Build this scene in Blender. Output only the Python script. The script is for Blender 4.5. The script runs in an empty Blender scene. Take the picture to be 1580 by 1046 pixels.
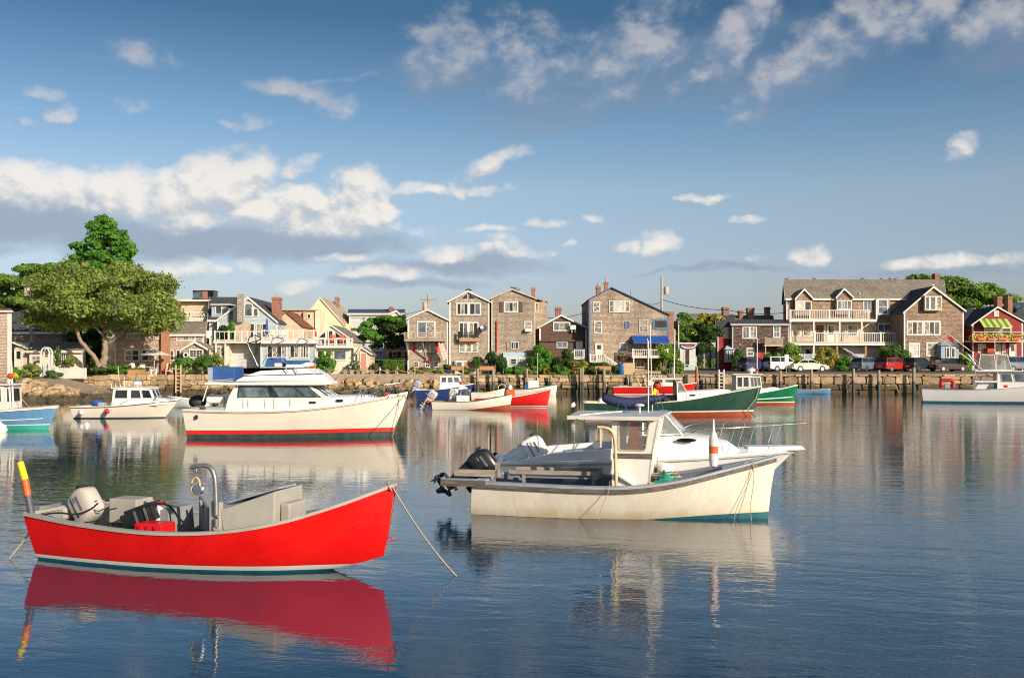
import bpy, math, random
import numpy as np
from mathutils import Vector, Matrix, noise as mnoise

scene = bpy.context.scene
COL = scene.collection
R = math.radians

# ------------------------------------------------------------------ camera
FPX = 1536.0                     # focal length in photo pixels
CX, HY = 790.0, 563.0            # principal column, horizon row (photo pixels)
CAMZ = 3.0
cam_d = bpy.data.cameras.new("camera"); cam = bpy.data.objects.new("camera", cam_d); COL.objects.link(cam)
cam.location = (0, 0, CAMZ); cam.rotation_euler = (R(90), 0, 0)
cam_d.sensor_width = 36; cam_d.lens = 36 * FPX / 1580; cam_d.shift_y = (HY - 523) / 1580
cam_d.clip_end = 6000; cam_d.clip_start = 0.1
scene.camera = cam
scene.render.resolution_x, scene.render.resolution_y = 1024, 677
scene.view_settings.view_transform = 'Standard'; scene.view_settings.look = 'None'
scene.view_settings.gamma = 1; scene.view_settings.exposure = 0.55; scene.view_settings.use_curve_mapping = False
scene.cycles.max_bounces = 8; scene.cycles.transparent_max_bounces = 12
scene.cycles.filter_width = 1.05
scene.cycles.caustics_reflective = False; scene.cycles.caustics_refractive = False

# ------------------------------------------------------------------ sun and sky
SUN_AZ, SUN_EL = 140.0, 21.0      # azimuth clockwise from +Y (view direction), elevation
SUN_STR = 3.8
SKY_STR = 0.11
sd = bpy.data.lights.new("sun", 'SUN'); sd.energy = SUN_STR; sd.angle = R(0.55); sd.color = (1.0, 0.87, 0.71)
sun = bpy.data.objects.new("sun", sd); COL.objects.link(sun)
_v = Vector((math.sin(R(SUN_AZ)) * math.cos(R(SUN_EL)), math.cos(R(SUN_AZ)) * math.cos(R(SUN_EL)), math.sin(R(SUN_EL))))
sun.rotation_euler = _v.to_track_quat('Z', 'Y').to_euler(); sun.location = (60, -60, 60)


class NB:
    """small node-tree builder"""
    def __init__(s, nt): s.nt = nt
    def n(s, t, **k):
        nd = s.nt.nodes.new(t)
        for a, b in k.items(): setattr(nd, a, b)
        return nd
    def l(s, a, b): s.nt.links.new(a, b)
    def put(s, sock, v):
        if isinstance(v, (int, float)): sock.default_value = v
        elif isinstance(v, (tuple, list)):
            sock.default_value = tuple(v) + ((1.0,) if len(sock.default_value) == 4 and len(v) == 3 else ())
        else: s.l(v, sock)
    def m(s, op, a, b=0.0, c=0.0, clamp=False):
        nd = s.n('ShaderNodeMath', operation=op); nd.use_clamp = clamp
        s.put(nd.inputs[0], a); s.put(nd.inputs[1], b); s.put(nd.inputs[2], c)
        return nd.outputs[0]
    def mix(s, f, a, b, mode='MIX'):
        nd = s.n('ShaderNodeMix', data_type='RGBA', blend_type=mode)
        s.put(nd.inputs[0], f); s.put(nd.inputs[6], a); s.put(nd.inputs[7], b)
        return nd.outputs[2]
    def ss(s, v, a, b):
        nd = s.n('ShaderNodeMapRange', interpolation_type='SMOOTHSTEP')
        s.put(nd.inputs[0], v); s.put(nd.inputs[1], a); s.put(nd.inputs[2], b)
        return nd.outputs[0]
    def noise(s, vec, scale, detail=4, rough=.5, dist=0.0):
        nd = s.n('ShaderNodeTexNoise'); s.put(nd.inputs['Scale'], scale); s.put(nd.inputs['Detail'], detail)
        s.put(nd.inputs['Roughness'], rough); s.put(nd.inputs['Distortion'], dist)
        if vec is not None: s.l(vec, nd.inputs['Vector'])
        return nd.outputs[0]
    def comb(s, x, y, z):
        nd = s.n('ShaderNodeCombineXYZ'); s.put(nd.inputs[0], x); s.put(nd.inputs[1], y); s.put(nd.inputs[2], z)
        return nd.outputs[0]
    def sep(s, v):
        nd = s.n('ShaderNodeSeparateXYZ'); s.l(v, nd.inputs[0]); return nd.outputs
    def mapv(s, v, sc=(1, 1, 1), loc=(0, 0, 0)):
        nd = s.n('ShaderNodeMapping'); s.l(v, nd.inputs[0]); nd.inputs[3].default_value = sc; nd.inputs[1].default_value = loc
        return nd.outputs[0]


# clouds of the sky: (photo column, row, half width, half height, weight, tilt) and the grey bases and veils
CLOUDS = [
    (45, 292, 80, 34, 1.0), (180, 300, 60, 40, 1.0), (255, 305, 70, 36, .95), (350, 285, 62, 48, 1.1), (430, 325, 115, 28, 1.0),
    (560, 312, 50, 42, 1.0), (500, 345, 100, 18, .8), (300, 330, 110, 22, .8), (370, 262, 40, 26, .9),
    (455, 258, 42, 16, .5, 35), (430, 148, 58, 17, .62, -8), (490, 162, 50, 20, .55), (515, 130, 52, 6, .36, 12), (212, 88, 48, 19, .58), (150, 98, 26, 12, .3),
    (72, 150, 22, 7, .4), (20, 170, 26, 7, .42), (105, 184, 20, 13, .5), (200, 165, 26, 7, .36), (35, 190, 40, 5, .4), (375, 190, 28, 8, .42),
    (690, 85, 55, 38, .60, 25), (740, 70, 80, 26, .56, 20), (815, 105, 42, 44, .62, 60), (985, 75, 75, 44, .70, 35), (920, 110, 60, 36, .5), (1150, 45, 60, 26, .85, 50),
    (1105, 90, 55, 16, .55, 40), (1250, 80, 100, 26, .62, 38), (1340, 50, 80, 28, .66, 25), (1430, 20, 42, 30, .78, 35), (1545, 25, 60, 34, .66, 15),
    (755, 262, 58, 15, .60, 18), (685, 291, 85, 9, .55), (748, 355, 36, 9, .56), (845, 341, 32, 8, .55), (915, 328, 18, 6, .45),
    (690, 392, 44, 16, .60), (770, 386, 44, 16, .58), (610, 424, 62, 16, .6), (820, 392, 40, 10, .5), (470, 440, 40, 12, .55), (283, 414, 42, 18, .62),
    (330, 420, 28, 10, .48), (375, 412, 18, 14, .42), (530, 392, 52, 7, .45), (1013, 380, 27, 20, .68), (967, 378, 18, 12, .45),
    (1080, 302, 42, 6, .42), (1150, 340, 20, 9, .52), (1242, 390, 24, 16, .66), (1478, 235, 30, 14, .48, 30), (1400, 405, 36, 11, .56),
    (1465, 400, 40, 13, .6), (1555, 402, 26, 10, .5), (1170, 402, 18, 6, .42), (880, 375, 12, 6, .45), (655, 358, 22, 9, .4),
]
GREY = [(250, 368, 270, 26, .8), (480, 372, 150, 18, .7), (60, 345, 120, 30, .8), (330, 388, 110, 10, .6), (880, 150, 120, 34, .55, 15), (1150, 120, 160, 26, .5, 8), (690, 115, 70, 26, .6), (1050, 105, 130, 30, .5, 20), (1290, 100, 110, 22, .5, 25),
    (1550, 70, 60, 24, .6), (700, 410, 130, 14, .6), (620, 440, 110, 8, .5), (1130, 415, 110, 5, .6), (1440, 420, 110, 8, .5), (150, 395, 150, 8, .4)]

world = bpy.data.worlds.new("World"); scene.world = world; world.use_nodes = True
wt = world.node_tree; wt.nodes.clear(); W = NB(wt)
NB.n_max = lambda s, a, c: s.m('SMOOTH_MAX', a, c, .14)


def cloud_group():
    g = bpy.data.node_groups.new("cloud_field", 'ShaderNodeTree')
    for nm in "AE": g.interface.new_socket(nm, in_out='INPUT', socket_type='NodeSocketFloat')
    for nm in "DG": g.interface.new_socket(nm, in_out='OUTPUT', socket_type='NodeSocketFloat')
    b = NB(g)
    gi = b.n('NodeGroupInput'); go = b.n('NodeGroupOutput')
    A, E = gi.outputs[0], gi.outputs[1]
    v0 = b.comb(A, b.m('MULTIPLY', E, 1.3), 0.0)
    n1 = b.n('ShaderNodeTexNoise'); b.l(v0, n1.inputs['Vector']); n1.inputs['Scale'].default_value = 15; n1.inputs['Detail'].default_value = 4
    cs = b.sep(n1.outputs['Color'])
    A2 = b.m('MULTIPLY_ADD', b.m('SUBTRACT', cs[0], .5), .060, A)
    E2 = b.m('MULTIPLY_ADD', b.m('SUBTRACT', cs[1], .5), .040, E)
    def blobs_(L, A2, E2, flat):
        acc = None
        for c in L:
            px, py, rx, ry, w = c[:5]; t = math.radians(c[5]) if len(c) > 5 else 0
            u, v = (px - CX) / FPX, (HY - py) / FPX
            az = math.atan(u); el = math.atan(v * math.cos(az)); k_ = 1.3 if py < 160 and px > 600 else 1.05; ra, re = rx / FPX * 1.3 * k_, ry / FPX * 1.35 * k_
            if t:
                ux, uy = math.cos(t), math.sin(t); p = b.m('SUBTRACT', A2, az); q = b.m('SUBTRACT', E2, el)
                dx = b.m('MULTIPLY_ADD', p, ux / ra, b.m('MULTIPLY', q, uy / ra)); dy = b.m('MULTIPLY_ADD', p, -uy / re, b.m('MULTIPLY', q, ux / re))
            else:
                dx = b.m('MULTIPLY_ADD', A2, 1 / ra, -az / ra); dy = b.m('MULTIPLY_ADD', E2, 1 / re, -el / re)
            if flat: dy = b.m('MAXIMUM', dy, b.m('MULTIPLY', dy, -1.35))     # flat bases
            k = b.m('MULTIPLY_ADD', b.m('ADD', b.m('MULTIPLY', dx, dx), b.m('MULTIPLY', dy, dy)), -w, w * 1.08)
            acc = k if acc is None else b.n_max(acc, k)
        return acc
    acc = blobs_(CLOUDS, A2, E2, True)
    f1 = b.noise(v0, 27, 10, .60, .15)
    n2 = b.m('SUBTRACT', f1, .5)
    b.l(b.m('MULTIPLY_ADD', n2, 1.9, acc), go.inputs[0])
    b.l(b.m('MULTIPLY_ADD', n2, .9, blobs_(GREY, A2, E2, False)), go.inputs[1])
    return g


CG = cloud_group()
tc = W.n('ShaderNodeTexCoord'); d = W.sep(tc.outputs['Generated'])
az = W.m('ARCTAN2', d[0], d[1])
azf = W.m('SUBTRACT', W.m('PINGPONG', W.m('ADD', az, math.pi / 6), math.pi / 3), math.pi / 6)
el = W.m('ARCSINE', d[2])
def field(a, e):
    g = W.n('ShaderNodeGroup'); g.node_tree = CG; W.put(g.inputs[0], a); W.put(g.inputs[1], e); return g.outputs
FO = field(azf, el); F0 = FO[0]
F1 = field(W.m('ADD', azf, .007), W.m('ADD', el, .012))[0]
high = W.ss(el, .17, .28)                         # the high, thin clouds are greyer than the low cumulus
soft = W.m('MULTIPLY_ADD', high, .14, .86)
alpha = W.ss(W.m('DIVIDE', F0, soft), .05, 1.0)
alpha = W.m('MULTIPLY', alpha, W.m('SUBTRACT', .94, W.m('MULTIPLY', high, .25)))
rim = W.m('MULTIPLY_ADD', W.m('SUBTRACT', F0, F1), 1.5, .46, clamp=True)
lit = W.m('MULTIPLY_ADD', W.ss(F0, .2, 1.1), .25, rim, clamp=True)
ccol = W.mix(lit, (2.6, 3.05, 3.65), (5.6, 5.3, 4.95))
ccol = W.mix(high, ccol, W.mix(lit, (1.5, 2.05, 2.9), (3.7, 3.6, 3.65)))
sky = W.n('ShaderNodeTexSky', sky_type='NISHITA'); sky.sun_disc = False
sky.sun_elevation = R(SUN_EL); sky.sun_rotation = R(SUN_AZ)
sky.air_density = 1.0; sky.dust_density = 1.6; sky.ozone_density = 2.2; sky.altitude = 0
rp = W.n('ShaderNodeValToRGB'); W.l(d[2], rp.inputs[0]); rr = rp.color_ramp
for p, c in ((0.0, (.80, .74, .86)), (.09, (.82, .76, .84)), (.17, (.86, .81, .78)), (.23, (.60, .68, .72)), (.33, (.26, .39, .46)), (.55, (.30, .44, .51))):
    e = rr.elements.new(p) if p not in (0.0,) else rr.elements[0]
    e.position = p; e.color = (*c, 1)
rr.elements[-1].color = (.30, .44, .51, 1)
skyc = W.mix(1.0, sky.outputs[0], rp.outputs[0], 'MULTIPLY')
galpha = W.m('MULTIPLY', W.ss(FO[1], -.05, .75), W.m('MULTIPLY_ADD', high, -.30, .85))
skyc = W.mix(galpha, skyc, W.mix(high, (2.0, 2.45, 3.05), (1.30, 1.75, 2.45)))
bg = W.n('ShaderNodeBackground'); bg.inputs[1].default_value = SKY_STR
W.l(W.mix(alpha, skyc, ccol), bg.inputs[0])
wo = W.n('ShaderNodeOutputWorld'); W.l(bg.outputs[0], wo.inputs[0])

# ------------------------------------------------------------------ materials
MATS = {}
def base(name):
    m = bpy.data.materials.new(name); m.use_nodes = True; nt = m.node_tree; nt.nodes.clear(); b = NB(nt)
    out = b.n('ShaderNodeOutputMaterial'); p = b.n('ShaderNodeBsdfPrincipled'); b.l(p.outputs[0], out.inputs[0])
    MATS[name] = m
    return m, b, p, out
def objc(b): return b.n('ShaderNodeTexCoord').outputs['Object']
def sc3(c, k): return tuple(min(1, x * k) for x in c)
def bump(b, p, h, dist, strength=1.0):
    nd = b.n('ShaderNodeBump'); nd.inputs['Distance'].default_value = dist; nd.inputs['Strength'].default_value = strength
    b.l(h, nd.inputs['Height']); b.l(nd.outputs[0], p.inputs['Normal'])

def paint(name, col, rough=.4, var=.12, scale=2.5, grime=0.0, gcol=(.16, .12, .07), streak=False, bmp=0.0, metal=0.0, coat=0.0):
    m, b, p, o = base(name); v = objc(b)
    n1 = b.noise(v, scale, 5, .6)
    c = b.mix(b.ss(n1, .3, .7), sc3(col, 1 - var), sc3(col, 1 + var))
    if grime:
        vv = b.mapv(v, (2.2, 2.2, .35)) if streak else v
        n2 = b.noise(vv, scale * 2.3, 6, .65)
        c = b.mix(b.m('MULTIPLY', b.ss(n2, .48, .78), grime), c, gcol)
        n3 = b.noise(v, scale * 14, 3, .6)
        c = b.mix(b.m('MULTIPLY', b.ss(n3, .62, .75), grime * .7), c, gcol)
    b.put(p.inputs['Base Color'], c)
    b.put(p.inputs['Roughness'], b.m('MULTIPLY_ADD', n1, .18, rough - .09)); p.inputs['Metallic'].default_value = metal
    p.inputs['Coat Weight'].default_value = coat; p.inputs['Coat Roughness'].default_value = .08
    if bmp: bump(b, p, b.noise(v, scale * 8, 4, .6), bmp)
    return m

def wall_uv(b):
    """(along the wall, up, 0) from object coordinates and the face's own normal"""
    v = objc(b); s = b.sep(v)
    g = b.n('ShaderNodeNewGeometry'); vt = b.n('ShaderNodeVectorTransform', vector_type='NORMAL', convert_from='WORLD', convert_to='OBJECT')
    b.l(g.outputs['True Normal'], vt.inputs[0]); ns = b.sep(vt.outputs[0])
    side = b.m('GREATER_THAN', b.m('ABSOLUTE', ns[0]), b.m('ABSOLUTE', ns[1]))
    u = b.m('ADD', b.m('MULTIPLY', s[1], side), b.m('MULTIPLY', s[0], b.m('SUBTRACT', 1, side)))
    return b.comb(u, s[2], 0.0), v

def coursed(name, c1, c2, w=.17, h=.14, mortar=(.06, .05, .04), ms=.012, stain=.4, scol=(.08, .06, .05), bmp=.02, rough=.85, big=.35, patch=None, mot=.5):
    """shingles, clapboards or bricks: courses with per-piece colour and a relief"""
    m, b, p, o = base(name); uv, v = wall_uv(b)
    br = b.n('ShaderNodeTexBrick'); b.l(uv, br.inputs['Vector']); br.offset = .5
    br.inputs['Scale'].default_value = 1; br.inputs['Brick Width'].default_value = w; br.inputs['Row Height'].default_value = h
    br.inputs['Mortar Size'].default_value = ms; br.inputs['Mortar Smooth'].default_value = .3; br.inputs['Bias'].default_value = 0
    br.inputs['Color1'].default_value = (*c1, 1); br.inputs['Color2'].default_value = (*c2, 1); br.inputs['Mortar'].default_value = (*mortar, 1)
    n1 = b.noise(b.mapv(v, (1.3, 1.3, .45)), big, 6, .65)
    c = b.mix(b.m('MULTIPLY', b.ss(n1, .38, .70), min(1, stain * 1.35)), br.outputs[0], scol)
    n2 = b.noise(v, 6, 4, .7)
    c = b.mix(.55, c, b.mix(n2, sc3((1, 1, 1), .45), (1.0, 1.0, 1.0)), 'MULTIPLY')
    if patch:
        n3 = b.noise(b.mapv(uv, (1, 2.4, 1)), 3.0, 5, .75)
        c = b.mix(b.m('MULTIPLY', b.ss(n3, .55, .62), .8), c, patch)
    n4 = b.noise(b.mapv(uv, (1, 1.9, 1)), 4.2, 4, .75)
    c = b.mix(1.0, c, b.mix(b.ss(n4, .30, .70), (1.22 - mot * .3,) * 3, (1.30 + mot * 1.9,) * 3), 'MULTIPLY')
    b.put(p.inputs['Base Color'], c); p.inputs['Roughness'].default_value = rough
    h_ = b.m('ADD', b.m('SUBTRACT', 1, br.outputs[1]), b.m('MULTIPLY', n2, .6))
    bump(b, p, h_, bmp)
    return m

def wood(name, c1, c2, rough=.75, scale=3, axis=0):
    m, b, p, o = base(name); v = objc(b)
    sc = [9, 9, 9]; sc[axis] = .8
    n = b.noise(b.mapv(v, tuple(sc)), scale, 6, .65, .3)
    n2 = b.noise(v, 2.0, 4, .6)
    c = b.mix(b.ss(n, .3, .7), c1, c2); c = b.mix(b.m('MULTIPLY', b.ss(n2, .5, .75), .5), c, sc3(c1, .5))
    b.put(p.inputs['Base Color'], c); p.inputs['Roughness'].default_value = rough; bump(b, p, n, .006)
    return m

def glassy(name, col, rough=.06, var=.5, blur=1.0):
    m, b, p, o = base(name); v = objc(b)
    n = b.noise(v, 1.3 * blur, 3, .5)
    b.put(p.inputs['Base Color'], b.mix(b.ss(n, .35, .65), sc3(col, 1 - var), sc3(col, 1 + var)))
    p.inputs['Roughness'].default_value = rough; p.inputs['IOR'].default_value = 1.5; p.inputs['Specular IOR Level'].default_value = .6
    return m

def clear_glass(name, tint=(.75, .85, .85), op=.25):
    m, b, p, o = base(name)
    t = b.n('ShaderNodeBsdfTransparent'); t.inputs[0].default_value = (*tint, 1)
    p.inputs['Base Color'].default_value = (.55, .53, .48, 1); p.inputs['Roughness'].default_value = .05
    fr = b.n('ShaderNodeFresnel'); fr.inputs[0].default_value = 1.5
    mx = b.n('ShaderNodeMixShader'); b.put(mx.inputs[0], b.m('ADD', b.m('MULTIPLY', fr.outputs[0], .8), op, clamp=True))
    b.l(t.outputs[0], mx.inputs[1]); b.l(p.outputs[0], mx.inputs[2]); b.l(mx.outputs[0], o.inputs[0])
    return m

def foliage(name, c1, c2, tr=.5):
    m, b, p, o = base(name)
    g = b.n('ShaderNodeNewGeometry'); r = g.outputs['Random Per Island']
    n = b.noise(objc(b), .55, 3, .6)
    f = b.m('ADD', b.m('MULTIPLY', r, .55), b.m('MULTIPLY', b.ss(n, .3, .7), .45))
    c = b.mix(f, c1, c2)
    b.put(p.inputs['Base Color'], c); p.inputs['Roughness'].default_value = .55; p.inputs['Specular IOR Level'].default_value = .25
    t = b.n('ShaderNodeBsdfTranslucent'); b.put(t.inputs[0], b.mix(1.0, c, (1.1, 1.2, .5), 'MULTIPLY'))
    mx = b.n('ShaderNodeMixShader'); mx.inputs[0].default_value = tr
    b.l(p.outputs[0], mx.inputs[1]); b.l(t.outputs[0], mx.inputs[2]); b.l(mx.outputs[0], o.inputs[0])
    return m

def stone(name, c1, c2, tide=None, rough=.9, weed=(.035, .03, .018)):
    m, b, p, o = base(name)
    g = b.n('ShaderNodeNewGeometry'); pos = g.outputs['Position']; rnd = b.n('ShaderNodeObjectInfo').outputs['Random']
    n1 = b.noise(pos, 2.2, 6, .65); n2 = b.noise(pos, 14, 5, .7)
    c = b.mix(1.0, b.mix(rnd, c1, c2), b.mix(b.m('FRACT', b.m('MULTIPLY', rnd, 7.3)), (.62, .60, .58), (1.25, 1.2, 1.15)), 'MULTIPLY')
    c = b.mix(.6, c, b.mix(b.ss(n1, .25, .75), (.45, .42, .40), (1.25, 1.2, 1.1)), 'MULTIPLY')
    c = b.mix(.5, c, b.mix(n2, (.5, .5, .5), (1.3, 1.3, 1.3)), 'MULTIPLY')
    c = b.mix(b.ss(b.m('ADD', n1, b.m('MULTIPLY', rnd, .25)), .70, .82), c, (.30, .17, .07))
    if tide is not None:
        z = b.sep(pos)[2]
        k = b.ss(b.m('ADD', z, b.m('MULTIPLY', b.m('SUBTRACT', n1, .5), .9)), tide + .25, tide - .25)
        c = b.mix(b.m('MULTIPLY', k, .93), c, b.mix(n2, weed, (.10, .075, .03)))
    b.put(p.inputs['Base Color'], c); p.inputs['Roughness'].default_value = rough
    bump(b, p, b.m('ADD', n2, n1), .03)
    return m

WHITE = (.70, .665, .60)
paint('trim_white', WHITE, .5, .06, 1.5, .12, (.45, .38, .3))
paint('trim_cream', (.74, .66, .50), .55, .08)
paint('trim_blue', (.07, .17, .30), .5); paint('trim_grey', (.40, .38, .35), .6)
paint('trim_tan', (.50, .40, .28), .6, .15, 2, .3)
coursed('shingle_tan', (.44, .355, .265), (.30, .245, .185), .16, .13)
coursed('shingle_grey', (.41, .33, .25), (.28, .225, .175), .16, .13)
coursed('shingle_warm', (.45, .35, .255), (.30, .23, .17), .16, .13, stain=.5)
coursed('shingle_pink', (.48, .37, .28), (.40, .30, .225), .16, .13, stain=.25)
coursed('shingle_brown', (.105, .060, .042), (.075, .042, .03), 3.0, .16, stain=.3)
coursed('shingle_dark', (.085, .05, .038), (.035, .022, .018), .30, .17, stain=.5, patch=(.36, .28, .22))
coursed('shingle_rust', (.33, .225, .15), (.19, .13, .09), .28, .16, stain=.45, patch=(.34, .23, .15))
coursed('clap_yellow', (.86, .70, .38), (.82, .66, .36), 6.0, .13, (.45, .36, .18), .008, .1, (.6, .5, .3), .012, mot=.25)
coursed('clap_cream', (.76, .65, .47), (.72, .61, .44), 6.0, .13, (.35, .28, .2), .008, .2, (.4, .3, .2), .012, mot=.25)
coursed('clap_blue', (.36, .44, .46), (.33, .41, .43), 6.0, .13, (.16, .2, .21), .008, .1, (.2, .24, .25), .012, mot=.25)
coursed('clap_grey', (.50, .50, .48), (.46, .46, .45), 6.0, .15, (.18, .18, .18), .008, .15, (.22, .22, .22), .012, mot=.25)
coursed('clap_paleblue', (.42, .50, .56), (.40, .47, .54), 6.0, .13, (.2, .25, .3), .008, .1, (.3, .35, .4), .012, mot=.25)
coursed('clap_red', (.27, .035, .03), (.23, .03, .028), 6.0, .14, (.1, .015, .012), .008, .25, (.13, .02, .02), .012, mot=.25)
coursed('clap_maroon', (.13, .03, .04), (.11, .028, .035), 6.0, .14, (.05, .015, .015), .008, .2, (.06, .02, .02), .012, mot=.25)
coursed('clap_tan', (.58, .45, .32), (.54, .42, .30), 6.0, .13, (.25, .18, .12), .008, .2, (.3, .2, .13), .012, mot=.25)
coursed('brick_red', (.36, .115, .06), (.27, .085, .05), .24, .085, (.34, .27, .22), .016, .35, (.12, .06, .05), .015, big=1.2, mot=.25)
coursed('brick_orange', (.46, .17, .075), (.38, .13, .06), .24, .085, (.38, .28, .2), .016, .2, (.2, .09, .05), .015, big=1.2, mot=.25)
coursed('roof_grey', (.24, .21, .175), (.17, .15, .13), .30, .16, (.05, .05, .05), .012, .3, (.07, .065, .06), .02)
coursed('roof_dark', (.060, .062, .072), (.042, .045, .052), .30, .15, (.015, .015, .018), .012, .3, (.05, .05, .05), .02)
coursed('roof_navy', (.05, .075, .13), (.04, .06, .11), .30, .15, (.02, .03, .05), .012, .2, (.05, .06, .08), .02)
coursed('roof_tan', (.42, .33, .235), (.34, .265, .19), .30, .16, (.2, .16, .12), .012, .3, (.25, .2, .15), .02)
coursed('roof_brown', (.27, .225, .17), (.19, .16, .125), .30, .16, (.06, .05, .04), .012, .4, (.1, .08, .06), .02)
coursed('roof_red', (.24, .075, .045), (.17, .055, .035), .30, .16, (.06, .03, .02), .012, .3, (.1, .05, .04), .02)
coursed('concrete_block', (.36, .31, .25), (.28, .24, .2), .5, .25, (.14, .12, .1), .012, .4, (.15, .13, .11), .02, mot=.25)
wood('weathered_wood', (.24, .20, .16), (.42, .36, .29)); wood('weathered_wood_z', (.22, .18, .14), (.40, .34, .27), axis=2)
wood('worn_dark_wood', (.07, .055, .042), (.20, .16, .125), axis=0)
wood('orange_wood', (.42, .20, .09), (.58, .30, .14)); wood('tan_wood', (.50, .35, .19), (.66, .48, .28), axis=2)
wood('pile_wood', (.22, .17, .12), (.44, .35, .25), axis=2); wood('pole_wood', (.34, .29, .24), (.52, .46, .38), axis=2)
wood('bark', (.20, .15, .10), (.36, .28, .20), axis=2, scale=1.5)
glassy('glass_dark', (.022, .025, .028)); glassy('glass_curtain', (.26, .24, .21), .12, .6, 2.5); glassy('glass_sky', (.10, .13, .16), .05, .4)
glassy('glass_white', (.55, .52, .47), .2, .2, 2); glassy('glass_boat', (.11, .15, .15), .05, .5, 1.5)
clear_glass('glass_clear'); clear_glass('glass_hazy', (.97, .96, .94), .10); clear_glass('vinyl_clear', (.8, .8, .84), .35)
foliage('leaf_olive', (0.144, 0.204, 0.042), (0.48, 0.55, 0.156)); foliage('leaf_bright', (0.078, 0.235, 0.038), (0.211, 0.444, 0.07))
foliage('leaf_dark', (0.038, 0.09, 0.031), (0.118, 0.203, 0.059)); foliage('leaf_lime', (0.157, 0.295, 0.035), (0.374, 0.53, 0.094))
foliage('leaf_yellow', (0.33, 0.295, 0.061), (0.55, 0.468, 0.109)); foliage('petal_red', (0.45, 0.03, 0.02), (0.7, 0.12, 0.05), .2); foliage('petal_orange', (0.6, 0.16, 0.04), (0.75, 0.3, 0.08), .2)
foliage('leaf_mid', (0.078, 0.16, 0.038), (0.211, 0.32, 0.086)); foliage('petal_yellow', (0.8, 0.55, 0.02), (0.9, 0.7, 0.05), .2)
stone('wall_stone', (.44, .32, .20), (.60, .47, .32), tide=.95)
stone('wall_stone_warm', (.56, .42, .26), (.68, .54, .36), tide=.65)
stone('wall_stone_grey', (.32, .25, .19), (.50, .38, .27), tide=.95)
stone('boulder_stone', (.40, .30, .19), (.62, .48, .31), tide=.55)
stone('rubble_stone', (.46, .33, .19), (.66, .50, .30), tide=.62)
stone('wall_backing', (.10, .085, .065), (.10, .085, .065), tide=.7)
stone('concrete', (.44, .38, .31), (.44, .38, .31))
stone('ramp_concrete', (.40, .34, .28), (.40, .34, .28), tide=.35)
stone('asphalt', (.27, .25, .235), (.27, .25, .235)); stone('soil', (.16, .13, .09), (.16, .13, .09))
paint('metal_grey', (.30, .30, .31), .35, .1, 4, .1, metal=.7); paint('steel', (.62, .62, .62), .22, .08, 4, metal=.95)
paint('galv', (.28, .28, .29), .42, .15, 6, .3, (.2, .14, .1), metal=.6)
paint('rubber', (.022, .022, .024), .6, .2); paint('black_plastic', (.018, .019, .022), .3, .25, 5, .15, (.1, .1, .1))
paint('canvas_blue', (.025, .095, .30), .75, .15, 3, bmp=.01); paint('canvas_navy', (.022, .032, .10), .75, .2, 3, bmp=.01)
paint('canvas_tan', (.50, .34, .21), .8, .12, 3, bmp=.01); paint('canvas_white', (.72, .68, .60), .8, .08, 3, bmp=.01)
paint('canvas_green', (.46, .56, .16), .8, .1, 3, bmp=.008); paint('awning_blue', (.008, .08, .36), .7, .12, 2, bmp=.008)
paint('red_paint', (.62, .010, .008), .38, .06, 1.6, .10, (.75, .22, .18)); paint('red_plastic', (.60, .012, .015), .35, .1, 4)
paint('orange_paint', (.85, .13, .02), .45, .1, 3); paint('yellow_paint', (.88, .62, .01), .45, .06, 3)
paint('teal_paint', (.012, .17, .22), .5, .2, 3, .25, (.05, .08, .06)); paint('white_paint', (.80, .77, .70), .4, .05, 2, .12, (.5, .4, .25))
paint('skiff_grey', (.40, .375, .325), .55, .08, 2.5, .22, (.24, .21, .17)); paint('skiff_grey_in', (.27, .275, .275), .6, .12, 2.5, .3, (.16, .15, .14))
paint('purple_grey', (.10, .09, .13), .55, .15, 3); paint('motor_grey', (.56, .51, .44), .35, .07, 3, .1, (.3, .26, .2), coat=.3)
paint('hull_cream', (.80, .73, .60), .30, .05, .8, .10, (.55, .42, .25), True, coat=.25)
paint('hull_white', (.80, .78, .74), .30, .05, .8, .10, (.5, .45, .38), True, coat=.25)
paint('gel_white', (.80, .79, .77), .30, .05, 1.2, .06, (.5, .45, .38), coat=.3); paint('deck_grey', (.50, .52, .54), .6, .1, 2, .15)
paint('deck_blue', (.34, .38, .43), .6, .12, 2, .2, (.25, .22, .2)); paint('deck_slate', (.22, .24, .27), .6, .15, 2, .35, (.12, .11, .1))
paint('cabin_cream', (.80, .77, .70), .4, .06, 1.5, .12, (.5, .36, .2), True)
paint('navy_paint', (.022, .045, .16), .3, .12, 2, .1, (.1, .12, .2), coat=.3); paint('sky_blue_paint', (.11, .27, .46), .45, .1, 2, .2, (.3, .4, .5))
paint('aqua_paint', (.05, .42, .32), .5, .1, 2); paint('dark_green_paint', (.022, .068, .048), .3, .15, 2, .12, (.2, .25, .2), coat=.3)
paint('bright_green_paint', (.006, .15, .06), .3, .12, 2, .08, (.1, .2, .1), coat=.3); paint('bottom_red', (.38, .075, .025), .6, .15, 2, .25, (.2, .1, .05))
paint('boot_red', (.72, .03, .02), .45, .08, 2, .1); paint('bottom_dark', (.055, .07, .06), .7, .3, 3, .4, (.1, .1, .05))
paint('bottom_teal', (.03, .16, .20), .6, .2, 3, .35, (.12, .14, .08)); paint('rust_yellow', (.72, .54, .25), .6, .15, 3)
paint('net_teal', (.02, .32, .25), .8, .3, 20, bmp=.02); paint('rope_tan', (.42, .33, .22), .85, .2, 20); paint('rope_dark', (.10, .09, .07), .85, .2, 20)
paint('hose_yellow', (.66, .50, .28), .5, .15, 4, .25); paint('oilskin_orange', (.90, .22, .07), .6, .15, 5, bmp=.01)
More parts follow.
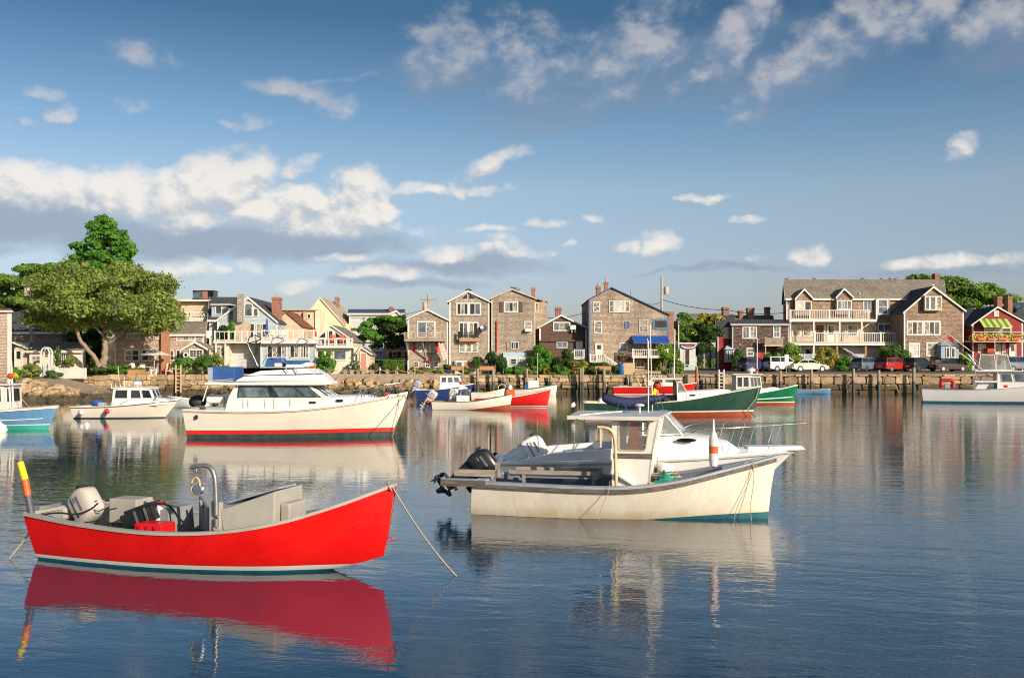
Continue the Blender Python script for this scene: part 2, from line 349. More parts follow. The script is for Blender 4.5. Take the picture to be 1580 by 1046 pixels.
paint('flag_red', (.55, .03, .03), .8); paint('flag_white', (.78, .74, .68), .8); paint('flag_blue', (.03, .05, .2), .8)
paint('door_pink', (.78, .22, .16), .5); paint('door_blue', (.25, .34, .42), .5); paint('barrel_blue', (.02, .12, .30), .4)
paint('bird_dark', (.06, .06, .06), .8); paint('bird_white', (.75, .75, .75), .8); paint('cloth_red', (.55, .02, .03), .8); paint('buoy_white', (.78, .76, .72), .5, .06, 3, .2)
paint('cloth_blue', (.04, .09, .32), .8); paint('tyre_red', (.5, .03, .04), .6); paint('iron_orange', (.42, .15, .06), .7, .2, 4)
for n_, c_ in dict(navy=(.025, .035, .10), white=(.75, .75, .75), silver=(.62, .56, .46), slate=(.13, .16, .21), red=(.42, .02, .02), green=(.02, .04, .045), black=(.012, .014, .018), steelblue=(.10, .14, .20)).items():
    paint('car_' + n_, c_, .25, .05, 1, coat=.6)
paint('lamp_red', (.55, .015, .01), .2); paint('lamp_clear', (.75, .75, .72), .15)


def lobster_hull():
    """white hull paint with the rust-yellow weeping near its waterline and scuffs"""
    m, b, p, o = base('hull_stained'); v = objc(b); s = b.sep(v)
    n1 = b.noise(b.mapv(v, (1.2, 1.2, .5)), 2.2, 6, .65); n2 = b.noise(v, 16, 4, .7)
    c = b.mix(b.ss(n1, .3, .7), (.76, .68, .54), (.82, .76, .64))
    zz = b.m('ADD', s[2], b.m('MULTIPLY', b.m('SUBTRACT', n1, .5), .45))
    c = b.mix(b.m('MULTIPLY', b.ss(zz, .24, -.02), .6), c, (.66, .46, .20))
    n3 = b.noise(b.mapv(v, (5, 5, .5)), 2.0, 5, .6)
    c = b.mix(b.m('MULTIPLY', b.ss(n3, .60, .72), .35), c, (.62, .43, .20))
    c = b.mix(b.m('MULTIPLY', b.ss(n2, .68, .76), .3), c, (.35, .28, .2))
    b.put(p.inputs['Base Color'], c); b.put(p.inputs['Roughness'], b.m('MULTIPLY_ADD', n1, .25, .3))
    bump(b, p, n1, .012)
lobster_hull()

def red_hull():
    m, b, p, o = base('hull_red'); v = objc(b)
    n1 = b.noise(b.mapv(v, (.9, 1, .9)), 1.6, 5, .6); n2 = b.noise(b.mapv(v, (5, 5, 9)), 5.0, 3, .7)
    c = b.mix(b.ss(n1, .3, .75), (.74, .006, .006), (.88, .012, .008))
    c = b.mix(b.m('MULTIPLY', b.ss(n2, .655, .73), .55), c, (.80, .20, .16))
    s = b.sep(v); n3 = b.noise(v, 2.6, 5, .7); c = b.mix(b.m('MULTIPLY', b.ss(n3, .55, .8), .35), c, (.40, .012, .012)); c = b.mix(b.m('MULTIPLY', b.ss(b.m('ADD', s[2], b.m('MULTIPLY', n3, .08)), .20, .12), .35), c, (.30, .03, .02))
    b.put(p.inputs['Base Color'], c); b.put(p.inputs['Roughness'], b.m('MULTIPLY_ADD', n1, .25, .25)); bump(b, p, n1, .010)
    p.inputs['Specular IOR Level'].default_value = .35
red_hull()

def water_mat():
    m, b, p, o = base('water')
    g = b.n('ShaderNodeNewGeometry'); pos = g.outputs['Position']
    big = b.noise(b.mapv(pos, (.05, .028, 1), (3.1, 5.7, 0)), 1.0, 3, .55)
    xs = b.sep(pos)
    right = b.ss(b.m('MULTIPLY_ADD', xs[1], -.10, xs[0]), -8.0, 9.0)
    ruff = b.m('ADD', b.m('MULTIPLY', b.ss(big, .42, .68), .75), b.m('MULTIPLY', right, .55))
    amp = b.m('MULTIPLY_ADD', ruff, .50, .15)
    rot = b.n('ShaderNodeMapping'); b.l(pos, rot.inputs[0]); rot.inputs[2].default_value = (0, 0, R(14))
    w1 = b.noise(b.mapv(rot.outputs[0], (.7, 1.5, 1)), 1.0, 3, .5, .4)
    w2 = b.noise(b.mapv(rot.outputs[0], (2.4, 5.6, 1)), 1.0, 3, .55, .5)
    w3 = b.noise(b.mapv(rot.outputs[0], (8, 17, 1)), 1.0, 2, .5, .3)
    h = b.m('ADD', b.m('MULTIPLY', w1, .024), b.m('ADD', b.m('MULTIPLY', w2, .0085), b.m('MULTIPLY', w3, .0034)))
    w0 = b.noise(b.mapv(rot.outputs[0], (.07, .30, 1)), 1.0, 2, .5)
    h = b.m('MULTIPLY', b.m('MULTIPLY_ADD', w0, .030, h), amp)
    b.put(p.inputs['Base Color'], (.012, .042, .076)); p.inputs['Roughness'].default_value = .015
    p.inputs['IOR'].default_value = 1.64
    bump(b, p, h, 1.0)
water_mat()

def grass_mat():
    m, b, p, o = base('grass_ground')
    pos = b.n('ShaderNodeNewGeometry').outputs['Position']
    n = b.noise(pos, .6, 6, .65); n2 = b.noise(pos, 18, 3, .7)
    c = b.mix(b.ss(n, .35, .7), (.05, .09, .02), (.13, .16, .04)); c = b.mix(b.m('MULTIPLY', n2, .6), c, (.18, .15, .07))
    b.put(p.inputs['Base Color'], c); p.inputs['Roughness'].default_value = .9; bump(b, p, n2, .05)
grass_mat()

# ------------------------------------------------------------------ mesh helpers
ORG = {}                                            # world-built things: origin to subtract

class MB:
    """collects shapes and links them as ONE mesh object"""
    def __init__(s): s.v, s.f, s.mi, s.cur = [], [], [], 0
    def add(s, vs, fs):
        o = len(s.v); s.v += [tuple(p) for p in vs]; s.f += [tuple(i + o for i in f) for f in fs]; s.mi += [s.cur] * len(fs)
        return s
    def box(s, x0, x1, y0, y1, z0, z1):
        return s.add([(x0, y0, z0), (x1, y0, z0), (x1, y1, z0), (x0, y1, z0), (x0, y0, z1), (x1, y0, z1), (x1, y1, z1), (x0, y1, z1)],
                     [(0, 3, 2, 1), (4, 5, 6, 7), (0, 1, 5, 4), (1, 2, 6, 5), (2, 3, 7, 6), (3, 0, 4, 7)])
    def cbox(s, c, sz, rot=(0, 0, 0)):
        M = Matrix.Translation(c) @ (Matrix.Rotation(rot[2], 4, 'Z') @ Matrix.Rotation(rot[1], 4, 'Y') @ Matrix.Rotation(rot[0], 4, 'X'))
        x, y, z = sz[0] / 2, sz[1] / 2, sz[2] / 2
        vs = [M @ Vector(p) for p in [(-x, -y, -z), (x, -y, -z), (x, y, -z), (-x, y, -z), (-x, -y, z), (x, -y, z), (x, y, z), (-x, y, z)]]
        return s.add(vs, [(0, 3, 2, 1), (4, 5, 6, 7), (0, 1, 5, 4), (1, 2, 6, 5), (2, 3, 7, 6), (3, 0, 4, 7)])
    def extr(s, pts, vec):
        n = len(pts); vec = Vector(vec); vs = [Vector(p) for p in pts] + [Vector(p) + vec for p in pts]
        fs = [tuple(range(n - 1, -1, -1)), tuple(range(n, 2 * n))] + [(i, (i + 1) % n, (i + 1) % n + n, i + n) for i in range(n)]
        return s.add(vs, fs)
    def loft(s, rings, closed=True, cap0=True, cap1=True):
        n = len(rings[0]); vs = [p for r in rings for p in r]; fs = []
        for k in range(len(rings) - 1):
            for i in range(n if closed else n - 1):
                j = (i + 1) % n; fs.append((k * n + i, k * n + j, (k + 1) * n + j, (k + 1) * n + i))
        if closed and cap0: fs.append(tuple(range(n - 1, -1, -1)))
        if closed and cap1: fs.append(tuple(range((len(rings) - 1) * n, len(rings) * n)))
        return s.add(vs, fs)
    def tube(s, pts, r, seg=6):
        P = [Vector(p) for p in pts]; rings = []; up = Vector((0, 0, 1))
        for i, p in enumerate(P):
            t = (P[min(i + 1, len(P) - 1)] - P[max(i - 1, 0)])
            if t.length < 1e-9: t = Vector((0, 0, 1))
            t.normalize(); a = t.cross(up)
            if a.length < 1e-3: a = t.cross(Vector((1, 0, 0)))
            a.normalize(); c = a.cross(t); rr = r[i] if isinstance(r, (list, tuple)) else r
            rings.append([p + (a * math.cos(k * 2 * math.pi / seg) + c * math.sin(k * 2 * math.pi / seg)) * rr for k in range(seg)])
        return s.loft(rings)
    def lathe(s, prof, c=(0, 0, 0), seg=14, M=None):
        M = M or Matrix.Identity(4); c = Vector(c)
        rings = [[c + (M @ Vector((r * math.cos(k * 2 * math.pi / seg), r * math.sin(k * 2 * math.pi / seg), z))) for k in range(seg)] for r, z in prof]
        return s.loft(rings)
    def ball(s, c, r, seg=12, ring=8, sq=(1, 1, 1)):
        rings = []
        for i in range(ring + 1):
            a = -math.pi / 2 + math.pi * i / ring; rr = max(math.cos(a), 1e-3)
            rings.append([(c[0] + r * sq[0] * rr * math.cos(k * 2 * math.pi / seg), c[1] + r * sq[1] * rr * math.sin(k * 2 * math.pi / seg), c[2] + r * sq[2] * math.sin(a)) for k in range(seg)])
        return s.loft(rings)
    def build(s, name, mat, parent=None, smooth=None, bevel=0.0, kind=None, label=None):
        me = bpy.data.meshes.new(name)
        o = ORG.get(parent.name) if parent is not None else None
        vs = s.v if o is None else [(p[0] - o[0], p[1] - o[1], p[2] - o[2]) for p in s.v]
        me.from_pydata(vs, [], s.f)
        for mm in (mat if isinstance(mat, (list, tuple)) else [mat]): me.materials.append(MATS[mm])
        if any(s.mi): me.polygons.foreach_set('material_index', s.mi)
        if smooth is not None:
            me.polygons.foreach_set('use_smooth', [True] * len(me.polygons)); me.set_sharp_from_angle(angle=R(smooth))
        me.update()
        ob = bpy.data.objects.new(name, me); COL.objects.link(ob)
        if parent is not None:
            ob.parent = parent
            if o is not None: ORG[ob.name] = o
        if bevel:
            bm = ob.modifiers.new('bevel', 'BEVEL'); bm.width = bevel; bm.segments = 2; bm.limit_method = 'ANGLE'; bm.angle_limit = R(40)
        if kind: ob['kind'] = kind
        if label: ob['label'] = label
        return ob


def thing(name, label, cat, loc=(0, 0, 0), rz=0.0, group=None, world=False, kind=None):
    o = bpy.data.objects.new(name, None); COL.objects.link(o); o.empty_display_size = .3
    o.location = loc; o.rotation_euler = (0, 0, rz); o['label'] = label; o['category'] = cat; o['kind'] = kind or 'thing'
    if group: o['group'] = group
    if world: ORG[o.name] = Vector(loc)
    return o

def tag(o, label, cat, group=None, kind='thing'):
    o['label'] = label; o['category'] = cat; o['kind'] = kind
    if group: o['group'] = group
    return o

def struct(o): o['kind'] = 'structure'; return o

def recentre(o):
    """move a world-built single-mesh thing's origin to its base"""
    co = np.empty(len(o.data.vertices) * 3); o.data.vertices.foreach_get('co', co); co = co.reshape(-1, 3)
    c = np.array([(co[:, 0].min() + co[:, 0].max()) / 2, (co[:, 1].min() + co[:, 1].max()) / 2, co[:, 2].min()])
    o.data.vertices.foreach_set('co', (co - c).ravel()); o.location = tuple(c); o.data.update()
    return o

def copy_tree(o, parent=None):
    c = o.copy(); COL.objects.link(c)
    if parent is not None: c.parent = parent
    for ch in list(o.children): copy_tree(ch, c)
    return c

def spl(pts):
    """smooth 1-D curve through (t, value) points"""
    ts = [p[0] for p in pts]; vs = [p[1] for p in pts]; n = len(pts)
    d = []
    for i in range(n):
        a, c = max(i - 1, 0), min(i + 1, n - 1); d.append((vs[c] - vs[a]) / (ts[c] - ts[a]))
    def f(t):
        t = min(max(t, ts[0]), ts[-1]); i = 0
        while i < n - 2 and t > ts[i + 1]: i += 1
        h = ts[i + 1] - ts[i]; u = (t - ts[i]) / h
        return ((2 * u**3 - 3 * u**2 + 1) * vs[i] + (u**3 - 2 * u**2 + u) * h * d[i] + (-2 * u**3 + 3 * u**2) * vs[i + 1] + (u**3 - u**2) * h * d[i + 1])
    return f

def wx(px, Y): return (px - CX) / FPX * Y
def wz(py, Y): return CAMZ - (py - HY) / FPX * Y

class View:
    """an enlarged crop of the photo: origin and scale, so that sizes read there become metres at a depth"""
    def __init__(s, ox, oy, k): s.ox, s.oy, s.k = ox, oy, k
    def x(s, a, Y): return wx(s.ox + a / s.k, Y)
    def z(s, b, Y): return wz(s.oy + b / s.k, Y)
VA = View(160, 420, 5.811); VB = View(320, 430, 6.539); VC = View(460, 440, 6.539); VD = View(0, 440, 5.229)
V3 = View(600, 430, 4.185); V4 = View(880, 420, 4.358); V5 = View(1190, 410, 4.051); VP = View(0, 0, 1.0)

# ------------------------------------------------------------------ building helpers
def window(house, x0, x1, z0, z1, Y, nx=1, nz=1, frame='trim_white', pane='glass_dark', fw=.10, mun=(0, 0), name='window'):
    """front-facing window: casing and sashes in one frame, each pane a sub-part"""
    mb = MB(); y0, y1 = Y - .07, Y - .004
    mb.box(x0 - fw, x0, y0, y1, z0 - fw, z1 + fw); mb.box(x1, x1 + fw, y0, y1, z0 - fw, z1 + fw)
    mb.box(x0, x1, y0, y1, z1, z1 + fw); mb.box(x0, x1, y0 - .03, y1, z0 - fw, z0)
    s = fw * .55
    xs = [x0 + (x1 - x0) * i / nx for i in range(nx + 1)]; zs = [z0 + (z1 - z0) * i / nz for i in range(nz + 1)]
    for x in xs[1:-1]: mb.box(x - s / 2, x + s / 2, Y - .055, y1, z0, z1)
    for i in range(nx):
        for z in zs[1:-1]: mb.box(xs[i] + (s / 2 if i else 0), xs[i + 1] - (s / 2 if i < nx - 1 else 0), Y - .05, y1, z - s / 2, z + s / 2)
    for i in range(nx):
        for k in range(1, mun[0]):
            x = xs[i] + (xs[i + 1] - xs[i]) * k / mun[0]; mb.box(x - .02, x + .02, Y - .045, Y - .02, z0, z1)
    for k in range(1, mun[1]):
        z = z0 + (z1 - z0) * k / mun[1]; mb.box(x0, x1, Y - .044, Y - .021, z - .02, z + .02)
    f = mb.build(name, frame, house)
    pl = pane if isinstance(pane, (list, tuple)) else [pane]
    for i in range(nx):
        p = MB(); p.box(xs[i] + .004, xs[i + 1] - .004, Y - .028, Y - .016, z0 + .004, z1 - .004)
        p.build('pane', pl[i % len(pl)], f)
    return f

def win(house, V, a0, a1, b0, b1, Y, **k):
    x0, x1 = V.x(a0, Y), V.x(a1, Y); z1, z0 = V.z(b0, Y), V.z(b1, Y); fw = k.pop('fw', .10)
    return window(house, x0 + fw, x1 - fw, z0 + fw, z1 - fw, Y, fw=fw, **k)

def door(house, V, a0, a1, b0, b1, Y, mat='glass_dark', frame='trim_white', light=True):
    x0, x1 = V.x(a0, Y), V.x(a1, Y); z1, z0 = V.z(b0, Y), V.z(b1, Y); fw = .1
    d = MB(); d.box(x0 + fw, x1 - fw, Y - .045, Y - .005, z0, z1 - fw); do = d.build('door', mat, house)
    f = MB(); f.box(x0, x0 + fw, Y - .08, Y - .004, z0, z1); f.box(x1 - fw, x1, Y - .08, Y - .004, z0, z1); f.box(x0 + fw, x1 - fw, Y - .08, Y - .004, z1 - fw, z1)
    f.build('door_frame', frame, do)
    k = MB(); k.ball((x1 - fw - .1, Y - .075, z0 + (z1 - z0) * .45), .035, 8, 5); k.build('handle', 'steel', do)
    if light:
        g = MB(); g.box(x0 + fw + .12, x1 - fw - .12, Y - .055, Y - .047, z0 + (z1 - z0) * .45, z1 - fw - .12); g.build('pane', 'glass_dark', do)
    return do

def roof_pair(house, xl, zl, ax, az, xr, zr, y0, y1, mat, t=.14, oh=.22, trim=None, th=.20, front=True):
    for (ex, ez) in ((xl, zl), (xr, zr)):
        dx, dz = ex - ax, ez - az; L = math.hypot(dx, dz); ex2, ez2 = ex + dx / L * oh, ez + dz / L * oh
        mb = MB(); mb.extr([(ax, y0, az + .01), (ex2, y0, ez2 + .01), (ex2, y0, ez2 + t), (ax, y0, az + t)], (0, y1 - y0, 0))
        r = mb.build('roof', mat, house)
        if trim:
            tb = MB(); tb.extr([(ax, y0 - .035, az + t - th - .06), (ex2, y0 - .035, ez2 + t - th), (ex2, y0 - .035, ez2 + t + .015), (ax, y0 - .035, az + t + .015)], (0, .032, 0))
            tb.build('rake_board', trim, r)

def chimney(house, x0, x1, y0, y1, z0, z1, mat='brick_red', pots=True):
    mb = MB(); mb.box(x0, x1, y0, y1, z0, z1 - .25); c = mb.build('chimney', mat, house)
    cb = MB(); cb.box(x0 - .06, x1 + .06, y0 - .06, y1 + .06, z1 - .25, z1 - .08); cb.box(x0 - .01, x1 + .01, y0 - .01, y1 + .01, z1 - .08, z1 + .05)
    cb.build('chimney_cap', mat, c)
    if pots:
        p = MB(); cx, cy = (x0 + x1) / 2, (y0 + y1) / 2
        p.lathe([(.13, 0), (.11, .3), (.13, .32), (.09, .33)], (cx, cy, z1 + .05), 8); p.build('chimney_pot', 'trim_grey', c)
    return c

def gable(label, V, Y, xl, xr, el, er, ax, ay, depth, wall, roof, trim='trim_white', name='gable_house', cat='house', zb=1.5, oh=.22, corner=True, ytrim=.13, group=None, fo=.2):
    X0, X1, AX = V.x(xl, Y), V.x(xr, Y), V.x(ax, Y); ZL, ZR, AZ = V.z(el, Y), V.z(er, Y), V.z(ay, Y)
    h = thing(name, label, cat, ((X0 + X1) / 2, Y, zb), 0, group, world=True)
    mb = MB(); mb.extr([(X0, Y, zb), (X1, Y, zb), (X1, Y, ZR), (AX, Y, AZ), (X0, Y, ZL)], (0, depth, 0)); mb.build('wall', wall, h)
    roof_pair(h, X0, ZL, AX, AZ, X1, ZR, Y - fo, Y + depth + .2, roof, trim=trim, oh=oh, th=ytrim)
    if corner:
        for x0, x1, zt in ((X0 - .02, X0 + .15, ZL - .05), (X1 - .15, X1 + .02, ZR - .05)):
            c = MB(); c.box(x0, x1, Y - .03, Y + .15, zb, zt); c.build('corner_board', trim, h)
    return h

def ridge_house(label, V, Y, xl, xr, eave, ridge, depth, wall, roof, trim='trim_white', name='house', cat='house', zb=1.5, oh=.3, xo=.2, corner=True, ray=.85):
    X0, X1 = V.x(xl, Y), V.x(xr, Y); ZE = V.z(eave, Y); ZR = V.z(ridge, Y + depth / 2); ym = Y + depth / 2
    h = thing(name, label, cat, ((X0 + X1) / 2, Y, zb), 0, None, world=True)
    E = lambda X, y: X * (1 + ray * (y / Y - 1))
    mb = MB(); mb.loft([[(E(X, y), y, z) for y, z in ((Y, zb), (Y + depth, zb), (Y + depth, ZE), (ym, ZR), (Y, ZE))] for X in (X0, X1)]); mb.build('wall', wall, h)
    for sgn in (-1, 1):
        dz = (ZR - ZE) / (depth / 2) * oh; ye = ym + sgn * (depth / 2 + oh)
        r = MB(); r.loft([[(E(X, y), y, z) for y, z in ((ym, ZR + .01), (ye, ZE - dz + .01), (ye, ZE - dz + .13), (ym, ZR + .13))] for X in (X0 - xo, X1 + xo)])
        ro = r.build('roof', roof, h)
        if sgn < 0 and trim:
            t = MB(); t.box(X0 - xo, X1 + xo, ye - .035, ye - .002, ZE - dz - .10, ZE - dz + .135); t.build('eave_board', trim, ro)
            for xx in (X0 - xo - .034, X1 + xo + .002):
                t = MB(); t.extr([(E(xx, ym), ym, ZR - .08), (E(xx, ye), ye, ZE - dz - .08), (E(xx, ye), ye, ZE - dz + .14), (E(xx, ym), ym, ZR + .14)], (.032, 0, 0)); t.build('rake_board', trim, ro)
    if corner:
        for x0, x1 in ((X0 - .02, X0 + .14), (X1 - .14, X1 + .02)):
            c = MB(); c.box(x0, x1, Y - .03, Y + .14, zb, ZE - .14); c.build('corner_board', trim, h)
    return h

def railing(parent, x0, x1, y, z0, z1, post_xs, mat='trim_white', gap=.16, top=.09, name='railing'):
    """posts are parts; the thin balusters too small to pick apart are joined"""
    for x in post_xs:
        p = MB(); p.box(x - .07, x + .07, y - .07, y + .07, z0, z1 + .08); p.build('post', mat, parent)
    r = MB(); r.box(x0, x1, y - .05, y + .05, z1 - top, z1); r.box(x0, x1, y - .035, y + .035, z0 + .08, z0 + .15); r.build(name, mat, parent)
    n = int((x1 - x0) / gap); bl = MB()
    for i in range(1, n):
        x = x0 + (x1 - x0) * i / n; bl.box(x - .025, x + .025, y - .02, y + .02, z0 + .15, z1 - top)
    bl.build('balusters', mat, parent, kind='stuff')

def side_railing(parent, x, y0, y1, z0, z1, mat='trim_white'):
    r = MB(); r.box(x - .05, x + .05, y0, y1, z1 - .09, z1); r.box(x - .035, x + .035, y0, y1, z0 + .08, z0 + .15); r.build('railing', mat, parent)
    n = max(2, int((y1 - y0) / .2)); bl = MB()
    for i in range(1, n):
        y = y0 + (y1 - y0) * i / n; bl.box(x - .02, x + .02, y - .025, y + .025, z0 + .15, z1 - .09)
    bl.build('balusters', mat, parent, kind='stuff')

# ------------------------------------------------------------------ plants
def leaf_cloud(rng, clumps, n, size, flat=.5, shell=.55):
    """n leaf quads spread through ellipsoid clumps [(c, r)], denser near each clump's skin"""
    g = np.random.default_rng(rng.randrange(1 << 30))
    vol = np.array([max(r[0] * r[1] * r[2], 1e-4) ** .72 for c, r in clumps]); vol /= vol.sum()
    idx = g.choice(len(clumps), n, p=vol)
    C = np.array([c for c, r in clumps])[idx]; RR = np.array([r for c, r in clumps])[idx]
    dv = g.normal(size=(n, 3)); dv /= np.linalg.norm(dv, axis=1)[:, None]
    rad = shell + (1 - shell) * g.random(n) ** .6
    rad *= 1 + .17 * g.normal(size=n)
    P = C + dv * RR * rad[:, None]
    nrm = dv * 1.0 + g.normal(size=(n, 3)) * .5; nrm[:, 2] += flat * .25; nrm /= np.linalg.norm(nrm, axis=1)[:, None]
    a = np.cross(nrm, g.normal(size=(n, 3))); a /= np.linalg.norm(a, axis=1)[:, None]; b = np.cross(nrm, a)
    s = size * (.55 + .9 * g.random(n))[:, None]
    V = np.stack([P - a * s, P + b * s * .55 + nrm * s * .12, P + a * s, P - b * s * .55 + nrm * s * .12], 1).reshape(-1, 3)
    return V

def leaf_obj(name, V, mat, parent, kind=None):
    o = ORG.get(parent.name)
    if o is not None: V = V - np.array(o)
    n = len(V) // 4; me = bpy.data.meshes.new(name)
    me.vertices.add(len(V)); me.vertices.foreach_set('co', V.ravel().astype(np.float32))
    me.loops.add(len(V)); me.loops.foreach_set('vertex_index', np.arange(len(V), dtype=np.int32))
    me.polygons.add(n); me.polygons.foreach_set('loop_start', np.arange(0, len(V), 4, dtype=np.int32)); me.polygons.foreach_set('loop_total', np.full(n, 4, dtype=np.int32))
    me.materials.append(MATS[mat]); me.update(); me.validate()
    ob = bpy.data.objects.new(name, me); COL.objects.link(ob); ob.parent = parent
    if kind: ob['kind'] = kind
    return ob

def blobs(rng, c, r, n, k=.42, low=-.6):
    """n clumps spread over an ellipsoid's outer half"""
    out = []
    for _ in range(n):
        while True:
            v = Vector((rng.gauss(0, 1), rng.gauss(0, 1), rng.gauss(0, 1))).normalized()
            if v.z > low: break
        q = .55 + .4 * rng.random(); kk = k * (.6 + .8 * rng.random())
        out.append(((c[0] + v.x * r[0] * q, c[1] + v.y * r[1] * q, c[2] + v.z * r[2] * q), (r[0] * kk, r[1] * kk, r[2] * kk * .8)))
    return out

def bush(label, cx, cy, z0, w, h, mat='leaf_mid', seed=1, dens=1.0, name='shrub', cat='shrub', leaf=.14, group=None, flowers=None, d=None):
    rng = random.Random(seed); t = thing(name, label, cat, (cx, cy, z0), 0, group, world=True)
    d = d or w * .8
    cl = blobs(rng, (cx, cy, z0 + h * .46), (w / 2, d / 2, h * .54), 17, .33, -.8)
    n = int(950 * dens * max(w * h, .4) ** .8 / (leaf / .14) ** 1.4)
    leaf_obj('foliage', leaf_cloud(rng, cl, n, leaf), mat, t)
    st = MB()
    for _ in range(5):
        a = rng.random() * 6.3; st.tube([(cx, cy, z0 - .1), (cx + math.cos(a) * w * .12, cy + math.sin(a) * d * .12, z0 + h * .35), (cx + math.cos(a) * w * .3, cy + math.sin(a) * d * .3, z0 + h * .7)], [.05, .035, .012], 5)
    st.build('stem', 'bark', t)
    if flowers: leaf_obj('blossom', leaf_cloud(rng, cl, int(n * .16), leaf * .8, .6, .95), flowers, t)
    return t

def tree(label, base_, limbs, clumps, n, mat, seed=1, leaf=.26, name='leafy_tree', mat2=None, frac=.5, shell=.45, flat=.5):
    """limbs: list of (points, radii); clumps: foliage ellipsoids"""
    rng = random.Random(seed); t = thing(name, label, 'tree', base_, 0, None, world=True)
    for i, (pts, rad) in enumerate(limbs):
        mb = MB(); P = [Vector(p) for p in pts]
        Q = []; RR = []
        for a in range(len(P) - 1):
            for q in range(4):
                u = q / 4; w = P[a].lerp(P[a + 1], u) + Vector((rng.gauss(0, .05), rng.gauss(0, .05), 0)) * (0 if a == 0 and q == 0 else 1); Q.append(w); RR.append(rad[a] + (rad[a + 1] - rad[a]) * u)
        Q.append(P[-1]); RR.append(rad[-1]); mb.tube(Q, RR, 8)
        mb.build('trunk' if i == 0 else 'limb', 'bark', t, smooth=60)
    leaf_obj('crown', leaf_cloud(rng, clumps, n, leaf, flat, shell), mat, t)
    if mat2: leaf_obj('crown', leaf_cloud(rng, clumps, int(n * frac), leaf, flat, .85), mat2, t)
    return t

# ------------------------------------------------------------------ water and land
mb = MB(); mb.add([(-1500, -40, 0), (1500, -40, 0), (1500, 400, 0), (-1500, 400, 0)], [(0, 1, 2, 3)])
struct(mb.build('water', 'water'))

def shore_y(x):
    return 105.35 if x > -29.6 else (102.35 if x > -41.4 else (98.3 if x > -45.2 else 84.5))
def gz(x, y):
    z = 2.0 + .02 * min(max(y - 107, 0), 20)
    k = min(max((-8 - x) / 14, 0), 1)
    z += k * min(max(y - 114, 0) * .11, 6.0)
    if x < -41.4: z -= .25 * min(max((102 - y) / 6, 0), 1)
    return z
xs = [-1500, -700, -300, -150, -100, -75, -60] + list(np.arange(-52, -45.4, 1.5)) + [-45.25, -45.15, -44, -43, -42.2, -41.45, -41.35, -38, -34, -30, -29.65, -29.55] + list(np.arange(-28, 75, 3.0)) + [90, 130, 200, 400, 800, 1500]
fr = [0, 0, .01, .02, .04, .07, .1, .14, .18, .24, .3, .4, .55, .75, 1.0, 1.5, 2.2, 4, 9, 30, 120, 300]
rows = []
for k, f in enumerate(fr):
    r = []
    for x in xs:
        s = shore_y(x); y = s + f * 12.0 if f <= 1 else 117.0 + (f - 1) * 12
        r.append((x, y, -1.0 if k == 0 else gz(x, y)))
    rows.append(r)
mb = MB(); mb.loft(rows, closed=False); struct(mb.build('ground', 'grass_ground'))
# asphalt street behind the wall on the right, and the cap along the wall's edge
rx = np.linspace(16.5, 110, 24); ry = np.linspace(105.9, 121.0, 8)
mb = MB(); mb.loft([[(x, y, gz(x, y) + .012) for x in rx] for y in ry], closed=False); struct(mb.build('road', 'asphalt'))
mb = MB(); mb.box(16.4, 110, 105.30, 105.86, 1.9, 2.05); struct(mb.build('kerb', 'concrete'))
mb = MB()                                                          # gravel yard between the left houses and their wall
mb.loft([[(x, y, gz(x, y) + .012) for x in np.linspace(-41.2, -11, 12)] for y in np.linspace(105.6, 110, 4)], closed=False)
struct(mb.build('path', 'soil'))

# boat ramp on the left
A, B_, C_, D_ = (wx(28, 90), 89.5, 1.62), (wx(150, 88), 87.5, -.12), (wx(186, 97), 97, .22), (wx(98, 98), 98.0, 1.80)
mb = MB(); mb.extr([A, B_, C_, D_], (0, 0, -1.2)); o = mb.build('boat_ramp', 'ramp_concrete'); recentre(o)
tag(o, 'pale concrete boat ramp sloping down into the water below the picket fence', 'boat ramp')

# ------------------------------------------------------------------ stones
def stone_meshes(prefix, mats, count, seed, round_=.12, jit=.07):
    rng = random.Random(seed); out = []
    for i in range(count):
        n = 3; grid = {}; vs = []; fs = []
        def vid(p):
            k = tuple(p)
            if k not in grid:
                q = Vector((p[0] / (n - 1) * 2 - 1, p[1] / (n - 1) * 2 - 1, p[2] / (n - 1) * 2 - 1))
                nz = sum(1 for c in p if c in (0, n - 1))
                s = {3: 1 - round_, 2: 1 - round_ * .35, 1: 1.0, 0: 1}[nz]
                q = q * s; q = Vector((q.x + rng.gauss(0, jit), q.y + rng.gauss(0, jit), q.z + rng.gauss(0, jit))) * .5
                grid[k] = len(vs); vs.append(tuple(q))
            return grid[k]
        for ax in range(3):
            for s in (0, n - 1):
                for a in range(n - 1):
                    for b in range(n - 1):
                        q = []
                        for da, db in ((0, 0), (1, 0), (1, 1), (0, 1)):
                            p = [0, 0, 0]; p[ax] = s; p[(ax + 1) % 3] = a + da; p[(ax + 2) % 3] = b + db; q.append(vid(p))
                        fs.append(tuple(q if s else q[::-1]))
        me = bpy.data.meshes.new(prefix); me.from_pydata(vs, [], fs); me.materials.append(MATS[mats[i % len(mats)]])
        me.polygons.foreach_set('use_smooth', [True] * len(me.polygons)); me.set_sharp_from_angle(angle=R(50)); me.update(); out.append(me)
    return out

def lay(parent, me, loc, sc, rot=(0, 0, 0)):
    o = bpy.data.objects.new('stone', me); COL.objects.link(o); o.parent = parent
    o.location = Vector(loc) - parent.location; o.scale = sc; o.rotation_euler = rot
    return o

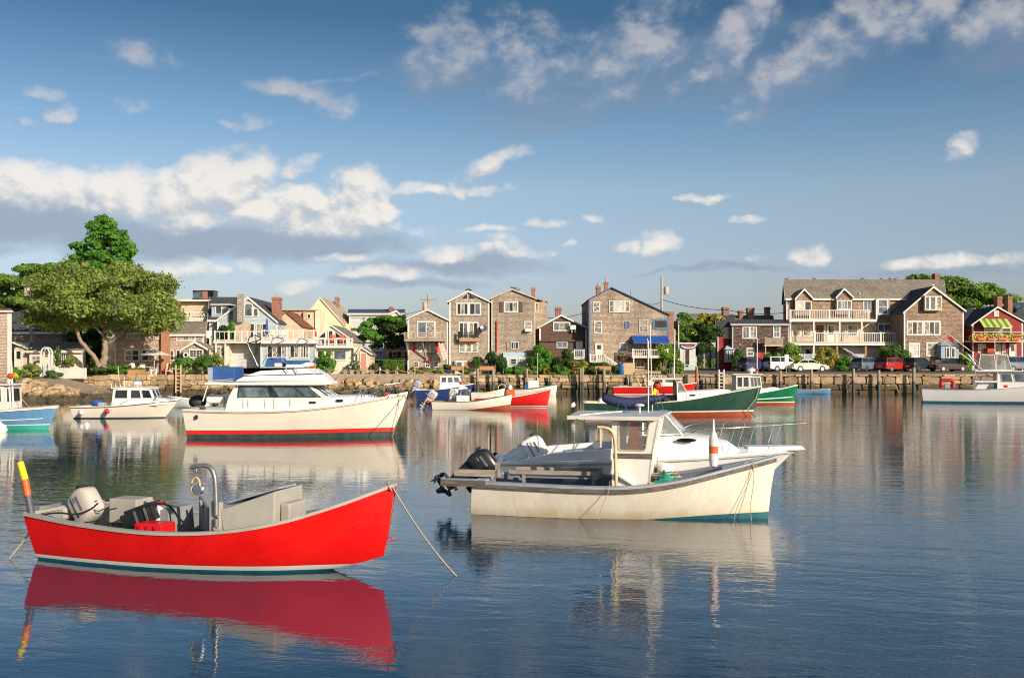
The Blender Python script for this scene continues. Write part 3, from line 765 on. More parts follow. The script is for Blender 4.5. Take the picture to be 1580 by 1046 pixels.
rng = random.Random(7)
def stone_wall(label, x0, x1, Y, ztop, zbot, hs, ws, meshes, seed, cap=True):
    r = random.Random(seed); t = thing('sea_wall', label, 'sea wall', ((x0 + x1) / 2, Y, zbot), 0, None, world=True)
    b = MB(); b.box(x0, x1, Y + .10, Y + .30, zbot - .5, ztop - .05); b.build('backing', 'wall_backing', t)
    z = zbot
    while z < ztop - .12:
        h = min(r.uniform(*hs), ztop - z)
        if ztop - z - h < .2: h = ztop - z
        x = x0
        while x < x1 - .1:
            w = min(r.uniform(*ws) * (1.2 if z < .6 else 1), x1 - x)
            if x1 - x - w < .3: w = x1 - x
            split = h > .55 and r.random() < .25
            for q in range(2 if split else 1):
                hh = h / 2 if split else h
                lay(t, r.choice(meshes), (x + w / 2, Y + r.uniform(-.05, .07), z + hh * (q + .5)), (w * .975, .55, hh * .96), (r.gauss(0, .03), r.gauss(0, .03), r.gauss(0, .03)))
            x += w
        z += h
    return t
m_grey = stone_meshes('stone', ['wall_stone', 'wall_stone_grey', 'wall_stone', 'wall_stone'], 8, 3)
m_warm = stone_meshes('stone', ['wall_stone_warm', 'wall_stone_warm', 'wall_stone'], 6, 4, .08, .05)
m_mid = stone_meshes('stone', ['wall_stone', 'wall_stone_warm', 'wall_stone'], 6, 14, .10, .06)
m_boul = stone_meshes('stone', ['boulder_stone'], 8, 5, .30, .12)
m_rub = stone_meshes('stone', ['rubble_stone'], 8, 6, .28, .13)
stone_wall('long granite sea wall with dark tide band beneath the parked cars', 16.4, 72, 105.0, 1.98, -.25, (.55, .85), (.9, 2.3), m_grey, 21)
stone_wall('warm granite block sea wall behind the pilings below the shingled houses', -5.0, 16.4, 105.0, 1.95, -.25, (.45, .75), (.7, 1.7), m_mid, 22)
stone_wall('pale cut block sea wall below the patio beside the boat ramp', -41.4, -29.6, 102.0, 2.05, -.2, (.42, .60), (.6, 1.3), m_warm, 23)
t = stone_wall('low rough stone wall along the top of the boat ramp', -45.3, -41.2, 98.1, 1.86, -.2, (.4, .6), (.5, 1.0), m_mid, 24)
for k in range(4):
    for q in range(4): lay(t, rng.choice(m_warm), (-41.22 + rng.uniform(-.04, .04), 98.75 + q * 1.0, .12 + k * .52), (.42, .99, .51))
# rubble bank from the block wall to the first pilings
t = thing('rubble_bank', 'sloping bank of tan rubble stones under the cottage garden', 'stone bank', (-17.5, 104, -.3), 0, None, world=True)
mb = MB(); mb.loft([[(x, 104.95, 2.02) for x in np.arange(-29.8, -4.4, 1)], [(x, 104.55, 1.25) for x in np.arange(-29.8, -4.4, 1)], [(x, 100.9, -.6) for x in np.arange(-29.8, -4.4, 1)]], closed=False)
mb.build('backing', 'rubble_stone', t)
mb = MB(); mb.box(-29.6, -5.0, 104.7, 105.3, 1.45, 2.05); mb.build('concrete_wall', 'concrete', t)
for i in range(298):
    x = rng.uniform(-29.6, -5.2); u = rng.random(); s = .22 + .75 * rng.random() ** 2.2 * (1.15 - .3 * u)
    lay(t, rng.choice(m_rub), (x, 101.2 + 3.4 * u, -.35 + 1.75 * u), (s * 1.25, s, s * .85), (rng.uniform(-.4, .4), rng.uniform(-.4, .4), rng.uniform(0, 3)))
# boulders below the ramp
t = thing('boulder_bank', 'big tan boulders heaped along the shore below the ramp', 'boulders', (-41, 86, -.4), 0, None, world=True)
bx0, bx1 = wx(-40, 84), wx(182, 88)
mb = MB(); mb.loft([[(bx0, 85.2, 1.5), (wx(40, 86), 88, 1.45), (wx(120, 86), 88, .45), (bx1, 92, .1)], [(bx0, 81.5, -.6), (wx(40, 84), 83.5, -.6), (wx(120, 85), 85, -.6), (bx1, 87, -.6)]], closed=False); mb.build('backing', 'wall_backing', t)
for i in range(120):
    px = rng.uniform(-38, 176); u = rng.random(); top = 1.75 if px < 45 else 1.75 - 1.55 * (px - 45) / 130
    Y = 83.0 + 3.2 * u + max(0, px - 90) * .03; s = rng.uniform(.6, 1.35) * (.8 if px > 110 else 1)
    lay(t, rng.choice(m_boul), (wx(px, Y), Y, -.25 + u * top), (s * 1.2, s, s * .8), (rng.uniform(-.3, .3), rng.uniform(-.3, .3), rng.uniform(0, 3)))

# ------------------------------------------------------------------ houses on the left shore
def vbox(parent, name, V, a0, a1, b0, b1, Y0, Y1, mat, label=None):
    m_ = MB(); m_.box(V.x(a0, Y0), V.x(a1, Y0), Y0, Y1, V.z(b1, Y0), V.z(b0, Y0)); return m_.build(name, mat, parent, label=label)

# L0 shingled end of a fish house at the frame's left edge
h = thing('fish_house', 'tall windowless shingled building cut off by the left edge of the photo', 'house', (-47, 86, 0), 0, None, world=True)
X1, zt, zb_ = wx(16, 86), wz(482, 86), wz(573, 86)
mb = MB(); mb.extr([(-52, 86, 1.2), (X1, 86, 1.2), (X1, 86, zt), (-52, 86, zt)], (X1 * 6.4 / 86 - .2, 6, 0)); mb.build('wall', 'shingle_pink', h)
mb = MB(); mb.extr([(-52.3, 85.7, zt + .01), (X1 + .25, 85.7, zt + .01), (X1 + .25, 85.7, zt + .16), (-52.3, 85.7, zt + .16)], (0, .3, 0)); mb.build('eave_board', 'trim_white', h)
mb = MB(); mb.loft([[(-52, 85.72, zt + .17), (X1 + .25, 85.72, zt + .17), (X1 - 3.2, 92, zt + .17), (-56, 92, zt + .17)], [(-53, 88.5, zt + .5), (X1 - 1.2, 88.5, zt + .5), (X1 - 1.4, 89.2, zt + .5), (-53, 89.2, zt + .5)]]); mb.build('roof', 'roof_red', h)
mb = MB(); mb.box(X1 - .25, X1 + .03, 85.96, 86.2, 1.2, zt); mb.build('corner_board', 'trim_white', h)
# L1 long house with a dark slate roof
h = ridge_house('long house with a big dark slate roof behind the low cottage', VD, 112, 40, 520, 372, 160, 9, 'shingle_rust', 'roof_dark', zb=2)
# L2 low cottage
h = ridge_house('low cream cottage with a grey roof behind the picket fence', VD, 100, 240, 660, 532, 468, 6.5, 'clap_cream', 'roof_brown', oh=.3)
win(h, VD, 470, 590, 548, 645, 100, nx=2, mun=(3, 4), pane=['glass_dark', 'glass_dark']); win(h, VD, 255, 330, 565, 640, 100, nx=1, mun=(2, 2), pane='glass_curtain')
ext = MB(); ext.box(VD.x(95, 100), VD.x(236, 100), 100.6, 105, 1.6, VD.z(500, 100)); ext.build('wall', 'clap_tan', h)
mb = MB(); mb.extr([(VD.x(85, 100), 100.3, VD.z(468, 100)), (VD.x(243, 100), 100.3, VD.z(530, 100)), (VD.x(243, 100), 100.3, VD.z(520, 100)), (VD.x(85, 100), 100.3, VD.z(456, 100))], (0, 5, 0)); mb.build('porch_roof', 'trim_cream', h)
door(h, VD, 118, 185, 515, 660, 100.6, 'trim_cream')
# arbor and picket fence
t = thing('garden_arbor', 'white arched garden arbor with a pale teal gate', 'arbor', (VD.x(378, 97), 97, 1.75), 0, None, world=True)
xa, xb, zt = VD.x(342, 97), VD.x(410, 97), VD.z(555, 97)
for yy in (96.7, 97.3):
    for xx in (xa, xb):
        mb = MB(); mb.box(xx - .09, xx + .09, yy - .06, yy + .06, 1.5, zt); mb.build('post', 'trim_white', t)
    mb = MB(); mb.tube([((xa + xb) / 2 - math.cos(a) * (xb - xa) / 2, yy, zt + math.sin(a) * .62) for a in np.linspace(0, math.pi, 12)], .075, 6); mb.build('arch', 'trim_white', t)
mb = MB()
for k in range(6): mb.box(xa + .12 + k * .2, xa + .26 + k * .2, 96.95, 97.0, 1.75, 1.75 + 1.15 + .1 * math.sin(k))
mb.box(xa + .1, xb - .1, 97.0, 97.04, 2.0, 2.1); mb.build('gate', 'clap_paleblue', t)
def picket(label, px0, px1, Y, zb, ztp):
    t = thing('picket_fence', label, 'fence', ((wx(px0, Y) + wx(px1, Y)) / 2, Y, zb), 0, None, world=True)
    x = wx(px0, Y); x1 = wx(px1, Y); me = None; k = 0
    while x < x1:
        if me is None:
            m_ = MB(); m_.extr([(0, 0, 0), (.17, 0, 0), (.17, 0, ztp - zb - .08), (.085, 0, ztp - zb), (0, 0, ztp - zb - .08)], (0, .03, 0)); o = m_.build('slat', 'trim_white', None); me = o.data; o.parent = t
        else:
            o = bpy.data.objects.new('slat', me); COL.objects.link(o); o.parent = t
        o.location = Vector((x, Y, zb)) - t.location; x += .205
    m_ = MB(); m_.box(wx(px0, Y), x1, Y + .032, Y + .09, zb + .2, zb + .29); m_.box(wx(px0, Y), x1, Y + .032, Y + .09, ztp - .35, ztp - .26); m_.build('rail', 'trim_white', t)
picket('white picket fence right of the garden arbor above the ramp', 79, 131, 97.2, 1.65, 2.75)
picket('short white picket fence left of the garden arbor', 41, 64, 97.2, 1.65, 2.65)
# L3 two storey tan house behind the big tree
h = ridge_house('tan shingled two storey house half hidden behind the big tree', VA, 106, 100, 520, 540, 440, 8, 'shingle_pink', 'roof_grey')
for a in ((205, 255), (266, 320), (404, 450), (458, 505)): win(h, VA, a[0], a[1], 552, 602, 106, nx=1, mun=(2, 2), pane='glass_curtain', fw=.12)
win(h, VA, 188, 325, 690, 802, 106, nx=2, nz=2, pane=['glass_curtain', 'glass_dark'], fw=.15); win(h, VA, 336, 470, 690, 802, 106, nx=2, nz=2, pane=['glass_dark', 'glass_curtain'], fw=.15)
lat = MB()
for k in range(7): lat.box(VA.x(30 + k * 10, 105), VA.x(33 + k * 10, 105), 105.0, 105.04, 2, VA.z(620, 105))
for k in range(12): lat.box(VA.x(30, 105), VA.x(93, 105), 105.041, 105.07, VA.z(640 + k * 15, 105), VA.z(637 + k * 15, 105))
o = lat.build('garden_trellis', 'trim_white'); recentre(o); tag(o, 'white lattice trellis beside the trunk of the big tree', 'trellis')
# L4 house right of the tall orange chimney
h = ridge_house('tan shingled house with three small upper windows right of the tall orange chimney', VA, 106.4, 515, 897, 556, 450, 7, 'shingle_pink', 'roof_brown')
win(h, VA, 648, 828, 568, 618, 106.4, nx=3, mun=(2, 2), pane=['glass_curtain', 'glass_dark', 'glass_curtain'], fw=.16)
win(h, VA, 573, 632, 698, 795, 106.4, nx=1, nz=2, mun=(2, 1), pane='glass_dark'); door(h, VA, 648, 692, 695, 808, 106.4, 'glass_dark')
chimney(h, VA.x(517, 105.6), VA.x(575, 105.6), 105.5, 106.36, 1.8, VA.z(470, 105.6), 'brick_orange', False)
p0, p1, pa = VA.x(697, 104.6), VA.x(948, 104.6), VA.x(822, 104.6); ze, za = VA.z(692, 104.6), VA.z(628, 104.6)
mb = MB(); mb.extr([(p0 + .2, 104.6, 1.6), (p1 - .9, 104.6, 1.6), (p1 - .9, 104.6, ze + .25), (pa, 104.6, za), (p0 + .2, 104.6, ze)], (0, 1.75, 0)); po = mb.build('porch', 'shingle_pink', h)
roof_pair(po, p0 + .2, ze, pa, za, p1 - .2, ze, 104.35, 107.5, 'roof_brown', trim='trim_white', oh=.12)
win(po, VA, 765, 895, 690, 770, 104.6, nx=2, mun=(2, 3), pane=['glass_dark', 'glass_dark'], fw=.13)
mb = MB(); mb.lathe([(.16, 0), (.30, 0), (.30, .05), (.16, .05), (.16, 0)], (VA.x(738, 104.6), 104.57, VA.z(742, 104.6)), 16, Matrix.Rotation(R(90), 4, 'X')); o = mb.build('life_ring', 'trim_white')
recentre(o); tag(o, 'white life ring hung on the tan porch wall', 'life ring')
# L5 cream upper house with a roof deck
h = thing('flat_roofed_house', 'cream flat roofed house with an upper deck above the tan house', 'house', (VA.x(770, 118), 118, 3), 0, None, world=True)
vbox(h, 'wall', VA, 560, 960, 262, 640, 118, 126, 'clap_cream'); vbox(h, 'wall', VA, 690, 945, 285, 400, 117.7, 117.99, 'clap_tan')
mb = MB(); mb.box(VA.x(548, 117), VA.x(968, 117), 116.8, 126.3, VA.z(262, 117), VA.z(248, 117)); mb.build('roof', 'trim_white', h)
vbox(h, 'deck', VA, 628, 960, 405, 440, 114.6, 117.9, 'trim_cream')
vbox(h, 'wall', VA, 815, 948, 441, 620, 115.6, 117.9, 'clap_cream'); vbox(h, 'window', VA, 575, 628, 290, 345, 117.9, 117.99, 'glass_dark')
railing(h, VA.x(632, 114.8), VA.x(955, 114.8), 114.75, VA.z(405, 114.8), VA.z(352, 114.8), [VA.x(a, 114.8) for a in (636, 660, 785, 950)], gap=.3)
xm0, xm1 = VA.x(795, 114.7), VA.x(910, 114.7); z0, z1 = VA.z(400, 114.7), VA.z(355, 114.7); mb = MB()
for k in range(4):
    a = xm0 + (xm1 - xm0) * k / 4; b = xm0 + (xm1 - xm0) * (k + 1) / 4
    mb.tube([(a, 114.64, z0), (b, 114.64, z1)], .035, 4); mb.tube([(b, 114.60, z0), (a, 114.60, z1)], .035, 4)
mb.build('cross_braces', 'trim_white', h)
t = thing('rooftop_penthouse', 'dark glass rooftop box beside a squat brick chimney on the skyline', 'rooftop box', (VA.x(890, 130), 130, 5), 0, None, world=True)
vbox(t, 'glass_box', VA, 798, 880, 163, 240, 130, 132, 'glass_sky'); vbox(t, 'brick_stack', VA, 882, 930, 172, 240, 129.9, 131.5, 'brick_red'); vbox(t, 'metal_box', VA, 932, 982, 166, 240, 130, 132, 'glass_dark')
vbox(t, 'cornice', VA, 790, 990, 158, 164, 129.7, 132.2, 'trim_grey'); vbox(t, 'base_wall', VA, 690, 1000, 236, 420, 130.2, 136, 'clap_grey')
# L6 blue-grey gabled house with its big deck
h = gable('blue grey gabled house with an arched attic window above the white deck', VB, 112, 100, 705, 425, 440, 415, 195, 10, 'clap_blue', 'roof_dark', ytrim=.2, zb=3)
w_ = ridge_house('dark roofed wing with a dormer left of the blue grey gable', VB, 113, 20, 330, 412, 196, 9, 'clap_blue', 'roof_dark', zb=3)
dm = vbox(w_, 'dormer', VB, 42, 200, 262, 400, 113.3, 117, 'clap_blue'); win(dm, VB, 78, 150, 270, 365, 113.3, pane='glass_sky', fw=.12)
vbox(dm, 'dormer_roof', VB, 30, 235, 255, 266, 112.9, 117.5, 'trim_white')
win(h, VB, 368, 460, 245, 386, 112, nx=1, pane='glass_sky', fw=.13, frame='trim_cream'); win(h, VB, 462, 516, 296, 386, 112, pane='glass_sky', fw=.1, frame='trim_cream')
mb = MB(); xa, xb = VB.x(378, 112), VB.x(455, 112); zz = VB.z(285, 112)
mb.tube([((xa + xb) / 2 - math.cos(a) * (xb - xa) / 2, 111.94, zz + math.sin(a) * .5) for a in np.linspace(0, math.pi, 10)], .05, 6); mb.build('arch_trim', 'trim_cream', h)
win(h, VB, 425, 480, 448, 600, 112, pane='glass_dark', fw=.1); win(h, VB, 490, 620, 450, 600, 112, nx=2, pane=['glass_curtain', 'glass_dark'], fw=.1)
win(h, VB, 205, 262, 325, 440, 112, pane='glass_sky', fw=.06, frame='trim_grey'); vbox(h, 'bay', VB, 255, 410, 442, 610, 110.8, 111.98, 'trim_tan')
mb = MB(); mb.box(VB.x(312, 110.6), VB.x(362, 110.6), 110.2, 110.75, VB.z(440, 110.6), VB.z(165, 110.6)); mb.box(VB.x(308, 110.6), VB.x(366, 110.6), 110.15, 110.8, VB.z(170, 110.6), VB.z(160, 110.6)); mb.build('chimney', 'concrete_block', h)
# the deck house in front
dk = thing('deck_house', 'blue grey lower building carrying the long white railed deck', 'house', (VB.x(700, 106), 106, 2), 0, None, world=True)
vbox(dk, 'wall', VB, 530, 1090, 655, 900, 106, 112, 'clap_blue'); vbox(dk, 'wall', VB, 215, 545, 655, 900, 108.5, 112, 'clap_grey')
vbox(dk, 'deck', VB, 540, 1105, 618, 656, 105.3, 111, 'trim_white'); vbox(dk, 'deck', VB, 60, 538, 628, 650, 106.4, 111, 'trim_white')
vbox(dk, 'wall', VB, 40, 215, 655, 900, 107, 110, 'clap_cream'); win(dk, VB, 85, 180, 680, 790, 107, nx=2, pane='glass_curtain')
win(dk, VB, 598, 805, 668, 803, 106, nx=4, pane=['glass_dark', 'glass_curtain', 'glass_dark', 'glass_curtain'], fw=.12)
win(dk, VB, 828, 930, 668, 803, 106, nx=2, pane=['glass_dark', 'glass_curtain'], fw=.12); win(dk, VB, 934, 1028, 668, 803, 106, nx=3, pane=['glass_curtain', 'glass_dark', 'glass_curtain'], fw=.12)
win(dk, VB, 462, 525, 660, 805, 108.5, pane='glass_curtain', fw=.14)
for a in (535, 1082): vbox(dk, 'corner_board', VB, a, a + 16, 656, 880, 105.93, 106.1, 'trim_white')
railing(dk, VB.x(545, 105.4), VB.x(1095, 105.4), 105.4, VB.z(618, 105.4), VB.z(520, 105.4), [VB.x(a, 105.4) for a in (548, 680, 805, 870, 938, 966, 1075)], gap=.9)
railing(dk, VB.x(70, 106.5), VB.x(535, 106.5), 106.5, VB.z(628, 106.5), VB.z(530, 106.5), [VB.x(a, 106.5) for a in (76, 213, 280, 350, 405, 468)], gap=.5)
for k, a in enumerate((78, 172)): vbox(dk, 'deck_post', VB, a, a + 14, 650, 900, 106.5, 106.65, 'trim_white')
st = MB(); st.extr([(VB.x(215, 105.6), 105.6, VB.z(880, 105.6)), (VB.x(312, 105.6), 105.6, VB.z(780, 105.6)), (VB.x(312, 105.6), 105.6, VB.z(765, 105.6)), (VB.x(215, 105.6), 105.6, VB.z(862, 105.6))], (0, .1, 0))
for k in range(7):
    a = 222 + k * 13; st.box(VB.x(a, 105.6), VB.x(a + 4, 105.6), 105.62, 105.68, VB.z(885 - k * 4, 105.6), VB.z(862 - k * 13, 105.6))
st.build('stair_rail', 'trim_white', dk)
# umbrellas, chairs and pots on the deck
def closed_umbrella(label, V, a, b0, b1, Y, mat):
    t = thing('closed_umbrella', label, 'umbrella', (V.x(a, Y), Y, V.z(b1, Y)), 0, 'folded parasols on the deck', world=True)
    z0, z1 = V.z(b1, Y), V.z(b0, Y); m_ = MB(); m_.lathe([(.05, z0 + .25 * (z1 - z0)), (.19, z0 + .3 * (z1 - z0)), (.17, z0 + .6 * (z1 - z0)), (.06, z1 - .08), (.01, z1)], (V.x(a, Y), Y, 0), 8); m_.build('canopy', mat, t, 50)
    m_ = MB(); m_.tube([(V.x(a, Y), Y, z0), (V.x(a, Y), Y, z1)], .03, 6); m_.build('pole', 'steel', t)
closed_umbrella('folded blue parasol in front of the blue grey gable', VB, 600, 398, 618, 107, 'cloth_blue')
closed_umbrella('folded red parasol at the right end of the white deck', VB, 1086, 498, 618, 106, 'cloth_red')
def adirondack(label, x, y, z, rz, mat, group):
    t = thing('deck_chair', label, 'chair', (x, y, z), rz, group)
    m_ = MB(); m_.cbox((0, -.05, .36), (.55, .55, .04), (R(10), 0, 0)); m_.build('seat', mat, t)
    m_ = MB()
    for k in range(5): m_.cbox((-.22 + k * .11, .32, .72 + .02 * (2 - abs(k - 2))), (.095, .03, .85), (R(-18), 0, 0))
    m_.build('backrest', mat, t)
    for s in (-1, 1):
        m_ = MB(); m_.cbox((s * .32, -.05, .58), (.12, .7, .03)); m_.build('armrest', mat, t)
        m_ = MB(); m_.cbox((s * .3, -.3, .28), (.06, .08, .58)); m_.build('leg', mat, t)
        m_ = MB(); m_.cbox((s * .3, .25, .28), (.06, .08, .58)); m_.build('leg', mat, t)
    return t
zd = VB.z(618, 107)
for a, r_, l in ((578, .3, 'white wooden armchair nearest the folded blue parasol'), (622, -.2, 'second white armchair from the folded blue parasol'), (655, .2, 'third white armchair along the white deck, left of a rail post'), (720, -.3, 'white armchair in front of the brown gable'), (762, .2, 'white armchair at the far right of the deck group')):
    adirondack(l, VB.x(a, 107.5), 107.5, zd, r_, 'trim_white', 'white armchairs on the deck')
adirondack('white armchair at the left end of the side deck', VB.x(20, 108.5), 108.5, VB.z(628, 108), .4, 'trim_white', 'white armchairs on the deck'); adirondack('white armchair beside the potted plants on the side deck', VB.x(130, 108), 108, VB.z(628, 108), .5, 'trim_white', 'white armchairs on the deck')
bush('bushy potted plant at left on the side deck', VB.x(170, 107.4), 107.4, VB.z(628, 107.4), 1.1, 2.0, 'leaf_dark', 51, .8, 'potted_plant', 'plant'); bush('light green potted plant right of the darker one on the side deck', VB.x(240, 107.2), 107.2, VB.z(618, 107.2), .8, 2.1, 'leaf_bright', 52, .8, 'potted_plant', 'plant')
# L7 brick stack, brown gable, tan flat building
h = gable('brown gabled house with a red roof right of the tall brick chimney', VB, 116, 690, 960, 415, 480, 800, 338, 9, 'clap_tan', 'roof_red', 'roof_red', zb=3, corner=False)
chimney(h, VB.x(666, 115), VB.x(742, 115), 114.2, 115.6, 3, VB.z(195, 115), 'brick_red')
h = thing('flat_roofed_house', 'tan flat roofed building between the brick chimney and the yellow house', 'house', (VB.x(920, 122), 122, 3), 0, None, world=True)
vbox(h, 'wall', VB, 742, 1085, 318, 640, 122, 130, 'clap_tan'); vbox(h, 'roof', VB, 735, 1100, 308, 319, 121.6, 130.3, 'trim_tan')
win(h, VB, 1005, 1048, 352, 405, 122, pane='glass_dark'); vbox(h, 'corner_post', VB, 968, 998, 330, 640, 121.5, 121.95, 'trim_tan'); vbox(h, 'wall', VB, 1086, 1135, 322, 640, 121.8, 128, 'clap_cream')
# L8 yellow gable
h = gable('tall yellow gabled house with a tan roof slope', VC, 126, 95, 455, 300, 395, 225, 132, 14, 'clap_yellow', 'roof_tan', 'trim_white', zb=4)
win(h, VC, 218, 262, 266, 358, 126, nz=2, mun=(3, 4), pane='glass_sky', fw=.12); chimney(h, VC.x(384, 135), VC.x(412, 135), 134, 135.4, 8, VC.z(128, 135), 'brick_red', False)
vbox(h, 'wall', VC, 420, 510, 392, 470, 127, 133, 'clap_yellow')
# L9 long grey house, navy roof
h = ridge_house('long grey house with a navy roof behind the garden tree', VC, 130, 515, 1060, 290, 252, 8, 'clap_grey', 'roof_navy', zb=4)
chimney(h, VC.x(925, 133), VC.x(958, 133), 132, 133.2, 8, VC.z(225, 133), 'brick_red', False)
g0, g1, ga = VC.x(912, 128.6), VC.x(1072, 128.6), VC.x(990, 128.6)
mb = MB(); mb.extr([(g0, 128.6, 4), (g1, 128.6, 4), (g1, 128.6, VC.z(335, 128.6)), (ga, 128.6, VC.z(262, 128.6)), (g0, 128.6, VC.z(298, 128.6))], (0, 2, 0)); gb = mb.build('gable_wing', 'clap_cream', h)
roof_pair(gb, g0, VC.z(298, 128.6), ga, VC.z(262, 128.6), g1, VC.z(335, 128.6), 128.4, 132, 'roof_navy', trim='trim_white')
vbox(h, 'roof', VC, 505, 720, 432, 448, 128.6, 129.98, 'roof_dark'); vbox(h, 'wall', VC, 520, 700, 449, 640, 129, 129.9, 'trim_white'); win(h, VC, 645, 680, 322, 350, 130, pane='glass_dark', fw=.08)
# pale blue and maroon houses beyond the parked cars
h = ridge_house('pale blue house in shade behind the garden tree', VC, 127, 590, 900, 560, 500, 6, 'clap_paleblue', 'roof_grey', zb=2.5); win(h, VC, 770, 850, 660, 715, 127, nx=2, pane='glass_sky')
h = ridge_house('maroon house with a dark maroon roof left of the flag house', VC, 121, 905, 1130, 655, 560, 7, 'clap_maroon', 'roof_red', zb=2.2); win(h, VC, 950, 1000, 672, 720, 121, pane='glass_sky', fw=.08); win(h, VC, 1040, 1075, 672, 720, 121, pane='glass_sky', fw=.08)
# L10 A-frame cottage
h = gable('cream cottage with a glazed gable and upper balcony behind the garden tree', VC, 108, 180, 545, 540, 560, 332, 408, 9, 'trim_cream', 'roof_grey', zb=1.8)
def tri_pane(house, pts, Y, frame='trim_white'):
    c = [sum(p[0] for p in pts) / len(pts), sum(p[1] for p in pts) / len(pts)]
    m_ = MB(); n = len(pts)
    for i in range(n):
        a, b = pts[i], pts[(i + 1) % n]; ai = [a[k] + (c[k] - a[k]) * .12 for k in (0, 1)]; bi = [b[k] + (c[k] - b[k]) * .12 for k in (0, 1)]
        m_.extr([(a[0], Y - .06, a[1]), (b[0], Y - .06, b[1]), (bi[0], Y - .06, bi[1]), (ai[0], Y - .06, ai[1])], (0, .055, 0))
    f = m_.build('window', frame, house)
    m_ = MB(); m_.extr([(c[0] + (p[0] - c[0]) * .885, Y - .03, c[1] + (p[1] - c[1]) * .885) for p in pts], (0, .012, 0)); m_.build('pane', 'glass_dark', f)
def vpt(V, l, Y): return [(V.x(a, Y), V.z(b, Y)) for a, b in l]
tri_pane(h, vpt(VC, [(205, 530), (278, 530), (278, 465)], 108), 108); tri_pane(h, vpt(VC, [(376, 530), (448, 530), (376, 468)], 108), 108)
win(h, VC, 300, 358, 452, 600, 108, pane='glass_dark', fw=.12); win(h, VC, 205, 275, 540, 602, 108, pane='glass_sky', fw=.08); win(h, VC, 380, 490, 540, 602, 108, pane='glass_sky', fw=.08)
vbox(h, 'balcony', VC, 178, 555, 608, 634, 105.8, 107.9, 'trim_white'); vbox(h, 'wall', VC, 178, 555, 635, 900, 106.6, 107.9, 'trim_cream')
win(h, VC, 352, 492, 655, 760, 106.6, pane='glass_sky', fw=.14); win(h, VC, 186, 272, 655, 740, 106.6, pane='glass_dark', fw=.14)
railing(h, VC.x(182, 105.9), VC.x(552, 105.9), 105.9, VC.z(608, 105.9), VC.z(540, 105.9), [VC.x(a, 105.9) for a in (186, 272, 308, 372, 388, 490, 515, 545)], gap=.8)
for a, l in ((345, 'dark red chair on the left of the cottage balcony'), (452, 'dark red chair on the right of the cottage balcony')): adirondack(l, VC.x(a, 106.5), 106.5, VC.z(608, 106.5), .2, 'petal_red', 'red balcony chairs')
an = gable('small tan annex with a salmon pink door beside the cream cottage', VC, 105.9, 596, 735, 690, 700, 640, 635, 3.0, 'clap_tan', 'roof_grey', name='annex', zb=1.8, corner=False); door(an, VC, 625, 697, 680, 845, 105.9, 'door_pink', light=False)
vbox(an, 'corner_post', VC, 560, 600, 625, 860, 106.2, 106.5, 'trim_cream')

# ------------------------------------------------------------------ shingled houses in the middle
# house 1: small house with balcony, red shutters and a flag
h1 = gable('small shingled house with a balcony, red shutters and a flag', V3, 109, 122, 382, 262, 272, 250, 204, 9, 'shingle_tan', 'roof_grey', zb=1.6)
win(h1, V3, 180, 302, 274, 382, 109, nx=2, pane=['glass_sky', 'glass_curtain'], fw=.16)
vbox(h1, 'balcony', V3, 98, 356, 385, 405, 107.2, 108.95, 'weathered_wood')
for a in (102, 165, 255, 350):
    p = MB(); p.box(V3.x(a, 107.3) - .06, V3.x(a, 107.3) + .06, 107.25, 107.37, V3.z(386, 107.3), V3.z(345, 107.3)); p.build('post', 'weathered_wood', h1)
for b in (350, 363, 375):
    p = MB(); p.box(V3.x(100, 107.4), V3.x(354, 107.4), 107.375, 107.42, V3.z(b + 3, 107.3), V3.z(b - 3, 107.3)); p.build('rail', 'trim_tan', h1)
for a in (180, 235, 268):
    win(h1, V3, a, a + 32, 415, 475, 109, nz=2, pane='glass_curtain', fw=.09)
for a in (157, 302): vbox(h1, 'shutter', V3, a, a + 14, 410, 476, 108.93, 108.99, 'red_plastic')
for a in (160, 289): win(h1, V3, a, a + 32, 533, 574, 109, mun=(2, 2), pane='glass_dark', fw=.08)
win(h1, V3, 234, 267, 528, 574, 109, mun=(2, 2), pane='glass_dark', fw=.09); vbox(h1, 'awning', V3, 232, 268, 526, 533, 108.7, 108.99, 'red_plastic')
for a, b in ((112, 125), (215, 240)):
    m_ = MB(); m_.tube([(V3.x(a, 107.5), 107.4, V3.z(405, 107.5)), (V3.x(b, 108.9), 108.9, V3.z(520, 108.9))], .09, 5); m_.build('brace', 'weathered_wood', h1)
# flag on a slanting staff
t = thing('wall_flag', 'striped red and white flag hanging from a slanting staff on the balcony house', 'flag', (V3.x(320, 108), 108, V3.z(420, 108)), 0, None, world=True)
fa, fb = Vector((V3.x(318, 108.8), 108.8, V3.z(420, 108.8))), Vector((V3.x(385, 107.2), 107.2, V3.z(505, 107.2)))
m_ = MB(); m_.tube([(V3.x(312, 108.9), 108.9, V3.z(425, 108.9)), (V3.x(332, 107.2), 107.2, V3.z(395, 107.2))], .02, 5); m_.build('staff', 'steel', t)
def vq(a, b, Y): return Vector((V3.x(a, Y), Y, V3.z(b, Y)))
q0, q1, q2, q3 = vq(318, 418, 107.2), vq(340, 398, 107.8), vq(388, 500, 107.9), vq(350, 532, 107.25)
for k in range(13):
    u0, u1 = k / 13, (k + 1) / 13; rows = []
    for j in range(7):
        v = j / 6; a = q0.lerp(q3, v); b = q1.lerp(q2, v); off = Vector((0, .06 * math.sin(v * 7 + u0 * 3), 0))
        rows.append([a.lerp(b, u0) + off, a.lerp(b, u1) + off])
    m_ = MB(); m_.loft(rows, closed=False); m_.build('stripe', 'flag_red' if k % 2 == 0 else 'flag_white', t, 60)
m_ = MB(); rows = []
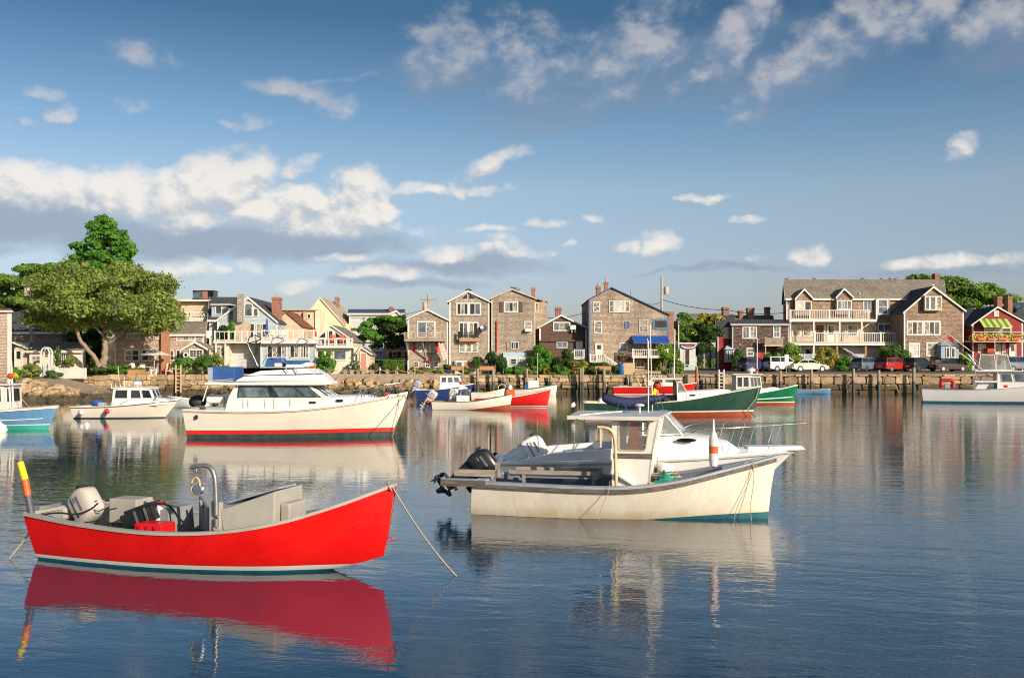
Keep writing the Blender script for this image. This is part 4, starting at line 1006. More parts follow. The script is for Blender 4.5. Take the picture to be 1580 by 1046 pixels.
for j in range(4):
    v = j / 3 * .42; a = q0.lerp(q3, v); b = q1.lerp(q2, v); off = Vector((0, .06 * math.sin(v * 7) - .015, 0)); rows.append([a.lerp(b, .46) + off, a.lerp(b, 1) + off])
m_.loft(rows, closed=False); m_.build('canton', 'flag_blue', t)
# house 2
h2 = gable('tall narrow shingled house with a glazed gable peak', V3, 109, 390, 648, 150, 152, 512, 86, 11, 'shingle_tan', 'roof_brown', zb=1.6, oh=.3)
tri_pane(h2, vpt(V3, [(458, 132), (508, 132), (508, 95)], 109), 109); tri_pane(h2, vpt(V3, [(516, 132), (572, 132), (516, 95)], 109), 109)
win(h2, V3, 435, 516, 154, 238, 109, nx=3, pane=['glass_dark', 'glass_curtain', 'glass_dark'], fw=.15); win(h2, V3, 516, 596, 154, 238, 109, nx=2, pane=['glass_dark', 'glass_sky'], fw=.15)
win(h2, V3, 450, 514, 279, 386, 109, nx=2, pane=['glass_dark', 'glass_sky'], fw=.14); win(h2, V3, 514, 580, 279, 386, 109, nx=2, pane=['glass_curtain', 'glass_dark'], fw=.14)
vbox(h2, 'balcony', V3, 455, 575, 386, 406, 108.3, 108.95, 'orange_wood'); railing(h2, V3.x(452, 108.4), V3.x(578, 108.4), 108.4, V3.z(386, 108.4), V3.z(345, 108.4), [V3.x(a, 108.4) for a in (454, 576)], 'rubber', .18)
for a0, a1 in ((453, 495), (495, 536), (536, 578)): win(h2, V3, a0, a1, 411, 477, 109, nx=1, nz=2, pane='glass_curtain', fw=.11)
vbox(h2, 'wall', V3, 425, 560, 528, 615, 108.6, 108.95, 'trim_cream')
door(h2, V3, 480, 548, 532, 610, 108.6, 'orange_wood', light=False); win(h2, V3, 432, 474, 534, 580, 108.6, pane='glass_sky', fw=.08)
m_ = MB(); m_.lathe([(.02, -.08), (.32, .04), (.38, .10), (.34, .06), (.02, -.04)], (V3.x(612, 108.6), 108.5, V3.z(320, 108.6)), 14, Matrix.Rotation(R(70), 4, 'X')); m_.tube([(V3.x(612, 108.6), 108.98, V3.z(325, 108.6)), (V3.x(612, 108.6), 108.5, V3.z(320, 108.6))], .03, 5)
o = m_.build('satellite_dish', 'metal_grey'); recentre(o); tag(o, 'grey satellite dish on the wall of the tall narrow house', 'satellite dish')
# house 3
h3 = gable('wide tall shingled house with few windows and a brick chimney', V3, 109, 662, 945, 132, 132, 797, 72, 12, 'shingle_grey', 'roof_brown', 'trim_tan', zb=1.6)
wg = vbox(h3, 'wing', V3, 946, 1022, 150, 600, 112, 120, 'shingle_warm'); win(wg, V3, 945, 965, 155, 215, 112, pane='glass_curtain', fw=.08)
m_ = MB(); m_.extr([(V3.x(946, 112), 112, V3.z(130, 112)), (V3.x(1026, 112), 112, V3.z(158, 112)), (V3.x(1026, 112), 112, V3.z(150, 112)), (V3.x(946, 112), 112, V3.z(120, 112))], (0, 8, 0)); m_.build('wing_roof', 'roof_brown', wg)
chimney(h3, V3.x(921, 113), V3.x(944, 113), 112.6, 113.5, 6, V3.z(62, 113), 'brick_red', False)
win(h3, V3, 742, 836, 148, 218, 109, nx=3, pane=['glass_curtain', 'glass_dark', 'glass_curtain'], fw=.14)
for a in (713, 840): vbox(h3, 'shutter', V3, a, a + 23, 150, 217, 108.93, 108.99, 'shingle_brown')
win(h3, V3, 875, 922, 274, 342, 109, nz=2, pane='glass_curtain', fw=.1); vbox(h3, 'air_conditioner', V3, 880, 916, 322, 342, 108.5, 108.92, 'trim_white')
win(h3, V3, 787, 838, 405, 458, 109, nx=3, pane=['glass_dark', 'glass_sky', 'glass_dark'], fw=.08)
for a in (760, 841): vbox(h3, 'shutter', V3, a, a + 20, 405, 459, 108.93, 108.99, 'shingle_grey')
m_ = MB(); m_.tube([(V3.x(696, 108.9), 108.88, V3.z(274, 108.9)), (V3.x(696, 108.9), 108.88, V3.z(472, 108.9))], .06, 6); m_.build('downpipe', 'red_plastic', h3)
vbox(h3, 'wall', V3, 738, 892, 478, 620, 108.6, 108.95, 'clap_paleblue')
win(h3, V3, 740, 768, 518, 562, 108.6, mun=(2, 2), pane='glass_sky', fw=.08); win(h3, V3, 785, 826, 514, 556, 108.6, nz=2, pane='glass_dark', fw=.08); win(h3, V3, 840, 890, 514, 558, 108.6, nx=2, mun=(2, 2), pane='glass_sky', fw=.08)
# house 4
h4 = gable('low dark brown house with a red brick chimney between taller neighbours', V3, 110, 972, 1278, 318, 322, 1112, 240, 9, 'shingle_brown', 'roof_dark', zb=1.6, oh=.3)
vbox(h4, 'wall', V3, 972, 1256, 402, 640, 109.85, 109.98, 'shingle_brown'); vbox(h4, 'ledge', V3, 972, 1250, 396, 403, 109.6, 109.97, 'worn_dark_wood')
win(h4, V3, 1060, 1170, 279, 338, 110, nx=3, pane=['glass_sky', 'glass_curtain', 'glass_sky'], fw=.12); win(h4, V3, 1083, 1153, 405, 448, 109.85, nx=2, pane=['glass_sky', 'glass_sky'], fw=.09)
door(h4, V3, 1208, 1252, 400, 514, 109.85, 'trim_white', light=False); vbox(h4, 'air_conditioner', V3, 1172, 1208, 300, 328, 109.5, 109.95, 'trim_white')
for a in (1180, 1202): vbox(h4, 'bracket', V3, a, a + 5, 328, 348, 109.6, 109.9, 'trim_white')
chimney(h4, V3.x(1076, 113), V3.x(1112, 113), 112.5, 113.6, 5, V3.z(188, 113), 'brick_red', False)
vbox(h4, 'landing', V3, 1196, 1262, 512, 522, 108.4, 109.8, 'trim_white'); railing(h4, V3.x(1196, 108.5), V3.x(1262, 108.5), 108.5, V3.z(512, 108.5), V3.z(460, 108.5), [V3.x(a, 108.5) for a in (1198, 1260)], gap=.2)
m_ = MB(); m_.extr([(V3.x(1140, 108.5), 108.5, V3.z(535, 108.5)), (V3.x(1196, 108.5), 108.5, V3.z(470, 108.5)), (V3.x(1196, 108.5), 108.5, V3.z(460, 108.5)), (V3.x(1140, 108.5), 108.5, V3.z(525, 108.5))], (0, .08, 0)); m_.build('stair_rail', 'trim_white', h4)
# house 5
h5 = gable('big asymmetric shingled house with blue trim and a blue awning', V4, 108, 125, 662, 188, 290, 275, 108, 11, 'shingle_warm', 'roof_dark', 'trim_blue', zb=1.6, oh=.12, ytrim=.03)
win(h5, V4, 150, 200, 196, 268, 108, nz=2, pane='glass_curtain', fw=.1); win(h5, V4, 288, 366, 192, 270, 108, nz=2, pane=['glass_white'], fw=.1)
for a in (260, 368): win(h5, V4, a, a + 30, 192, 270, 108, nz=2, pane='glass_curtain', fw=.07, name='side_window')
win(h5, V4, 160, 212, 328, 414, 108, nz=2, pane='glass_curtain', frame='trim_white'); win(h5, V4, 366, 398, 332, 378, 108, nz=2, pane='glass_sky', frame='trim_blue', fw=.09)
win(h5, V4, 460, 524, 316, 410, 108, nz=2, pane='glass_curtain', frame='trim_tan', fw=.14)
win(h5, V4, 555, 660, 315, 384, 108, pane='glass_dark', frame='trim_blue', fw=.2); door(h5, V4, 166, 220, 476, 552, 108, 'trim_white'); win(h5, V4, 330, 384, 474, 536, 108, nz=2, pane='glass_sky')
vbox(h5, 'entry_deck', V4, 132, 222, 598, 606, 106.9, 107.95, 'trim_white'); railing(h5, V4.x(132, 107), V4.x(222, 107), 107.0, V4.z(600, 107), V4.z(552, 107), [V4.x(a, 107) for a in (134, 176, 220)], gap=.2)
m_ = MB()
for k in range(7): m_.box(V4.x(222 + k * 14, 107), V4.x(236 + k * 14, 107), 106.9, 107.9, 1.6, V4.z(598 + k * 6, 107))
m_.build('stairs', 'trim_grey', h5); m_ = MB(); m_.extr([(V4.x(222, 106.85), 106.8, V4.z(560, 106.85)), (V4.x(320, 106.85), 106.8, V4.z(625, 106.85)), (V4.x(320, 106.85), 106.8, V4.z(616, 106.85)), (V4.x(222, 106.85), 106.8, V4.z(551, 106.85))], (0, .08, 0))
for k in range(10): m_.box(V4.x(224 + k * 10, 106.8), V4.x(227 + k * 10, 106.8), 106.81, 106.86, V4.z(606 + k * 3.6, 106.8), V4.z(562 + k * 6.5, 106.8))
m_.build('stair_rail', 'trim_white', h5)
# awning over the deck: sloping canvas with a valance
m_ = MB(); xa, xb = V4.x(418, 107), V4.x(660, 107); za, zb_, zc = V4.z(428, 107.9), V4.z(470, 106.2), V4.z(480, 106.2)
m_.extr([(xa, 107.95, za), (xa, 106.2, zb_), (xa, 106.2, zc), (xa, 106.24, zc), (xa, 106.24, zb_ + .01), (xa, 107.95, za - .05)], (xb - xa, 0, 0)); m_.build('awning', 'awning_blue', h5)
vbox(h5, 'deck', V4, 418, 656, 568, 577, 106.2, 107.95, 'trim_white'); railing(h5, V4.x(420, 106.3), V4.x(654, 106.3), 106.3, V4.z(570, 106.3), V4.z(518, 106.3), [V4.x(a, 106.3) for a in (420, 535, 654)], gap=.2)
for a in (422, 520): vbox(h5, 'deck_post', V4, a, a + 8, 577, 680, 106.25, 106.35, 'trim_white')
win(h5, V4, 440, 500, 590, 640, 107.95, mun=(2, 3), pane='glass_dark', frame='trim_tan'); vbox(h5, 'shingle_panel', V4, 300, 412, 542, 600, 107.9, 107.99, 'shingle_dark')
chimney(h5, V4.x(174, 112), V4.x(201, 112), 111.5, 112.3, 6, V4.z(98, 112), 'brick_red'); chimney(h5, V4.x(228, 113), V4.x(252, 113), 112.6, 113.3, 6, V4.z(68, 113), 'brick_red'); chimney(h5, V4.x(645, 112), V4.x(690, 112), 111.4, 112.6, 5, V4.z(270, 112), 'brick_red', False)
m_ = MB(); m_.tube([(V4.x(408, 111), 111, V4.z(175, 111)), (V4.x(408, 111), 111, V4.z(120, 111))], .06, 6); m_.build('vent_pipe', 'metal_grey', h5)
vbox(h5, 'stair', V4, 668, 700, 470, 600, 110, 110.2, 'weathered_wood')
t = thing('barrel', 'blue plastic barrel at the corner of the blue trimmed house', 'barrel', (V4.x(345, 106.6), 106.6, 1.95)); m_ = MB(); m_.lathe([(.01, 0), (.42, 0), (.46, .3), (.46, .85), (.42, 1.15), (.01, 1.15)], seg=16); m_.build('body', 'barrel_blue', t, 40); m_ = MB(); m_.lathe([(.47, .30), (.49, .33), (.47, .36)], seg=16); m_.lathe([(.47, .80), (.49, .83), (.47, .86)], seg=16); m_.build('hoop', 'barrel_blue', t); m_ = MB(); m_.lathe([(.01, 1.19), (.43, 1.17), (.43, 1.151), (.01, 1.151)], seg=16); m_.build('lid', 'barrel_blue', t)
t = thing('wooden_bin', 'tan wooden bin beside the blue barrel', 'bin', (V4.x(395, 106.6), 106.6, 1.95)); m_ = MB()
for k in range(5): m_.box(-.58, .58, -.4, -.36, .02 + k * .24, .235 + k * .24)
m_.box(-.58, .58, -.355, .4, 0, 1.2); m_.build('body', 'tan_wood', t); m_ = MB(); m_.box(-.63, .63, -.45, .45, 1.205, 1.26); m_.build('lid', 'tan_wood', t)

# ------------------------------------------------------------------ shed, red house, dark shingled house
h = thing('garden_shed', 'small grey shed with a dark door and a striped bunting', 'shed', (V4.x(790, 118), 118, 2), 0, None, world=True)
vbox(h, 'wall', V4, 738, 842, 482, 625, 118, 123, 'clap_grey'); m_ = MB(); m_.extr([(V4.x(728, 117.5), 117.5, V4.z(482, 117.5)), (V4.x(850, 117.5), 117.5, V4.z(482, 117.5)), (V4.x(850, 117.5), 117.5, V4.z(474, 117.5)), (V4.x(728, 117.5), 117.5, V4.z(474, 117.5))], (0, 6, 0)); m_.build('roof', 'trim_white', h)
door(h, V4, 766, 806, 516, 618, 118, 'glass_dark', 'trim_white', False)
for k in range(3):
    rows = []
    for r0 in ((.30 - .1 * k), (.30 - .1 * (k + 1)) + .004): rows.append([(V4.x(796, 117.8) + 1.75 * (r0 + .7) * .62 * math.cos(a), 117.86 - .01 * k, V4.z(478, 117.8) + 1.6 * (r0 + .3) * .8 * math.sin(a)) for a in np.linspace(math.pi, 2 * math.pi, 10)])
    m_ = MB(); m_.loft(rows, closed=False); m_.build('bunting', ('flag_blue', 'flag_white', 'flag_red')[k], h)
h = ridge_house('blue roofed shed behind the small grey shed', V4, 126, 725, 850, 480, 440, 6, 'clap_paleblue', 'roof_dark', zb=2, corner=False)
h = ridge_house('distant grey roofed house beyond the leafy trees', V4, 150, 800, 1040, 330, 285, 8, 'clap_grey', 'roof_grey', zb=4)
h = ridge_house('narrow red clapboard house beside the dark shingled house', V4, 124, 990, 1100, 372, 290, 9, 'clap_red', 'roof_dark', 'trim_grey', zb=1.8)
win(h, V4, 1032, 1080, 372, 446, 124, nz=2, mun=(3, 4), pane='glass_sky', fw=.12)
by = vbox(h, 'bay', V4, 1046, 1104, 520, 605, 122.8, 123.95, 'clap_paleblue'); win(by, V4, 1052, 1072, 525, 590, 122.8, pane='glass_sky', fw=.08); win(by, V4, 1078, 1098, 525, 590, 122.8, pane='glass_sky', fw=.08)
m_ = MB(); m_.loft([[(V4.x(1040, 122.6), 122.5, V4.z(520, 122.6)), (V4.x(1110, 122.6), 122.5, V4.z(520, 122.6)), (V4.x(1110, 122.6), 124, V4.z(520, 122.6)), (V4.x(1040, 122.6), 124, V4.z(520, 122.6))], [(V4.x(1064, 122.6), 123.8, V4.z(488, 122.6)), (V4.x(1086, 122.6), 123.8, V4.z(488, 122.6)), (V4.x(1086, 122.6), 124, V4.z(488, 122.6)), (V4.x(1064, 122.6), 124, V4.z(488, 122.6))]]); m_.build('bay_roof', 'clap_paleblue', by)
chimney(h, V4.x(1018, 129), V4.x(1056, 129), 128, 129.2, 5, V4.z(240, 129), 'brick_red', False)
h = ridge_house('dark weathered shingled house with a small balcony beside the parked cars', V4, 123, 1088, 1470, 352, 325, 9, 'shingle_dark', 'roof_dark', 'trim_grey', zb=1.8)
b2 = MB(); b2.extr([(V4.x(1090, 130), 130, V4.z(352, 130)), (V4.x(1090, 134), 134, V4.z(290, 134)), (V4.x(1090, 138), 138, V4.z(352, 138))], (V4.x(1365, 134) - V4.x(1090, 134), 0, 0)); b2.build('roof', 'roof_grey', h)
win(h, V4, 1156, 1205, 364, 448, 123, nx=2, nz=1, pane='glass_sky', fw=.12); win(h, V4, 1205, 1253, 364, 448, 123, nx=2, pane='glass_curtain', fw=.12)
win(h, V4, 1362, 1412, 358, 442, 123, nz=2, mun=(2, 1), pane='glass_sky', fw=.14); win(h, V4, 1184, 1237, 508, 566, 123, nz=2, pane='glass_sky', fw=.14)
vbox(h, 'balcony', V4, 1306, 1432, 488, 498, 121.6, 122.95, 'trim_tan')
for k in range(9): vbox(h, 'balcony_board', V4, 1308 + k * 13.7, 1320 + k * 13.7, 440, 487, 121.6, 121.66, 'weathered_wood_z')
for a in (1310, 1425): vbox(h, 'balcony_post', V4, a, a + 6, 436, 600, 121.67, 121.75, 'trim_tan')
for a0, a1, b0 in ((1130, 1156, 262), (1186, 1230, 243), (1308, 1336, 238)): chimney(h, V4.x(a0, 133), V4.x(a1, 133), 132.4, 133.4, 5, V4.z(b0, 133), 'brick_red', False)

# ------------------------------------------------------------------ the big shingled house on the right
YB, YD = 127.0, 124.4
h8 = ridge_house('big brown shingled house with two white railed decks above the parked cars', V5, YB, 95, 1085, 205, 92, 11, 'shingle_rust', 'roof_brown', zb=2, oh=.3)
wg = MB(); yw = 122.5; wl, wr, wa = V5.x(830, yw), V5.x(1202, yw), V5.x(1010, yw); zl, zr, za = V5.z(290, yw), V5.z(280, yw), V5.z(135, yw)
wg.extr([(wl, yw, 1.8), (wr, yw, 1.8), (wr, yw, zr), (wa, yw, za), (wl, yw, zl)], (0, 10, 0)); wing = wg.build('gable_wing', 'shingle_rust', h8)
roof_pair(wing, wl, zl, wa, za, wr, zr, yw - .25, yw + 10, 'roof_dark', trim='trim_white', oh=.3)
for x0, x1, zt in ((wl - .02, wl + .14, zl), (wr - .14, wr + .02, zr - .1)):
    c = MB(); c.box(x0, x1, yw - .03, yw + .15, 1.8, zt); c.build('corner_board', 'trim_white', wing)
# bay window, four-sash window, lower windows, blue porch of the wing
bay = vbox(wing, 'bay', V5, 955, 1064, 186, 282, 121.9, 122.49, 'shingle_rust')
win(wing, V5, 960, 990, 190, 278, 121.9, pane='glass_sky', fw=.12, frame='trim_cream'); win(wing, V5, 990, 1030, 190, 278, 121.9, nx=1, pane='glass_sky', fw=.12); win(wing, V5, 1030, 1064, 190, 278, 121.9, pane='glass_curtain', fw=.12, frame='trim_cream')
win(wing, V5, 845, 948, 344, 436, yw, nx=3, pane=['glass_curtain', 'glass_dark', 'glass_curtain'], fw=.17); win(wing, V5, 950, 1057, 344, 436, yw, nx=3, pane=['glass_curtain', 'glass_dark', 'glass_sky'], fw=.17)
win(wing, V5, 858, 928, 482, 572, yw, nz=2, pane='glass_white', fw=.16); win(wing, V5, 968, 1042, 478, 566, yw, nz=3, pane='glass_curtain', fw=.16)
pb = vbox(wing, 'porch', V5, 1062, 1172, 498, 580, 121.4, 122.45, 'door_blue'); m_ = MB(); m_.loft([[(V5.x(1056, 121.3), 121.2, V5.z(500, 121.3)), (V5.x(1178, 121.3), 121.2, V5.z(500, 121.3)), (V5.x(1178, 121.3), 122.45, V5.z(500, 121.3)), (V5.x(1056, 121.3), 122.45, V5.z(500, 121.3))], [(V5.x(1075, 121.3), 122.0, V5.z(478, 121.3)), (V5.x(1160, 121.3), 122.0, V5.z(478, 121.3)), (V5.x(1160, 121.3), 122.45, V5.z(478, 121.3)), (V5.x(1075, 121.3), 122.45, V5.z(478, 121.3))]]); m_.build('porch_roof', 'door_blue', pb); win(pb, V5, 1090, 1115, 510, 575, 121.4, pane='glass_dark', fw=.08); win(pb, V5, 1122, 1148, 510, 575, 121.4, pane='glass_dark', fw=.08)
# dormers
for a0, aa, a1, b1, b0 in ((142, 203, 264, 214, 150), (397, 452, 515, 206, 147)):
    x0, xm, x1 = V5.x(a0, 126.4), V5.x(aa, 126.4), V5.x(a1, 126.4); z0, z1 = V5.z(b1, 126.4), V5.z(b0, 126.4)
    m_ = MB(); m_.extr([(x0 + .15, 126.4, z0 - 2.0), (x1 - .15, 126.4, z0 - 2.0), (x1 - .15, 126.4, z0 + .1), (xm, 126.4, z1 - .12), (x0 + .15, 126.4, z0 + .1)], (0, 5, 0)); dm = m_.build('dormer', 'shingle_rust', h8)
    roof_pair(dm, x0 + .1, z0 + .08, xm, z1, x1 - .1, z0 + .08, 126.1, 131.5, 'roof_brown', trim='trim_white', oh=.1)
win(h8, V5, 150, 206, 220, 282, 126.4, pane='glass_white', fw=.12); win(h8, V5, 206, 252, 220, 282, 126.4, nx=1, pane='glass_dark', fw=.12); win(h8, V5, 410, 502, 216, 276, 126.4, nx=4, pane=['glass_sky', 'glass_curtain', 'glass_sky', 'glass_sky'], fw=.12)
win(h8, V5, 574, 626, 215, 290, YB, nx=2, pane='glass_sky', fw=.12); win(h8, V5, 664, 728, 208, 304, YB - .6, nz=2, pane='glass_sky', fw=.14); vbox(h8, 'bay', V5, 655, 740, 206, 312, YB - .59, YB - .01, 'trim_grey')
# decks
def vdeck(a0, a1, b0, b1, y0=YD): vbox(h8, 'deck', V5, a0, a1, b0, b1, y0, YB - .05, 'trim_white')
vdeck(112, 660, 335, 350); vdeck(130, 828, 482, 498)
railing(h8, V5.x(115, YD), V5.x(612, YD), YD + .05, V5.z(337, YD), V5.z(276, YD), [V5.x(a, YD) for a in (118, 240, 364, 486, 610)], gap=.22)
railing(h8, V5.x(268, YD), V5.x(824, YD), YD + .05, V5.z(483, YD), V5.z(418, YD), [V5.x(a, YD) for a in (270, 408, 556, 684, 818)], gap=.22)
railing(h8, V5.x(135, YD), V5.x(266, YD), YD + .05, V5.z(483, YD), V5.z(446, YD), [V5.x(138, YD)], 'trim_grey', gap=.22)
for a, b0, b1 in ((116, 350, 482), (424, 350, 418), (655, 212, 335), (262, 350, 418), (562, 350, 418), (262, 498, 575)): vbox(h8, 'deck_post', V5, a, a + 9, b0, b1, YD, YD + .15, 'trim_white')
for a in (408, 586): vbox(h8, 'deck_post', V5, a, a + 10, 498, 575, YD + .2, YD + .35, 'orange_wood')
vbox(h8, 'wall', V5, 112, 655, 350, 480, YB - .4, YB - .01, 'clap_tan')
for a0, a1, pn in ((130, 182, 'glass_curtain'), (196, 250, 'glass_curtain'), (426, 468, 'glass_curtain'), (474, 540, 'glass_sky')): win(h8, V5, a0, a1, 368, 440, YB - .4, nz=2, pane=pn, fw=.12)
for a0, a1, mt in ((272, 332, 'shingle_brown'), (348, 400, 'trim_white')): door(h8, V5, a0, a1, 366, 480, YB - .4, mt, light=(mt == 'trim_white'))
m_ = MB(); m_.lathe([(.16, 0), (.22, .05), (.28, 0), (.22, -.05), (.16, 0)], (V5.x(290, YB - .5), YB - .50, V5.z(395, YB - .5)), 14, Matrix.Rotation(R(90), 4, 'X')); o = m_.build('door_wreath', 'petal_orange'); recentre(o); tag(o, 'round orange wreath on the brown door of the big house', 'wreath')
win(h8, V5, 664, 750, 360, 415, YB, nx=2, pane='glass_sky', fw=.14); win(h8, V5, 780, 800, 350, 440, YB, pane='glass_sky', fw=.08)
# ground floor: grey wall, white windows, door and stair under the deck
vbox(h8, 'wall', V5, 105, 828, 499, 600, YB - .5, YB - .05, 'clap_grey'); door(h8, V5, 205, 258, 512, 580, YB - .5, 'door_blue'); win(h8, V5, 140, 178, 515, 572, YB - .5, pane='glass_dark', fw=.1)
m_ = MB()
for k in range(9): m_.box(V5.x(425 + k * 13, 125), V5.x(440 + k * 13, 125), 125.2, 126.2, V5.z(508 + k * 8, 125), V5.z(503 + k * 8, 125))
m_.build('stairs', 'trim_grey', h8)
for yy in (125.1, 126.25):
    m_ = MB(); m_.extr([(V5.x(420, 125), yy, V5.z(500, 125)), (V5.x(560, 125), yy, V5.z(580, 125)), (V5.x(560, 125), yy, V5.z(572, 125)), (V5.x(420, 125), yy, V5.z(490, 125))], (0, .06, 0)); m_.build('stringer', 'trim_grey', h8)
m_ = MB(); sx0, sx1 = V5.x(610, 126), V5.x(652, 126); zr0, zr1 = V5.z(480, 126), V5.z(350, 126)
for q in range(2):
    m_.tube([(sx0 if q else sx1, 125.2 + q * .8, zr0), (sx1 if q else sx0, 125.2 + q * .8, (zr0 + zr1) / 2), (sx0 if q else sx1, 125.2 + q * .8, zr1)], .05, 5)
m_.build('spiral_stair', 'rubber', h8)
chimney(h8, V5.x(1016, 134), V5.x(1044, 134), 133.6, 134.6, 8, V5.z(52, 134), 'brick_red', False)
m_ = MB(); m_.tube([(V5.x(552, 128), 128, V5.z(198, 128)), (V5.x(552, 128), 128, V5.z(170, 128))], .1, 8); m_.build('vent_pipe', 'trim_white', h8)

# house 9: red house with a green awning
h9 = gable('red gabled house with a green striped awning and flower balcony', V5, 122, 1258, 1572, 368, 352, 1410, 262, 10, 'clap_red', 'roof_dark', zb=1.8, oh=.35)
vbox(h9, 'wing', V5, 1206, 1257, 372, 580, 124, 131, 'clap_red'); m_ = MB(); m_.extr([(V5.x(1200, 123.6), 123.6, V5.z(372, 123.6)), (V5.x(1262, 123.6), 123.6, V5.z(368, 123.6)), (V5.x(1262, 129), 129, V5.z(262, 129)), (V5.x(1200, 129), 129, V5.z(280, 129))], (0, 0, .15)); m_.build('roof', 'roof_dark', h9)
m_ = MB(); xa, xb = V5.x(1318, 121), V5.x(1498, 121); ns = 9
for k in range(ns):
    a, b = xa + (xb - xa) * k / ns, xa + (xb - xa) * (k + 1) / ns; m_.cur = k % 2
    m_.extr([(a, 121.95, V5.z(332, 121.9)), (a, 120.6, V5.z(380, 120.6)), (a, 120.6, V5.z(386, 120.6)), (a, 120.64, V5.z(386, 120.6)), (a, 121.95, V5.z(336, 121.9))], (b - a, 0, 0))
m_.build('awning', ['canvas_green', 'leaf_lime'], h9)
win(h9, V5, 1330, 1500, 386, 462, 122, nx=3, pane=['glass_dark', 'glass_curtain', 'glass_dark'], fw=.12); win(h9, V5, 1392, 1422, 282, 318, 122, pane='glass_white', fw=.1)
vbox(h9, 'balcony', V5, 1262, 1600, 464, 478, 119.8, 121.95, 'trim_tan')
for b in (412, 430): vbox(h9, 'rail', V5, 1262, 1600, b, b + 6, 119.85, 119.92, 'trim_tan')
for a in (1266, 1345, 1420, 1500, 1575): vbox(h9, 'post', V5, a, a + 6, 410, 464, 119.93, 120.02, 'trim_tan')
for k, (a0, a1) in enumerate(((1295, 1345), (1356, 1410), (1425, 1485), (1505, 1560))):
    t = thing('flower_box', 'orange flower box on the red house balcony, number %s from the left' % ('one', 'two', 'three', 'four')[k], 'flower box', (V5.x((a0 + a1) / 2, 119.7), 119.6, V5.z(464, 119.7)), 0, 'flower boxes on the red balcony', world=True)
    t['label'] = ('orange flower box at the left end of the red balcony', 'orange flower box below the left half of the green awning', 'orange flower box below the right half of the green awning', 'orange flower box at the right end of the red balcony')[k]
    vbox(t, 'box', V5, a0, a1, 448, 464, 119.5, 119.8, 'orange_paint'); leaf_obj('blossom', leaf_cloud(random.Random(90 + k), [((V5.x((a0 + a1) / 2, 119.6), 119.65, V5.z(444, 119.6)), (1.6, .3, .35))], 180, .1), ('petal_yellow', 'leaf_lime')[k % 2], t)
win(h9, V5, 1290, 1340, 486, 545, 122, nx=2, mun=(2, 3), pane='glass_curtain', fw=.12); door(h9, V5, 1440, 1462, 486, 572, 122, 'trim_white'); door(h9, V5, 1486, 1530, 486, 572, 122, 'trim_white'); vbox(h9, 'bench_box', V5, 1352, 1395, 516, 545, 121.3, 121.9, 'petal_red'); door(h9, V5, 1392, 1432, 486, 572, 122, 'trim_white')
chimney(h9, V5.x(1404, 127), V5.x(1434, 127), 126.6, 127.6, 6, V5.z(196, 127), 'brick_red', False); chimney(h9, V5.x(1470, 127), V5.x(1498, 127), 126.6, 127.6, 5, V5.z(196, 127), 'brick_red', False)
h = ridge_house('dark roofed house with a skylight at the right edge', V5, 131, 1490, 1760, 345, 235, 9, 'clap_maroon', 'roof_dark', zb=2)
m_ = MB(); q = [V5.x(1548, 132), V5.x(1588, 132)]; m_.extr([(q[0], 132.2, V5.z(287, 132.2)), (q[1], 132.2, V5.z(270, 132.2)), (q[1], 133.4, V5.z(258, 133.4)), (q[0], 133.4, V5.z(262, 133.4))], (0, -.1, .25)); m_.build('skylight', 'glass_sky', h)

# gulls on the ridges
def gull(label, V, a, b, Y, rz, mat='bird_dark', sc=.8):
    t = thing('gull', label, 'bird', (V.x(a, Y), Y, V.z(b, Y)), rz, 'gulls resting on the roofs'); m_ = MB()
    rings = []
    for x, r, z in ((-.30, .01, .22), (-.2, .05, .2), (-.08, .10, .19), (.06, .11, .20), (.15, .075, .26), (.19, .05, .33), (.22, .06, .38), (.28, .05, .39), (.31, .02, .38), (.38, .008, .36)):
        rings.append([(x * sc, r * sc * math.cos(k * math.pi / 4), (z + r * math.sin(k * math.pi / 4)) * sc) for k in range(8)])
    m_.loft(rings); m_.build('body', mat, t, 60)
    for s in (-1, 1):
        m_ = MB(); m_.loft([[(-.34 * sc, s * .04 * sc, .24 * sc), (-.1 * sc, s * .115 * sc, .15 * sc), (.1 * sc, s * .11 * sc, .2 * sc), (.05 * sc, s * .08 * sc, .3 * sc), (-.15 * sc, s * .06 * sc, .29 * sc)], [(-.34 * sc, s * .05 * sc, .24 * sc), (-.1 * sc, s * .13 * sc, .15 * sc), (.1 * sc, s * .125 * sc, .2 * sc), (.05 * sc, s * .095 * sc, .3 * sc), (-.15 * sc, s * .075 * sc, .29 * sc)]]); m_.build('wing', mat, t)
        m_ = MB(); m_.tube([(0, s * .04 * sc, .12 * sc), (.01, s * .04 * sc, 0)], .008 * sc, 4); m_.build('leg', 'bird_dark', t)
zz = {}
for i, (l, V, a, b, Y, rz) in enumerate((('gull at the peak of the tall narrow house, left one', V3, 507, 79, 110, 0), ('gull at the peak of the tall narrow house, right one', V3, 524, 80, 110.5, 2.6), ('gull on the left of the wide tall house ridge', V3, 797, 66, 110, 3), ('gull second from left on the wide tall house ridge', V3, 806, 66, 112, .4), ('gull third from left on the wide tall house ridge', V3, 818, 72, 113, 0), ('gull on the right slope of the wide tall house', V3, 836, 80, 113.5, .6), ('gull at the left end of the big roof ridge', V5, 97, 87, 132.6, 0), ('gull at mid left of the big roof ridge', V5, 268, 87, 132.6, 3), ('gull near the middle of the big roof ridge', V5, 570, 87, 132.6, 0), ('gull at mid right of the big roof ridge', V5, 686, 87, 132.6, .5), ('gull left of the tree on the big roof ridge', V5, 742, 87, 132.6, 3), ('rightmost gull of the row along the big ridge', V5, 775, 87, 132.6, .3))):
    gull(l, V, a, b + 3, Y, rz)
gull('white gull perched on the peak of the gable wing', V5, 1008, 130, 122.6, 3, 'bird_white')

